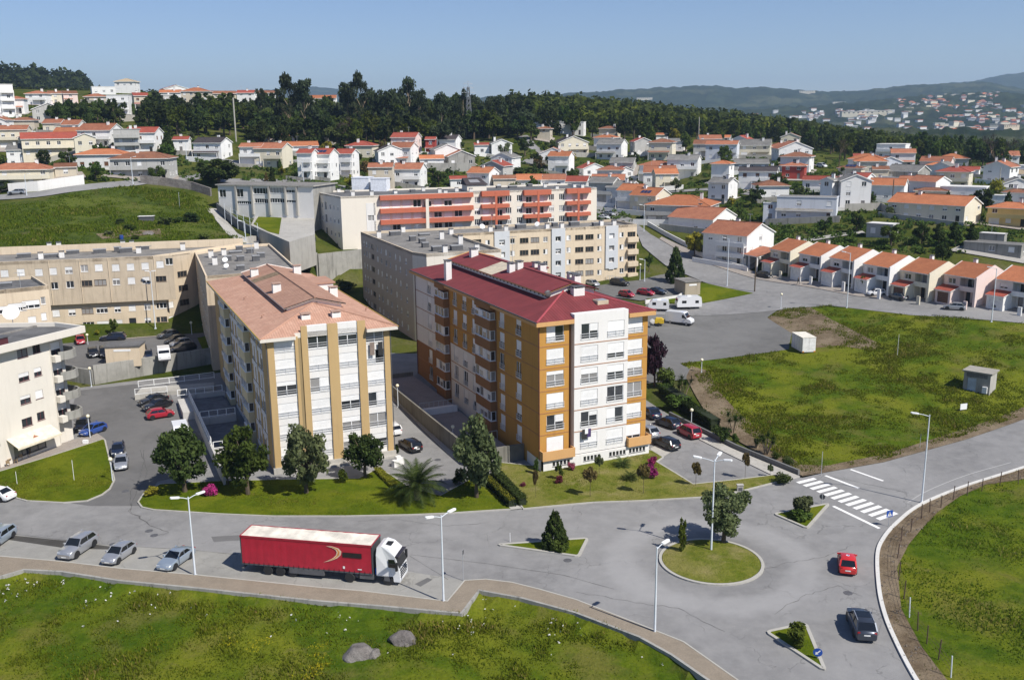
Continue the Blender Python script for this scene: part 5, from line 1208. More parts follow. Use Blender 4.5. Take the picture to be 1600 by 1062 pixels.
mb.build('wall', CREAMW, a_)
gb = MB()
for z in dz: gb.mark(); gb.box(-11, -0.55, -0.35, -0.2, z - 0.2, z + 1.0); gb.box(-11, -0.55, -0.198, 1.19, z - 0.2, z)
gb.build_each('balcony', GREENP, a_)
bx = MB()
for z in dz:
    bx.mark(); bx.box(-0.5, 0.25, -0.45, 0.1, z - 0.15, z + 0.75)
    bx.mark(); bx.box(9.62, 10.5, -0.75, 0.2, z - 0.25, z + 0.6)
bx.build_each('planter_box', CREAMW, a_)
bc = MB()
for z in dz:
    bc.mark(); arc = [(10.55, -0.35), (11.6, -0.75), (12.6, -0.8), (13.5, -0.3), (13.9, 0.7), (13.95, 3.5)]
    inner = [(10.6, -0.15), (11.6, -0.55), (12.5, -0.6), (13.3, -0.18), (13.7, 0.75), (13.75, 3.5)]
    bc.prism(arc + inner[::-1], z - 0.2, z + 0.95); bc.prism(inner + [(12.31, 3.5), (12.31, 0.69), (10.6, 0.69)], z - 0.19, z - 0.02)
bc.build_each('balcony', CONC_OLD, a_)
sl = MB(); ov0 = -1.3
slab = [(-20, ov0), (14.6, ov0), (14.9, 4.5), (10.5, 13.5), (-20, 13.5)]
sl.prism(slab, 15.15, 15.25, 0); parapet(sl, slab, 15.25, 0.85, 0.4, 0); sl.build('eaves', CREAMW, a_)
ra_ = flatroof(a_, [(x * 0.985, y if y < 0 else y - .1) for x, y in slab], 15.55, FELT_D)
m = MB(); m.bar((-18, 6.0, 15.6), (14.0, 6.8, 15.6), 0.3, 0.35); m.build('roof_kerb', FELT, ra_)
p=unp(20,503,15.6);pl_=Matrix.Rotation(-ang,4,'Z') @ Vector((p[0]-o[0],p[1]-o[1],0));link('satellite_dish',dish_mesh(1.15),ra_,(pl_.x,pl_.y,15.5),-ang+0.25)
m=MB();m.box(-0.6,0.6,-0.5,0.5,0,1.2,0);m.box(-0.75,0.75,-0.65,0.65,1.2,1.35,1);p=unp(3,540,15.6);pl_=Matrix.Rotation(-ang,4,'Z') @ Vector((p[0]-o[0],p[1]-o[1],0));m.build('chimney',[MAROON,DGREY],ra_,(pl_.x,pl_.y,15.5))
for x0, x1, lab in ((1.3, 8.2, 'a'), (-11.5, -0.6, 'b')):
    m = MB(); y0 = 0 if x0 > 0 else 1.2
    m.face([(x0,y0-0.005,3.5),(x1,y0-0.005,3.5),(x1,y0-2.0,2.55),(x0,y0-2.0,2.55)]);m.face([(x0,y0-2.0,2.55),(x1,y0-2.0,2.55),(x1,y0-2.02,2.25),(x0,y0-2.02,2.25)])
    m.face([(x0, y0 - 0.005, 3.46), (x1, y0 - 0.005, 3.46), (x1, y0 - 2.0, 2.51), (x0, y0 - 2.0, 2.51)])
    aw = m.build('awning', simple('cream_canvas', (0.68, 0.60, 0.47), 0.85) if 'cream_canvas' not in MATS else MATS['cream_canvas'], a_)
    m=MB();xm=x0+(x1-x0)*.5;m.face([(xm-0.45,y0-1.25,2.93),(xm+0.45,y0-1.25,2.93),(xm+.1,y0-0.75,3.165)]);m.build('emblem',simple('rust_print',(0.3,0.13,0.08),0.8) if 'rust_print' not in MATS else MATS['rust_print'],aw)
m = MB(); m.tube([(9.5, -0.06, 15.1), (9.5, -0.06, 0.2)], 0.05, 6); m.build('drainpipe', CREAMW, a_)
# --- low white school building on the left
z0=G(343,328).z;s0=np.array(unp(343,328,z0)[:2]);s1=np.array(unp(470,331,z0)[:2]);L=np.linalg.norm(s1-s0)+4;sa=math.atan2(*(s1-s0)[::-1])
sc_ = thing('school_building', (*s0, z0), sa, 'low white panelled school building with a flat grey roof', 'school'); zs = zc(320, 270, 6.64)
mb = MB(); sp = []
SP0, SP1 = s0, s0 + (s1 - s0) / np.linalg.norm(s1 - s0) * L
for x0,x1,y0,y1,n in ((155,215,175,255,2),(333,395,168,252,2),(508,660,160,220,5),(676,830,155,212,5),(845,950,178,208,4),(335,480,295,325,7),(520,660,270,315,6),(672,830,268,310,6),(845,950,285,310,4)):
    ua_,zb_=uz(SP0,SP1,*zs(x0,y1));ub_,zt_=uz(SP0,SP1,*zs(x1,y0));sp.append((ua_,max(.4,zb_-z0),ub_-ua_,zt_-zb_,dict(n=n,sh=0,gl=GLASS if n<5 else None)))
HS = uz(SP0, SP1, *zs(160, 130))[1] - z0
wall(mb,sc_,(0,0),(L,0),-9,HS,sp,0,0.15);mb.facade((L,0),(L,12),-9,HS,(),.1,1);mb.facade((L,12),(0,12),-9,HS,(),.1,1);mb.facade((0,12),(0,0),-9,HS,(),.1,1)
mb.build('wall', [WHITE, CONC_OLD], sc_)
rr=flatroof(sc_,[(-0.5,-0.5),(L+.5,-.5),(L+.5,12.5),(-.5,12.5)],HS+0.3,FELT);m=MB();m.box(-0.5,L+.5,-.5,12.5,HS+.001,HS+.29);m.build('eaves',CONC,sc_)
m = MB()
for x in (325, 492, 668, 838, 955): u = uz(SP0, SP1, *zs(x, 200))[0]; m.mark(); m.box(u - .25, u + .25, -.45, -.005, -1, HS)
m.build_each('pilaster', CONC, sc_)
# --- long wall stepping down between the tan block and the cream one, with its chimneyed parapet
def long_wall(label, pts, t, h, m, zoff=0.0):
    P = [G(x, y) for x, y in pts]; o = P[0]; t_ = thing('boundary_wall', o, 0, label, 'wall'); mb = MB(); rows = []
    for i, p in enumerate(P):
        a = P[max(i - 1, 0)]; b = P[min(i + 1, len(P) - 1)]; d = (b - a).to_2d().normalized(); n = Vector((-d.y, d.x)) * t / 2; q = p - o
        hh = h[i] if hasattr(h, '__len__') else h
        rows.append([mb.P((q.x+n.x,q.y+n.y,q.z-1.5)),mb.P((q.x+n.x,q.y+n.y,q.z+hh)),mb.P((q.x-n.x,q.y-n.y,q.z+hh)),mb.P((q.x-n.x,q.y-n.y,q.z-1.5))])
    for a, b in zip(rows, rows[1:]):
        for k in range(3): mb.f.append([a[k], b[k], b[k + 1], a[k + 1]]); mb.m.append(0)
    mb.f += [rows[0], rows[-1][::-1]]; mb.m += [0, 0]
    mb.build('wall', m, t_); return t_
DARKW = render_wall('shade_dark_weathered_wall', (0.17, 0.17, 0.165), 0.6, (0.06, 0.06, 0.06))  # weathered render, with the school wall's shade put into the dark base colour
long_wall('long weathered wall with shade painted into its colour beside the school footpath', [(340, 330), (372, 356), (405, 374), (440, 392)], 0.4, 2.2, DARKW)
school_court=sheet('court',[Vector(unp(x,y,18.6)[:2]) for x,y in ((392,352),(400,335),(490,330),(492,366),(452,378))],18.6,CONC,3,skirt=7,fn=lambda x,y:np.zeros(len(x)))
sheet('lawn',[Vector(unp(x,y,18.66)[:2]) for x,y in ((396,350),(404,338),(440,340),(436,366),(420,362))],18.66,GR_LAWN,3,fn=lambda x,y:np.zeros(len(x)))
# terrace below the cream block: tall stained wall
tw0, tw1, tw2 = unp(415, 372, 15), unp(496, 400, 11.8), unp(566, 392, 11.8)
rw = thing('retaining_wall', (tw1[0], tw1[1], 0), 0, 'tall stained concrete retaining wall under the cream block terrace', 'wall'); m = MB()
P = [np.array(unp(428, 380, 12.6)[:2]), np.array(tw1[:2]), np.array(tw2[:2]), np.array(tw2[:2]) + (16, 6)]
for i, (a, b) in enumerate(zip(P, P[1:])):
    d = (b - a) / np.linalg.norm(b - a); n = np.array([d[1], -d[0]]) * 0.4
    m.prism([tuple((v - P[1])[:2]) for v in (a + n, b + n, b, a)], 2.0, 12.3 + (0.3 if i == 0 else 0.0))
m.build('wall', CONC_OLD, rw)
terrace=sheet('terrace',[Vector(v) for v in (P[0],P[1],P[2],P[3])]+[Vector((-5,262)),Vector((-56,268)),Vector((-62,258))],11.7,CONC,5,fn=lambda x,y:np.zeros(len(x)))
tg=sheet('lawn',[Vector(unp(x,y,11.7)[:2]) for x,y in ((436,378),(496,399),(560,391),(556,386),(505,391),(470,378),(445,371))],11.76,GR_HILL,3,fn=lambda x,y:np.zeros(len(x)))
# ---------------------------------------------------------------- houses
HR = random.Random(21)
HW = dict(W=WHITE_H, C=CREAM_H, G=GREY_H, B=BEIGE_H, P=PINK_H, R=RED_H, U=BLUE_H, Y=YEL_H, N=CONC_OLD)
HT = dict(o=TILE_O, O=TILE_BO, r=TILE_R, b=TILE_B, d=TILE_D, g=TILE_G, t=TILE_T, f=FELT, w=simple('pale_flat_roof', (0.62, 0.6, 0.57), 0.9))
TRIM = simple('white_roof_trim', (0.74, 0.73, 0.70), 0.7)
def gable_roof(b, W, D, ze, rise, axis, ov=0.45, t=0.16):
    # W along x, D along y (0..D); ridge along axis
    if axis == 'x': A0, A1, B0, B1 = -W / 2 - ov * .6, W / 2 + ov * .6, -ov, D + ov
    else: A0, A1, B0, B1 = -ov * .6, D + ov * .6, -W / 2 - ov, W / 2 + ov
    bc = (B0 + B1) / 2; k = rise / ((B1 - B0) / 2 - ov); zr = ze + rise; ze_ = ze - k * ov; sl = math.hypot((B1 - B0) / 2, zr - ze_)
    P = (lambda a, c, z: (a, c, z)) if axis == 'x' else (lambda a, c, z: (c, a, z))
    for c in (B0, B1):
        b.face([P(A0, c, ze_ + t), P(A1, c, ze_ + t), P(A1, bc, zr + t), P(A0, bc, zr + t)], 0, [(A0, 0), (A1, 0), (A1, sl), (A0, sl)])
        b.face([P(A0, c, ze_), P(A1, c, ze_), P(A1, bc, zr), P(A0, bc, zr)], 1)
        b.face([P(A0, c, ze_), P(A1, c, ze_), P(A1, c, ze_ + t), P(A0, c, ze_ + t)], 1)
        for a in (A0, A1): b.face([P(a, c, ze_ - .1), P(a, bc, zr - .1), P(a, bc, zr + t), P(a, c, ze_ + t)], 1)
    b.tube([P(A0, bc, zr + t + .02), P(A1, bc, zr + t + .02)], 0.13, 6, 0)
def hipped(b, W, D, ze, rise, ov=0.5, t=0.16):
    x0, x1, y0, y1 = -W / 2 - ov, W / 2 + ov, -ov, D + ov; ze -= ov * 0.3
    h = min(x1 - x0, y1 - y0) / 2
    if x1 - x0 >= y1 - y0: R0, R1 = (x0 + h, (y0 + y1) / 2), (x1 - h, (y0 + y1) / 2)
    else: R0, R1 = (0, y0 + h), (0, y1 - h)
    if abs(R0[0] - R1[0]) + abs(R0[1] - R1[1]) < .02: R1 = (R0[0] + .02, R0[1] + .02)
    zr = ze + rise; sl = math.hypot(h, rise); z = ze + t
    A, B, C, E = (x0, y0, z), (x1, y0, z), (x1, y1, z), (x0, y1, z); r0, r1 = (*R0, zr + t), (*R1, zr + t)
    if x1 - x0 >= y1 - y0: F = [([A, B, r1, r0], 0), ([C, E, r0, r1], 0), ([B, C, r1], 1), ([E, A, r0], 1)]
    else: F = [([B, C, r1, r0], 1), ([E, A, r0, r1], 1), ([A, B, r0], 0), ([C, E, r1], 0)]
    for f, ax in F: b.face(f, 0, [(p[ax], 0 if abs(p[2] - z) < 1e-6 else sl) for p in f])
    for p, q in ((A, B), (B, C), (C, E), (E, A)): b.face([(p[0], p[1], ze), (q[0], q[1], ze), q, p], 1)
    b.face([(p[0], p[1], ze) for p in (A, E, C, B)], 1)
    for p,q in ((A,r0),(B,r1 if x1-x0>=y1-y0 else r0),(C,r1),(E,r0 if x1-x0>=y1-y0 else r1),(r0,r1)):b.tube([p,q],0.11,5,0,False)
def house(px0, px1, yt, yb, rot, asp, kind, wc, rc, label, opts=''):
    xc = (px0 + px1) / 2; g = G(xc, yb); dist = math.hypot(g.x, g.y); phi = math.atan2(g.x, g.y); r = math.radians(rot)
    s = FPX / project((g.x, g.y, g.z + 3))[2]
    W = (px1 - px0) / s / (abs(math.cos(r)) + asp * abs(math.sin(r))); W /= 1.04
    D = W * asp; yaw = r - phi
    half = (W * abs(math.sin(r)) + D * abs(math.cos(r))) / 2
    c = Vector((g.x, g.y)) + Vector((math.sin(phi), math.cos(phi))) * half
    flat = kind == 'flat'
    span = D if kind == 'gx' else W if kind == 'gy' else min(W, D)
    H = atd(xc, yt, dist + half * (1.9 if flat else 1.0))[2] - g.z
    rise = 0 if flat else span / 2 * (0.40 if kind != 'hip' else 0.36)
    rise = min(rise, H * 0.42)
    ze = max(2.4, H - rise)
    # local frame: x along the front, y inwards, origin at the middle of the front
    inn = Vector((-math.sin(yaw), math.cos(yaw))); o = c - inn * D / 2
    t = thing('house', (o.x, o.y, g.z), yaw, label, 'house', 'houses on the hillside')
    wm, rm = HW[wc], HT[rc]
    nf = max(1, int(round(ze / 3.0))); fh = ze / nf
    mb = MB()
    det = s > 2.6
    def row(Lw, n0=0.9, side=False, back=False):
        sp = []; n = max(1, int(Lw / 3.1)); 
        for f in range(nf):
            for k in range(n):
                u = Lw * (k + 0.5) / n
                if HR.random() < (0.3 if side else 0.12): continue
                z = f * fh + 0.95; w = 1.25; h = min(1.3, fh - 1.25)
                kw = dict(n=2)
                if not side and not back and f == 0 and k == n - 1 and nf > 1: z, h, w = 0.05, 2.1, 1.0; kw = dict(n=1, sh=0, fr=BRSHUT)
                elif not side and not back and f==0 and k==0 and nf>1 and Lw>7 and 'n' not in opts:z,h,w=0.05,2.15,2.5;kw=dict(n=1,sh=1)
                elif 's' in opts: kw = dict(n=2, sh=HR.choice((1, .6)), shm=BRSHUT)
                if h > 0.5: sp.append((u - w / 2, z, w, h, kw))
        return sp
    a, b, cc, d = (-W / 2, 0), (W / 2, 0), (W / 2, D), (-W / 2, D)
    tg = (ze + rise, None)
    wall(mb, t, a, b, -2.6, ze, row(W), 0, 0.14, None, tg if kind == 'gy' else None)
    sv = math.sin(r)
    wall(mb, t, b, cc, -2.6, ze, row(D, side=True) if rot < 12 else [], 0, 0.14, None, tg if kind == 'gx' else None)
    mb.facade(cc, d, -2.6, ze, (), .1, 0, None, tg if kind == 'gy' else None)
    wall(mb, t, d, a, -2.6, ze, row(D, side=True) if rot > -12 else [], 0, 0.14, None, tg if kind == 'gx' else None)
    mb.build('wall', wm, t)
    rb = MB()
    if kind in ('gx', 'gy'): gable_roof(rb, W, D, ze, rise, 'x' if kind == 'gx' else 'y')
    elif kind == 'hip': hipped(rb, W, D, ze, rise)
    else:
        rb.box(-W/2-.12,W/2+.12,-.12,D+.12,ze+0.002,ze+.22,1);rb.face([(-W/2+.15,.15,ze+.225),(W/2-.15,.15,ze+.225),(W/2-.15,D-.15,ze+.225),(-W/2+.15,D-.15,ze+.225)],0)
    ro = rb.build('roof', [rm, TRIM if not flat else wm], t)
    if 'x' not in opts:
        cx,cy=(HR.uniform(-.3,.3)*W,D*HR.uniform(.35,.65));link('chimney',chimney_mesh(0.8,0.7,1.1,WHITE_H),ro,(cx,cy,ze+rise*.8+(0.2 if flat else 0)))
    if HR.random() < .3: link('antenna', antenna_mesh(2.2), ro, (HR.uniform(-.3, .3) * W, D * .5, ze + rise))
    if 'b' in opts and nf > 1:
        m = MB(); x0, x1 = (-W / 2, W / 2) if 'B' in opts else (-W / 2 + W * .35, W / 2)
        for f in range(1, nf):
            z = f * fh; m.mark(); m.box(x0 + .05, x1 - .05, -1.2, -.004, z - .18, z); m.box(x0 + .05, x1 - .05, -1.2, -1.1, z, z + .9)
            for x in (x0 + .06, x1 - .24): m.box(x, x + .18, -1.18, -1.0, z - fh if f == 1 else z - fh + .9, z - .18)
        m.build_each('balcony', wm, t)
    elif nf > 1 and kind != 'gy' and HR.random() < .55:   # tiled skirt roof over the ground floor
        m=MB();x0,x1=-W/2-.2,W*HR.uniform(.1,.52);q=[(x0,-1.5,fh-.35),(x1,-1.5,fh-.35),(x1,-.004,fh+.15),(x0,-.004,fh+.15)];m.face(q,0,[(x0,0),(x1,0),(x1,1.6),(x0,1.6)]);m.face([(a_,b_,c_-.12) for a_,b_,c_ in q],1);m.face([q[0],q[1],(x1,-1.5,fh-.47),(x0,-1.5,fh-.47)],1)
        for x in (x0 + .2, x1 - .4): m.box(x, x + .2, -1.42, -1.22, -1, fh - .4, 1)
        m.build('porch_roof', [rm, TRIM], t)
    if 'p' in opts:                                   # solar panels
        m = MB(); k = rise / (span / 2)
        for j in range(3):
            x = -1.6 + j * 1.15; y0, y1 = D * .12, D * .12 + 1.6
            zz = lambda y: ze + k * y + 0.24
            m.mark(); m.face([(x, y0, zz(y0)), (x + 1.05, y0, zz(y0)), (x + 1.05, y1, zz(y1)), (x, y1, zz(y1))])
        m.build_each('solar_panel',simple('solar_panel_glass',(0.02,0.03,0.08),0.15) if 'solar_panel_glass' not in MATS else MATS['solar_panel_glass'],ro)
    return t
HOUSES = '''1 -45 85 118 290 12 .9 flat W f|tall white house cut by the left edge on the ridge|b
1 45 158 180 275 -15 .9 hip W o|white house with orange hip roof beside the tall white one|
1 150 288 150 230 -20 .8 hip W o|white house under a steep orange hip roof on the ridge|b
1 268 345 152 225 8 .9 gx C b|cream terraced house with brownish roof, left of its neighbour|
1 348 432 152 222 8 .9 gx P b|pinkish terraced house with brownish roof on the ridge|
1 470 603 165 216 -10 .8 hip B o|beige low house with orange hip roof on the ridge|xn
1 505 640 130 168 5 .7 flat W f|modern white glazed bungalow with flat roof on the skyline|xn
1 640 776 82 160 -18 .9 hip W t|white skyline villa with a square pyramid-roofed tower|x
1 600 738 176 290 -16 .7 flat W w|modern white three-storey house with dark balcony openings|xbB
1 735 828 162 258 10 .9 gx B r|beige two-storey house with red roof right of the modern white one|s
1 860 985 176 250 6 .7 flat G f|grey-white flat-roofed house with a balcony on the hilltop|bB
1 885 1010 146 200 -8 .6 gx W O|white house with orange roof behind the grey flat one|n
1 890 1048 120 165 14 .6 gy W r|white gable with dark maroon roof on the skyline|xn
1 1008 1182 132 245 -12 .8 hip B O|house with the largest bright orange roof on the skyline|n
1 1168 1308 152 196 4 .5 gx B b|long low house with orange-brown roof above the trees|xn
1 1312 1420 148 212 -10 .7 gx W r|white house with red roof half behind the hilltop trees|n
1 -70 82 288 412 -24 1 gy W o|white gabled house with orange roof at the left edge|n
1 66 216 296 372 -16 .7 hip B b|beige house with dark brown roof and white chimney|
1 6 182 342 472 -14 .7 gx C o|cream house with orange roof and a covered veranda below|bB
1 244 372 308 382 -20 1 gx C o|left house of the cream pair with orange roofs|n
1 318 482 312 386 -22 1 gx W o|right house of the white-gabled pair with orange roofs|n
1 440 692 332 462 -26 .9 gx W o|white house with tall blank gable and dark upper windows|b
1 640 800 362 492 -10 .9 flat G f|grey terraced house with stepped flat balconies|bB
1 700 912 352 492 -20 .8 gx W r|white house with maroon roof beside the tall conifer|bs
1 430 738 470 584 -18 .6 hip W O|white bungalow with bright orange hip roof and dark shutters|sn
1 622 990 486 640 -16 .6 hip G b|grey-white house with several low brown hip roofs|bB
1 -60 318 548 684 -14 .55 hip C o|cream house with orange hip roof and long white balcony at the left|bB
1 310 432 552 624 -6 .7 gx B b|small weathered shed house with brownish roof|xn
1 1075 1292 408 532 -28 .8 gx W d|white gabled house with dark roof below the solar frames|n
1 962 1062 404 492 -14 .8 gx W r|small white house with dark red roof behind the conifer|n
1 1330 1480 440 562 -20 .7 gx W o|white house with orange roof left of the cream tower house|bB
2 38 236 382 442 4 .5 gx P o|long low pinkish house with orange roof under the woods|n
2 -8 212 438 576 -26 .8 gx C o|cream house with orange roof and white gabled stair wall|b
2 130 350 432 502 6 .5 gx W O|long house showing only a bright orange roof behind the row|xn
2 232 352 472 640 -22 1.1 gx W r|left house of the stepped row of three with red roofs|b
2 298 466 470 640 -22 1.1 gx W r|middle house of the stepped row of three with solar panels|bp
2 440 578 472 628 -22 1.1 gx W r|right house of the stepped row of three with round gable window|b
2 745 922 382 502 -18 .8 gx P r|pinkish white house with red-brown roof in front of the wood|b
2 655 832 448 568 10 .8 gy W d|white gable with black barge boards under the orange roof|n
2 740 906 436 568 -22 1 gx W o|white house with orange roof and skylight beside the black gable|n
2 938 1002 406 502 -8 .9 gx R r|small dark red house left of the slate roof|xn
2 974 1142 394 474 -18 .8 gx W d|white house with dark slate roof and white gable|n
2 962 1132 444 540 16 .7 gy W g|broad white gable in front of the slate-roofed house|xn
2 1038 1216 478 568 12 .8 gy N o|unfinished grey concrete house with orange roof|xn
2 1204 1292 438 502 6 .6 gx W r|low white house with orange-red roof near the pylon|n
2 1284 1420 416 522 10 .9 gy W g|white gabled house right of the pylon|n
2 622 772 550 684 -8 .7 gx B o|left of the two terraced houses with orange porch roofs|b
2 756 954 550 690 -16 .9 gx W o|right of the two terraced houses, with a white gable wall|b
2 1165 1352 572 692 -26 1 gx W O|white house with bright orange roof behind the stair head|n
2 1068 1168 622 684 6 .7 gx W r|low white annex with red roof edge beside the garden|xn
2 1304 1440 618 700 6 .6 gx B b|low house with long red-brown roof behind the cream block|xn
2 378 432 332 442 -10 1 gx N b|old stone house beside the bare purple tree|xn
2 900 1042 508 562 4 .6 gx W O|low annex with orange roof between the white gables|xn
2 -8 112 150 205 4 .5 gx W b|white house with brown roof among the tall eucalyptus|xn
2 290 452 176 216 -6 .5 gx W O|house with orange roof seen between the tall trees|xn
2 520 590 150 196 8 .7 gx W o|small white house with orange roof behind the eucalyptus|xn
3 92 262 246 330 -16 .9 hip B o|beige upper villa block with orange hip roof|xn
3 40 262 286 346 -10 .4 flat W w|white upper terrace of the modern villa on the slope|xn
3 110 345 318 372 -8 .3 flat W w|white middle terrace wing of the modern villa on the slope|xn
3 262 412 322 392 -12 .5 flat W w|white glazed lower terrace of the modern villa on the slope|x
3 138 226 346 422 -12 .9 hip B b|small old brown house with hip roof under the villa|s
3 478 602 344 412 -18 .7 hip B b|old beige house with brown hip roof by the woods|n
3 222 426 398 508 14 .8 gy C d|cream gabled house with black roof and dormer|b
3 196 348 486 612 -16 .9 gx W O|white house with orange roof and slanting balcony|b
3 352 522 548 624 22 .8 gy W r|white double gable with red roof|n
3 464 642 418 532 -18 .8 gx W g|white house with grey roof and two chimneys|n
3 648 778 408 506 20 .8 gy G r|grey gabled house with dark red roof|n
3 752 908 414 532 -12 .8 hip C b|cream house with orange-brown roof right of the grey gable|n
3 538 692 520 596 -10 .8 gx G g|low grey house with grey sheet roof|n
3 698 908 536 654 -16 .7 hip W o|white house with orange hip roof and veranda|bB
3 852 1048 504 634 -12 .6 gx W g|white house with grey roof and pillared porch|bB
3 792 862 384 422 6 .6 gx W O|house with small orange roof and skylights by the yellow tree|xn
3 858 958 414 482 -8 .6 gx W g|white house with grey roof behind the yellow tree|xn
3 1066 1258 426 534 -10 .5 gx U o|blue-grey house with orange roof and three windows|nb
3 1212 1332 398 504 -24 .9 gy W r|tall white gable with red roof right of the blue-grey house|n
3 1118 1212 396 436 -8 .7 gx W O|white gable with orange roof behind the blue-grey house|xn
3 1098 1228 534 654 -18 .9 hip W O|white cube house with orange hip roof and red vent|xn
3 1248 1470 572 694 -6 .45 gx W d|twin white house with long dark brown roof|bs
3 1222 1420 528 594 4 .5 gx G g|long grey shed roof above the twin house|xn
3 18 172 612 690 -4 .9 gx W O|orange-roofed terrace house behind the cream block, leftmost of three|xn
3 155 304 612 690 -4 .9 gx W o|orange-roofed terrace house behind the cream block, middle of three|xn
3 290 436 622 700 -10 1 gx W r|red-roofed terrace house behind the cream block, rightmost of three|xn
3 418 604 628 782 -22 .8 gx G g|grey terraced house with grey roof beside the rising street|b
3 515 712 648 792 -24 1 gx W g|white terraced house with grey roof above the parked cars|b
3 575 768 666 812 -28 1.1 gx W O|white terraced house with orange roof, upper of the stepped pair|bB
3 645 880 686 832 -28 1.1 gx C O|cream terraced house with orange roof and solar panel, lower of the stepped pair|bp
3 730 1155 724 892 -14 .75 hip G O|large house with broad orange hip roof and two chimneys|bB
3 852 1255 792 934 -32 .9 gx W o|white house with orange roof and long white side gable|b
3 1042 1450 874 1128 -32 1 gx W o|large white house with orange roof at the street corner|b
3 558 672 568 634 20 .8 gy W r|small white gable with dark red roof edge|xn
4 14 242 428 552 16 .8 gy W o|white gabled house with dark barge boards and an orange wing|n
4 64 252 488 602 -12 .8 hip W b|white house with brown hip roof above the red house|n
4 74 212 544 640 -8 .8 hip R o|red painted house with orange roof|n
4 468 622 498 548 4 .5 gx W r|long white house with orange-red roof below the dark wood|n
4 580 738 512 582 16 .8 gy U o|blue-white gable with orange roof|xn
4 594 776 442 562 -12 .8 flat W w|tall white modern block with stepped flat roof|xbB
4 384 532 558 642 -14 .7 hip B b|beige house with brown roof and blue skylights|p
4 568 664 568 642 8 .8 gx B b|old beige house with dark brown roof|n
4 648 890 560 652 -26 .8 gx N g|ruined weathered white building with rusty streaks|xn
4 838 1022 514 602 -10 .7 gx P o|pinkish house with orange roof at the wood's edge|n
4 874 978 544 612 -14 .9 hip W O|white house with orange hip roof in front of the pinkish one|xn
4 718 832 622 702 -18 .9 gx B o|beige house with orange roof half behind the big white gable|n
4 778 998 620 732 -34 .8 gx W o|long plain white gable wall on the slope|xn
4 952 1210 674 754 -8 .5 flat W w|modern white house with brown glazing and flat roof|xn
4 1180 1312 732 776 -6 .4 flat W w|low white garden building with flat roof|xn
4 282 382 628 798 -24 1.2 gy W g|left and lower half of the big staggered white gable house|n
4 365 562 608 800 12 .9 gy W g|right and taller half of the big staggered white gable house|n
4 438 584 604 704 -24 .9 gx W r|white house with dark red roof behind the staggered gables|xn
4 812 996 710 748 -6 .6 hip B b|low house with red-brown roof behind the long cream house|xn
4 656 1164 724 884 -24 .5 gx C O|long cream house with wide orange roof|n
4 1214 1470 764 902 -12 .7 hip Y O|yellow house with arched veranda and orange roof at the right edge|bB
4 1212 1460 584 652 -6 .5 hip W t|white house with pale tan hip roof at the right edge|n
4 1222 1450 558 602 -4 .4 flat W w|white flat-roofed building behind the tan roof|xn
4 1282 1450 634 704 14 .7 gy W g|white gabled house with grey roof at the right edge|n
4 1298 1450 692 774 -10 .7 hip W b|white house with brown hip roof above the yellow one|n
4 42 384 730 868 -6 .35 flat U f|pale blue-grey warehouse with long blank wall|xn
4 -30 52 768 872 -4 .6 flat U f|lower end of the pale blue-grey warehouse|xn
4 542 716 878 962 -20 .6 flat G w|grey garden shed with white flat roof|xn
4 1168 1312 944 1002 -12 .5 flat N w|small brown shed with white sheet roof|xn
4 1084 1416 984 1062 -14 .4 flat N g|long weathered grey sheds behind the terraced houses|xn
4 -10 52 568 652 -10 .9 gx W d|white house with dark roof left of the red house|n
4 188 374 622 702 -6 .5 gx W r|low carports with dark red roofs|xn
4 1052 1168 574 622 -6 .6 gx W r|low house with dark red roof under the bare trees|xn'''
for ln in HOUSES.split('\n'):
    a, lab, op = ln.split('|'); R, x0, x1, yt, yb, rot, asp, kind, wc, rc = a.split(); ox = (int(R) - 1) * 400
    house(ox + float(x0) / 3.54, ox + float(x1) / 3.54, 100 + float(yt) / 3.54, 100 + float(yb) / 3.54, float(rot), float(asp), kind, wc, rc, lab, op)
FR_ = random.Random(14); HOLD = [o for o in COL.objects if o.get('category') == 'house']; nh = 0
for k in range(600):                             # houses further back that fill the rows
    if nh >= 30: break
    x,y=FR_.choice(((FR_.uniform(10,120),FR_.uniform(190,262)),(FR_.uniform(560,800),FR_.uniform(240,290)),(FR_.uniform(840,1260),FR_.uniform(232,318)),(FR_.uniform(1270,1590),FR_.uniform(262,322))));g=G(x,y)
    if min((o.location.x - g.x) ** 2 + (o.location.y - g.y) ** 2 for o in HOLD) < 165 or g.y > 500: continue
    s=FPX/project((g.x,g.y,g.z+3))[2];w=FR_.uniform(9,13)*s;h=FR_.uniform(6,8)*s;near=min(HOLD,key=lambda o:(o.location.x-g.x)**2+(o.location.y-g.y)**2);dx=x-project(near.location)[0];sd='left of' if dx<-8 else 'right of' if dx>8 else 'behind' if g.y>near.location.y else 'in front of';rc=FR_.choice('ooOOrbg')
    kd=FR_.choice(('gx','gx','gy','hip'));HOLD.append(house(x-w/2,x+w/2,y-h,y,FR_.uniform(-28,14),FR_.uniform(.75,1),kd,FR_.choice('WWWCG'),rc,' '.join(f"house with {dict(o='orange', O='bright orange', r='red', b='brown', g='grey')[rc]} roof {sd} the {near['label']}".split()[:16]),FR_.choice(('n','b','n'))));nh+=1
# cream apartment house with two gabled wings on the hillside
t=house(115/3.54+6,540/3.54-4,100+380/3.54,100+512/3.54,2,.42,'gx','C','r','long cream house with two white-edged gables and central balconies','bBxn')
for x0, x1, w in ((115, 232, 'left'), (420, 538, 'right')):
    house(x0 / 3.54, x1 / 3.54, 100 + 384 / 3.54, 100 + 520 / 3.54, 2, 1.0, 'gy', 'C', 'r', f'{w} gabled wing of the long cream house', 'xn')
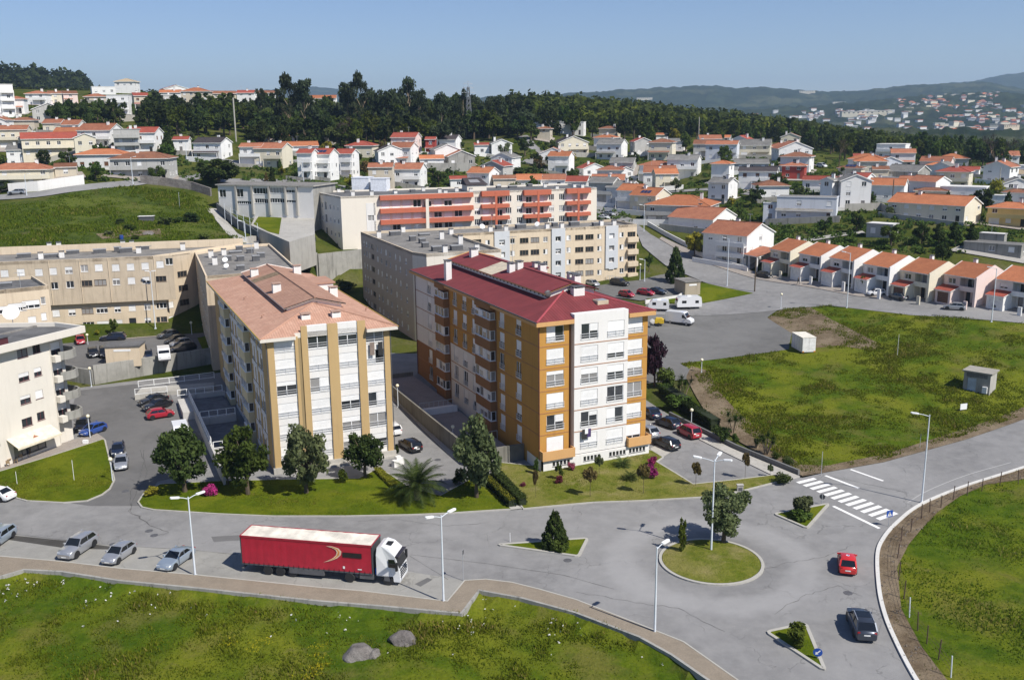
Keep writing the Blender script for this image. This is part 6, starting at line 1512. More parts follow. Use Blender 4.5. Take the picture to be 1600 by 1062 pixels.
# --- the terraced houses along the street
def row_house(x, y, z, ang, wm, label, garage, tile=TILE_BO, shut=0):
    t = thing('terraced_house', (x, y, z), ang, label, 'house', 'terraced houses along the street'); Wd, Dp, ze, zr = 7.1, 9.6, 5.35, 7.25
    mb = MB()
    wall(mb, t, (0, 0), (3.6, 0), -1.5, ze, [(1.0, 3.55, 1.6, 1.1, dict(n=2, sh=BR.choice((0, .4, .7))))], 0, .14)
    wall(mb,t,(3.6,1.5),(6.9,1.5),-1.5,ze,[(0.5,2.75,2.2,2.0,dict(n=2,sh=0)),(0.4,0.05,1.0,2.1,dict(n=1,sh=0,fr=BRSHUT)),(1.8,0.05,1.2,2.1,dict(n=1,sh=0))],0,.14)
    mb.facade((3.6,0),(3.6,1.5),-1.5,ze);mb.box(6.9,7.12,-0.35,1.5,2.35,ze);mb.prism([(6.9,-0.35),(7.12,-0.35),(7.12,-0.06),(6.9,-.06)],-1.5,2.35)
    # side walls with their raked heads, standing a little above the roof
    for xs in (-.1, 7.12):
        q = [(xs, -0.3 if xs > 1 else 0, -1.5), (xs, Dp, -1.5), (xs, Dp, ze - 0.1), (xs, Dp / 2, zr + 0.25), (xs, -0.3 if xs > 1 else 0, ze + 0.1)]
        mb.face(q); mb.face([(a + .22, b, c) for a, b, c in q][::-1])
        for i in range(5): a, b = q[i], q[(i + 1) % 5]; mb.face([a, b, (b[0] + .22, b[1], b[2]), (a[0] + .22, a[1], a[2])])
    mb.facade((7.1, Dp - .01), (0, Dp - .01), -1.5, ze)
    mb.build('wall', wm, t)
    r = MB(); k = (zr - ze) / (Dp / 2); sl = math.hypot(Dp / 2 + .5, zr - ze)
    for (y0, z0), (y1, z1) in (((-.6, ze - .6 * k + .2), (Dp / 2, zr + .2)), ((Dp + .4, ze - .4 * k + .2), (Dp / 2, zr + .2))):
        q=[(.125,y0,z0),(7.1,y0,z0),(7.1,y1,z1),(.125,y1,z1)];r.face(q,0,[(0,0),(7,0),(7,sl),(0,sl)]);r.face([(a,b,c-.18) for a,b,c in q],1);r.face([(.125,y0,z0),(7.1,y0,z0),(7.1,y0,z0-.18),(.125,y0,z0-.18)],1)
    ro = r.build('roof', [tile, TRIM], t)
    link('chimney', chimney_mesh(.7, .6, 1.2, WHITE_H), ro, (2.2, Dp * .62, zr - .6))
    b = MB(); b.box(3.61, 6.89, -.3, 1.49, 2.5, 2.7); b.box(3.61, 6.89, -.3, -.15, 2.7, 3.45); b.build('balcony', wm, t)
    g=MB();g.facade((0.1,-2.4),(3.5,-2.4),-1.5,2.5,[(.45,2.95,0,2.1)],.2);g.face([(3.5,-2.4,-1.5),(3.5,-.003,-1.5),(3.5,-.003,3.0),(3.5,-2.4,2.5)]);g.face([(.1,-2.4,-1.5),(.1,-.003,-1.5),(.1,-.003,3.0),(.1,-2.4,2.5)]);ga=g.build('garage',wm,t)
    g = MB()
    for k_ in range(6): g.box(.55, 3.05, -2.25, -2.2, k_ * .35, k_ * .35 + .33)
    g.build('garage_door', garage, ga)
    g=MB();q=[(-.15,-2.75,2.5),(3.75,-2.75,2.5),(3.75,-.004,3.25),(-.15,-.004,3.25)];g.face(q,0,[(0,0),(3.9,0),(3.9,2.8),(0,2.8)]);g.face([(a,b,c-.15) for a,b,c in q],1);g.face([q[0],q[1],(3.75,-2.75,2.35),(-.15,-2.75,2.35)],1);g.face([q[1],q[2],(3.75,-.004,3.1),(3.75,-2.75,2.35)],1)
    g.build('garage_roof', [TILE_R, TRIM], ga)
    m = MB(); m.box(6.6, 7.35, -2.6, -2.35, -1, 1.1); m.build('gate_post', wm, t)
WDOOR = simple('white_garage_door', (0.74, 0.73, 0.7), 0.6); BDOOR = simple('brown_garage_door', (0.13, 0.065, 0.04), 0.6)
rpos = [(60.4, 221.6, -67), (64.7, 213.4, -66.5), (69.3, 206.2, -66), (74.1, 199.3, -65), (79.3, 192.8, -64), (85.6, 187.0, -62), (92.8, 181.2, -60)]
rl=[(CREAM_H,'cream terraced house at the left end beside the open carport',WDOOR),(WHITE,'white terraced house with the walker passing in front',WDOOR),(WHITE,'white terraced house with a dark bench by its door behind the lamp',WDOOR),(WHITE_H,'white terraced house with small white car and little tree',WDOOR),(CREAM_H,'yellowish cream terraced house with grey car on its drive',BDOOR),(PINK_H,'pink terraced house with brown garage door',BDOOR),(WHITE_H,'terraced house at the right edge with black car on its drive',WDOOR)]
for (x, y, a), (m, l, gd) in zip(rpos, rl): row_house(x, y, tz(x + 1, y) - 0.05, math.radians(a), m, l, gd)
# open carport at the end of the terrace
t=thing('carport',(57.5,229.0,tz(57.5,229)),math.radians(-67),'open carport with orange roof between the big white house and the terrace','carport')
m=MB();q=[(-.5,-3,2.9),(6.5,-3,2.9),(6.5,4,4.2),(-.5,4,4.2)];m.face(q,0,[(0,0),(7,0),(7,7),(0,7)]);m.face([(a,b,c-.2) for a,b,c in q],1);m.face([q[0],q[1],(6.5,-3,2.7),(-.5,-3,2.7)],1);m.build('roof',[TILE_O,TRIM],t)
m = MB()
for x in (-.2, 3, 6): m.mark(); m.box(x, x + .3, -2.7, -2.4, -1, 2.72)
m.build_each('post', WHITE, t); m = MB(); m.box(-.4, 6.4, 3.6, 3.8, -1, 4.0); m.build('back_wall', WHITE, t)
# garden and boundary walls
long_wall('white garden wall in front of the big corner house', [(1086, 398), (1120, 412), (1168, 425)], .25, 1.3, WHITE)
long_wall('long white garden wall by the rising street', [(1012, 352), (1040, 368), (1078, 388)], .25, 1.1, WHITE)
long_wall('long white wall below the house with the long balcony', [(14, 302), (60, 298), (132, 288)], .3, 2.6, WHITE)
long_wall('dry stone wall beside the lane at the left', [(220, 286), (262, 290), (300, 296), (330, 306)], .6, 2.2, STONE)
long_wall('grey block wall above the orange-roofed house', [(668, 268), (735, 268)], .3, 3.0, CONC_OLD)
long_wall('grey garden wall behind the vegetable plots', [(1320, 330), (1376, 328), (1386, 334)], .3, 2.0, CONC)
long_wall('white wall below the villa terraces', [(190, 190), (225, 188)], .3, 2.4, CONC)
long_wall('low kerb wall at the back of the upper car park', [(1008, 474), (1060, 466), (1066, 462)], .3, .7, WHITE)
# ---------------------------------------------------------------- plants
def leaf_cloud(C, R, n, size, seed, out=0.6, flat=1.0, cl_tint=None):
    # C: (k,3) clump centres, R: (k,) radii; n leaves in all; returns vertices, faces, tints
    g = np.random.default_rng(seed); C = np.asarray(C, float); R = np.asarray(R, float)
    w = R ** 2; k = g.choice(len(C), n, p=w / w.sum())
    d = g.normal(size=(n, 3)); d /= np.linalg.norm(d, axis=1)[:, None]
    r = R[k] * (g.random(n) ** 0.38); p = C[k] + d * r[:, None] * [1, 1, flat]
    nrm = d * out + g.normal(size=(n, 3)) * 0.6; nrm /= np.linalg.norm(nrm, axis=1)[:, None]
    a = np.cross(nrm, g.normal(size=(n, 3))); a /= np.linalg.norm(a, axis=1)[:, None]; b = np.cross(nrm, a)
    s = size * g.uniform(0.6, 1.4, n)[:, None]
    V = np.stack([p - a * s, p + b * s * .55, p + a * s, p - b * s * .55], 1).reshape(-1, 3)
    F = np.arange(4 * n).reshape(n, 4)
    ct = g.random(len(C)); t = np.clip(ct[k] * 0.55 + g.random(n) * 0.5, 0, 1)
    return V, F, t
def cat_mesh(L):
    V, F, T, o = [], [], [], 0
    for v, f, t in L: V.append(v); F.append(f + o); T.append(t); o += len(v)
    return np.concatenate(V), np.concatenate(F), np.concatenate(T)
FOL=dict(dark=foliage('dark_leaves',(0.028,0.048,0.015),(0.085,0.118,0.034)),mid=foliage('green_leaves',(0.040,0.068,0.014),(0.105,0.150,0.034)),light=foliage('light_leaves',(0.055,0.085,0.018),(0.13,0.17,0.04)),
    olive=foliage('olive_leaves',(0.065,0.085,0.034),(0.165,0.188,0.085)),yellow=foliage('yellow_leaves',(0.13,0.13,0.02),(0.34,0.31,0.04)),rust=foliage('bronze_leaves',(0.07,0.052,0.022),(0.19,0.14,0.055)),
    purple=foliage('plum_leaves',(0.022,0.010,0.016),(0.06,0.03,0.04)),magenta=foliage('azalea_flowers',(0.10,0.03,0.05),(0.55,0.05,0.26),None,.3),pink=foliage('pink_flowers',(0.12,0.05,0.05),(0.42,0.10,0.16)),red=foliage('red_leaves',(0.09,0.03,0.03),(0.22,0.05,0.07)),
    euc=foliage('eucalyptus_leaves',(0.024,0.036,0.018),(0.072,0.09,0.044)),wood=foliage('wood_leaves',(0.023,0.035,0.012),(0.068,0.088,0.027)),spring=foliage('spring_leaves',(0.045,0.068,0.012),(0.105,0.125,0.022)),bare=foliage('bare_twigs',(0.055,0.04,0.038),(0.12,0.09,0.085),None,0.1),bare2=foliage('bare_brown_twigs',(0.07,0.055,0.035),(0.14,0.115,0.07),None,.1),
    weed=foliage('meadow_blades',(0.060,0.098,0.008),(0.160,0.190,0.018),(0.28,0.23,0.07),0.45),palm=foliage('palm_fronds',(0.03,0.05,0.014),(0.10,0.125,0.035)),hedge=foliage('hedge_leaves',(0.02,0.036,0.010),(0.05,0.075,0.018)))
_tp = {}
def tree_proto(kind, v, n, lsz):
    # unit tree: height 1, crown radius 0.5
    key = (kind, v, n)
    if key in _tp: return _tp[key]
    g = np.random.default_rng(hash(kind) % 1000 * 0 + sum(map(ord, kind)) * 31 + v * 7 + n)
    T = MB(); flat = 1.0
    if kind in ('broad', 'olive'):
        K = 40 if n > 1500 else 14; C = []
        z0, hz = (0.56, 0.42)
        while len(C) < K:
            p = g.uniform(-1, 1, 3); rr = np.linalg.norm(p)
            if 0.3 < rr < 0.98 and (rr < .8 or g.random() < .5): C.append((p[0] * .40, p[1] * .40, z0 + p[2] * hz * (1 if p[2] > 0 else .8)))
        C = np.array(C); R = g.uniform(.06, .155, K)
        T.tube([(0, 0, -.06), (.01, 0, .16), (.0, .01, .34), (0, 0, .6)], [.045, .034, .026, .012], 7)
        for c in C[:9]: T.tube([(0, 0, g.uniform(.2, .36)), (c[0] * .5, c[1] * .5, .3 + (c[2] - .3) * .6), tuple(c)], [.018, .011, .004], 5, 0, False)
    elif kind == 'ball':
        K=20;d=g.normal(size=(K,3));d /= np.linalg.norm(d,axis=1)[:,None];C=d*[.34,.34,.28]+[0,0,.62];C[:,2]=np.clip(C[:,2],.3,.92);R=np.full(K,.14)
        T.tube([(0, 0, -.05), (0, 0, .3), (0, 0, .6)], [.035, .028, .012], 7)
    elif kind == 'cone':
        C, R = [], []
        for i in range(34):z=.12+.84*(i/34)**.9;r=.40*(1-z)**.8+.02;a=i*2.4;C.append((r*math.cos(a),r*math.sin(a),z));R.append(.05+.12*(1-z))
        T.tube([(0, 0, -.05), (0, 0, .9)], [.035, .006], 6)
    elif kind == 'column':
        C=[(g.uniform(-.15,.15),g.uniform(-.15,.15),.1+.85*i/16) for i in range(16)];R=[.16*(1.15-abs(c[2]-.5)) for c in C];T.tube([(0,0,-.05),(0,0,.8)],[.03,.006],6)
    elif kind == 'euc':
        C, R = [], []
        T.tube([(0, 0, -.04), (.02, 0, .3), (.0, .03, .62), (.03, .0, .9)], [.026, .02, .013, .004], 7)
        for i in range(14):
            a=g.uniform(0,6.28);z=g.uniform(.42,.93);r=g.uniform(.10,.42)*(1.2-z*.5);c=(r*math.cos(a),r*math.sin(a),z);C.append(c);R.append(g.uniform(.10,.17))
            for _ in range(2):C.append((c[0]+g.uniform(-.1,.1),c[1]+g.uniform(-.1,.1),c[2]+g.uniform(-.06,.06)));R.append(g.uniform(.05,.09))
            T.tube([(.01, .01, z - .22), (c[0] * .55, c[1] * .55, z - .09), c], [.011, .008, .003], 5, 0, False)
        flat = .6
    elif kind == 'bush':
        K=12;C=np.stack([g.uniform(-.3,.3,K),g.uniform(-.3,.3,K),g.uniform(.2,.72,K)],-1);R=g.uniform(.16,.26,K);T.tube([(0,0,-.05),(0,0,.5)],[.03,.01],5)
    elif kind == 'lolly':
        C=np.stack([g.uniform(-.26,.26,10),g.uniform(-.26,.26,10),g.uniform(.62,.9,10)],-1);R=g.uniform(.10,.18,10);T.tube([(0,0,-.03),(0,0,.7)],[.018,.012],6)
    elif kind == 'bare':
        # branching twigs
        segs = []
        def grow(p, d, l, r, lev):
            q = p + d * l; segs.append((p, q, r, lev))
            if lev < 5:
                for _ in range(3 if lev < 3 else 4):
                    e = d + g.normal(size=3) * .42; e[2] += .1; e /= np.linalg.norm(e); grow(q, e, l * g.uniform(.62, .8), r * .6, lev + 1)
        grow(np.zeros(3), np.array([0, 0, 1.]), .3, .02, 0)
        V = []; Ft = []; tn = []
        mx = max(s[1][2] for s in segs); mr = max(np.hypot(*s[1][:2]) for s in segs)
        for p, q, r, lev in segs:
            sc = np.array([.5 / mr, .5 / mr, 1 / mx])
            if lev < 3: T.tube([tuple(p * sc), tuple(q * sc)], [r, r * .7], 5, 0, False)
            if lev >= 2:
                for w in (np.array([1., 0, 0]), np.array([0, 1., 0])):
                    w=w*max(.0035,r*.6)*(1.6 if n<1000 else 1.0);i=len(V);V+=[p*sc-w,p*sc+w,q*sc+w*.4,q*sc-w*.4];Ft.append([i,i+1,i+2,i+3]);tn.append(g.random())
        cr = npmesh('crown', np.array(V), np.array(Ft), FOL['bare'], np.array(tn)); _tp[key] = (T.mesh('trunk', [BARK]), cr); return _tp[key]
    V, F, t = leaf_cloud(C, R, n, lsz, v + 3, .6, flat)
    cr = npmesh('crown', V, F, FOL['mid'], t); _tp[key] = (T.mesh('trunk', [BARK], True), cr); return _tp[key]
NUMBER = random.Random(3)
def plant(name, kind, loc, H, Wd, fol, label, cat='tree', group=None, n=700, lsz=.05, v=None, trunk=BARK, parts=('trunk', 'crown')):
    v = NUMBER.randrange(3) if v is None else v
    tm, cm = tree_proto(kind, v, n, lsz)
    t = thing(name, loc, NUMBER.uniform(0, 6.28), label, cat, group); t.scale = (Wd, Wd, H)
    link(parts[0], tm, t, mats={0: trunk}); link(parts[1], cm, t, mats={0: FOL[fol]})
    return t
def plant_px(name, kind, x, yt, yb, wpx, fol, label, cat='tree', group=None, **k):
    g = G(x, yb); s = FPX / project((g.x, g.y, g.z + 2))[2]; d = math.hypot(g.x, g.y)
    H = atd(x, yt, d)[2] - g.z
    return plant(name, kind, g, H, wpx / s, fol, label, cat, group, **k)
NT_ = dict(n=4300, lsz=.034)
for a in ((289,659,769,84,'dark','broad','dense dark green tree beside the white van'),(388,667,773,84,'mid','broad','leafy mid-green tree in front of the white bays, left of the tall one'),(479,655,771,80,'olive','broad','tallest grey-green tree in front of the white and ochre block'),
          (571,669,747,64,'dark','broad','small round dark tree before the ground-floor windows'),(745,656,778,76,'olive','broad','green tree at the corner beside the hedge path')):
    plant_px('tree', a[5], a[0], a[1], a[2], a[3] * 1.12, a[4], a[6], v=a[0] % 5 + 10, **NT_)
plant_px('tree', 'broad', 357, 700, 758, 30, 'mid', 'slim young tree by the patio wall', n=1500, lsz=.05)
plant_px('olive_tree', 'olive', 1130, 756, 849, 96, 'olive', 'olive tree on the roundabout', v=21, n=6000, lsz=.03)
plant_px('ivy_tree', 'column', 1066, 810, 864, 22, 'spring', 'thin ivy-clad tree on the roundabout', n=900, lsz=.06)
plant_px('conifer', 'cone', 867, 796, 856, 46, 'dark', 'dark conical shrub on the left traffic island', 'conifer', n=3000, lsz=.045)
plant_px('shrub', 'bush', 874, 838, 860, 34, 'light', 'light green shrub at the foot of the conical one', 'shrub', n=1200, lsz=.1)
plant_px('shrub', 'bush', 1254, 772, 806, 30, 'olive', 'leafy shrub on the island by the zebra crossing', 'shrub', n=1500, lsz=.08)
plant_px('shrub', 'bush', 1249, 792, 810, 36, 'light', 'low yellow-green shrub on the island by the zebra crossing', 'shrub', n=1000, lsz=.1)
plant_px('shrub', 'bush', 1246, 973, 1008, 38, 'spring', 'round shrub on the lower traffic island', 'shrub', n=1700, lsz=.075)
plant_px('plum_tree', 'broad', 1023, 522, 602, 44, 'purple', 'dark purple plum tree beside the orange block', n=3000, lsz=.045)
plant_px('pine_tree', 'cone', 1055, 384, 441, 32, 'dark', 'dark conical pine beside the concrete hut', n=2600, lsz=.05)
plant_px('tree', 'ball', 1085, 363, 402, 34, 'yellow', 'round yellow-green tree in the corner house garden', n=1500, lsz=.06).scale.z *= 1
plant_px('tree', 'broad', 1014, 396, 424, 20, 'mid', 'small tree by the steps of the tan and grey block', n=800)
for a in ((838,715,741,14,'mid','column','clipped green cylinder shrub on the dry lawn','shrub'),(875,722,750,16,'light','broad','small light green bush near the corner plinth','shrub'),(893,720,735,13,'pink','bush','pink flowering bush against the white plinth','bush'),(874,742,756,14,'red','bush','dark red bush on the dry lawn','bush'),
          (816,752,760,12,'red','bush','flat red-leaved bush near the hedge','bush'),(936,712,746,17,'olive','lolly','clipped topiary tree with a ball top on the lawn','tree'),(1019,711,727,17,'magenta','bush','magenta bush by the parking kerb','bush'),(1016,722,748,24,'magenta','bush','large magenta bush behind the bronze-leaved tree','bush'),
          (837,736,778,13,'rust','lolly','thin bronze-leaved sapling nearest the hedge','tree'),(922,731,777,27,'rust','lolly','bronze-leaved young tree in the middle of the dry lawn','tree'),(1005,724,772,24,'rust','lolly','bronze-leaved young tree beside the magenta bush','tree'),(1087,723,760,21,'rust','lolly','bronze-leaved young tree on the verge of the small car park','tree'),(1164,708,748,16,'rust','lolly','russet young tree at the far end of the verge','tree'),
          (328,757,775,24,'magenta','bush','bright magenta bush under the left trees','bush'),(238,757,775,22,'yellow','bush','yellow bush at the tip of the left lawn','bush'),(718,730,758,22,'dark','bush','dark shrub between the palm and the corner tree','shrub'),(652,722,750,8,'mid','column','thin shrub behind the palm','shrub'),
          (1224,738,756,26,'dark','bush','dark shrub at the end of the verge by the crossing','shrub'),(1203,726,745,12,'olive','lolly','small sapling by the sloping walk','tree'),(1150,676,690,14,'mid','bush','small round bush between the yuccas','shrub'),(1230,712,728,18,'dark','bush','round dark bush at the end of the soil bank','shrub'),(1212,704,718,14,'mid','bush','small bush beside the last yucca','shrub'),
          (1128,662,690,30,'dark','bush','broad dark shrub by the first yucca pair','shrub'),(620,694,708,14,'hedge','column','clipped box shrub at the corner of the white and ochre block','shrub'),(535,730,755,20,'spring','bush','straggly bush by the plinth behind the tall tree','shrub'),(1040,570,606,30,'mid','bush','leafy bush beside the plum tree','shrub'),(1060,612,640,44,'mid','bush','broad green bush below the tall yuccas','shrub'),
          (178,497,522,20,'mid','broad','bushy tree in front of the tan block','tree'),(152,514,522,10,'yellow','bush','small yellow-green bush by the tan block','shrub'),(123,516,524,10,'red','bush','dark bush above the red car','shrub'),(480,414,440,50,'mid','bush','large green bush below the stained wall','shrub'),(540,436,456,34,'dark','bush','dark bush at the foot of the grey block','shrub'),(520,448,462,30,'mid','bush','lower green bush left of the dark one','shrub'),
          (1347, 432, 458, 12, 'spring', 'lolly', 'little tree before the white garage', 'tree')):
    plant_px('bush' if a[7] == 'bush' else 'shrub' if a[7] == 'shrub' else 'young_tree', a[5], *a[:4], a[4], a[6], a[7], n=900, lsz=.07)
def fronds(name, loc, H, R, n, label, cat, seed, droop=.5, wd=.16, trunk_r=.2, fol='palm', up=.9, crown_h=0.0):
    g = random.Random(seed); t = thing(name, loc, 0, label, cat); m = MB()
    m.lathe([(trunk_r*1.1,-.3),(trunk_r,H*.3),(trunk_r*.95,H*.8),(trunk_r*1.15,H),(trunk_r*.5,H+trunk_r)],9);m.build('trunk',BARK_P,t,smooth=True)
    V, F, T = [], [], []
    for i in range(n):
        a = i * 2.39996 + g.uniform(-.2, .2); e = up * (1 - (i / n) * 1.25) + g.uniform(-.1, .1); L = R * g.uniform(.85, 1.1); P = []
        p = np.array([0, 0, H + trunk_r * .6]); th = e
        for k in range(8):
            P.append(p.copy());p=p+np.array([math.cos(a)*math.cos(th),math.sin(a)*math.cos(th),math.sin(th)])*L/7;th-=droop*(.09+.045*k)
        sd = np.array([-math.sin(a), math.cos(a), 0])
        for k in range(7):
            for j in range(3):
                u=(j+.5)/3;b=P[k]*(1-u)+P[k+1]*u;fr=(k+u)/7;ll=wd*4.5*math.sin(math.pi*min(1,.12+fr*.86))*R/3
                dr = (P[k + 1] - P[k]); dr = dr / np.linalg.norm(dr)
                for sg in (-1, 1):
                    tip=b+sd*sg*ll*.8+dr*ll*.6+np.array([0,0,-.25*ll]);i0=len(V);V+=[b-dr*.05*R/3,b+dr*.07*R/3,tip];F.append([i0,i0+1,i0+2]);T.append(g.random())
    link('fronds', npmesh('fronds', np.array(V), np.array(F), FOL[fol], np.array(T)), t); return t
g_ = G(652, 781); fronds('palm_tree', g_, 1.7, 3.9, 46, 'date palm with arching fronds on the lawn', 'palm tree', 1, .72, .17, .4, up=1.25)
for x,y,r,s,l in ((973,729,1.5,3,'cycad with yellow-green fronds against the plinth'),(985,750,1.3,4,'darker cycad in the middle of the dry lawn')):fronds('cycad',G(x,y),.35,r,40,l,'cycad',s,.6,.15,.18)
g_ = G(590, 216); fronds('palm_tree', g_, 9.5, 2.2, 30, 'tall slim palm rising above the hillside houses', 'palm tree', 6, 1.1, .2, .25)
def yucca(x, y, H, label, seed):
    g = random.Random(seed); t = thing('yucca', G(x, y), 0, label, 'yucca'); m = MB(); V, F, T = [], [], []
    for i in range(5):
        a=i*1.26+g.uniform(-.3,.3);r=H*g.uniform(.12,.34);top=Vector((r*math.cos(a),r*math.sin(a),H*g.uniform(.6,.85)));m.mark();m.tube([(.1*math.cos(a),.1*math.sin(a),-.3),top*.5+Vector((0,0,-.1)),top],[.12,.09,.07],6)
        for k in range(70):
            d=np.array([g.gauss(0,1),g.gauss(0,1),g.gauss(.55,.8)]);d /= np.linalg.norm(d);s=np.cross(d,[0,0,1.]);s=s/(np.linalg.norm(s)+1e-6)*.05;L=H*.3*g.uniform(.7,1.1);p=np.array(top);i0=len(V);V+=[p-s,p+s,p+d*L+np.array([0,0,-.1*L])];F.append([i0,i0+1,i0+2]);T.append(g.random())
    m.build_each('stem', BARK_P, t); link('leaves', npmesh('leaves', np.array(V), np.array(F), FOL['hedge'], np.array(T)), t)
yucca(1066,626,4.2,'tallest clump of yuccas at the top of the soil bank',1);yucca(1146,676,3.2,'middle clump of yuccas on the soil bank',2);yucca(1197,710,3.2,'lowest clump of yuccas near the crossing',3);yucca(1182,700,1.3,'small dark yucca beside the lowest clump',5)
def hedge(p, q, w, h, fol, label, n=2600, top=None):
    a,b=G(*p),G(*q);t=thing('hedge',a,0,label,'hedge');g=np.random.default_rng(int(p[0]));d=np.array(b-a);L=np.linalg.norm(d[:2]);nn=np.array([-d[1],d[0],0])/L
    P = g.random((n, 3)); edge = g.random(n) < .8; ax = g.integers(0, 2, n)
    P[edge & (ax == 0), 1] = np.round(P[edge & (ax == 0), 1]); P[edge & (ax == 1), 2] = 1
    C = d * P[:, :1] + nn * ((P[:, 1:2] - .5) * w) + np.array([0, 0, h]) * P[:, 2:]
    V, F, T = leaf_cloud(C, np.full(n, .12), n * 2, .09, 5); link('foliage', npmesh('foliage', V, F, FOL[fol], T), t)
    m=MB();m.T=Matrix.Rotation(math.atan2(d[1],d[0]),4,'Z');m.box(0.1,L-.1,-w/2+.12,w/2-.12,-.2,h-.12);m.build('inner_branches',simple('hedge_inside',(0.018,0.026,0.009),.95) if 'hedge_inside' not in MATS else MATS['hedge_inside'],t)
    if top:V,F,T=leaf_cloud(d*g.random((900,1))+nn*((g.random((900,1))-.5)*w*.9)+np.array([0,0,h+.03]),np.full(900,.1),1800,.08,6);link('new_growth',npmesh('new_growth',V,F,FOL[top],T),t)
    return t
hedge((752,746),(800,793),.9,.95,'hedge','clipped hedge with yellow top left of the garden path',2600,'yellow');hedge((772,742),(818,791),1.0,1.0,'dark','clipped dark hedge right of the garden path')
hedge((590,737),(618,764),.8,.6,'yellow','low yellow hedge behind the palm',1600);hedge((1070,640),(1118,672),1.6,1.5,'hedge','dark clipped hedge along the small car park',3000);hedge((1036,612),(1072,640),1.8,1.4,'mid','green hedge at the top of the small car park',2400)
hedge((1080,388),(1112,402),1.2,1.5,'hedge','hedge in the corner house garden',1000);hedge((452,375),(492,396),1.6,.8,'spring','yellow-green shrubbery on the terrace wall',1600)
# --- the big garden trees on the hillside and the wood behind
for a in (('broad',343,246,290,76,'dark','large spreading dark evergreen above the school',4200),('cone',263,207,243,26,'dark','dark pointed conifer beside the maroon-roofed house',2200),('bare',541,181,235,46,'bare','bare purple-brown tree in front of the wood',2000),('broad',1055,197,226,26,'yellow','yellow-flowering tree between the houses',1500),('broad',1071,207,240,28,'light','fresh light green tree beside the yellow one',1500),('bare',1311,216,262,50,'bare2','bare round tree with yellowish twigs among the right-hand houses',2000),('bare',1552,208,268,70,'bare','big bare dark tree at the right edge',2000),
      ('ball',246,258,285,30,'mid','round clipped tree by the brown-roofed house',1200),('broad',150,252,283,36,'mid','bushy green tree beside the orange-roofed bungalow',1200),('ball',0,282,300,50,'dark','dark round hedge tree at the left edge',1200),('broad',1290,336,364,30,'mid','garden tree behind the vegetable plots',1500),('broad',1338,326,362,34,'dark','taller dark garden tree near the ruined sheds',1500),('broad',1392,350,384,44,'light','light green tree beside the white-roofed shed',1500),('ball',1472,378,416,30,'dark','round dark tree behind the pink house',1500),('broad',788,222,258,30,'olive','loose grey-green tree in front of the white gable',1200),('broad',820,214,244,34,'dark','dark tree beside the hillside lane',1200),('broad',822,258,275,56,'dark','broad low dark trees behind the cream block',1200)):
    plant_px('tree', a[0], *a[1:5], a[5], a[6], n=a[7], lsz=.045)
for i,x in enumerate((1440,1466,1492,1518)):plant_px('tree','broad',x,345+(i%2)*3,384,34,'dark','dark tree in the dense row below the long cream house',group='row of dark trees below the long cream house',n=1300,lsz=.05)
RNG = random.Random(42)
pts = []
def spaced(x, y, d):
    if any((x - a) ** 2 + (y - b) ** 2 < d * d for a, b in pts): return False
    pts.append((x, y)); return True
# the wood on the ridge: tall trees one can tell apart
n_w = 0
WOODLAB={'broad':'dark broad evergreen in the wood along the ridge','euc':'tall loose eucalyptus rising out of the wood','spring':'fresh green tree in the wood along the ridge'}
for k in range(4000):
    if n_w >= 235: break
    x = RNG.uniform(222, 830); yb = RNG.uniform(184, 236)
    lo = 214 if x < 400 else 238 if x < 560 else 232 if x < 720 else 222
    if yb > lo: continue
    g = G(x, yb)
    if not spaced(g.x, g.y, 4.4): continue
    H = RNG.uniform(9, 14) * (1.0 if x > 560 else .9); kd = RNG.choice(('broad', 'broad', 'broad', 'spring'))
    plant('tree','broad',g,H,H*RNG.uniform(.85,1.2),'spring' if kd=='spring' else RNG.choice(('wood','dark','wood','euc')),WOODLAB[kd],group='trees of the wood on the ridge',n=900,lsz=.062);n_w+=1
for x,yt,yb,w in ((455,115,215,46),(478,120,216,40),(545,124,214,40),(566,112,216,36),(585,140,218,30),(605,136,220,40),(640,121,222,42),(655,140,224,34),(690,145,222,34),(725,138,216,18),(757,148,214,34),(775,150,212,36),(805,153,208,30),(410,136,200,20)):
    plant_px('eucalyptus','euc',x,yt,yb,w*1.25,'euc','tall eucalyptus standing above the ridge wood',group='tall eucalyptus on the ridge',n=1800,lsz=.035,trunk=BARK_P)
for i in range(13):
    x=84+i*8.6;plant_px('tree','broad',x,158+6*math.sin(i*2.1),192+4*math.sin(i*1.3),30,'dark','dark tree in the clump below the modern white hilltop house',group='dark clump on the left hillside',n=900,lsz=.06)
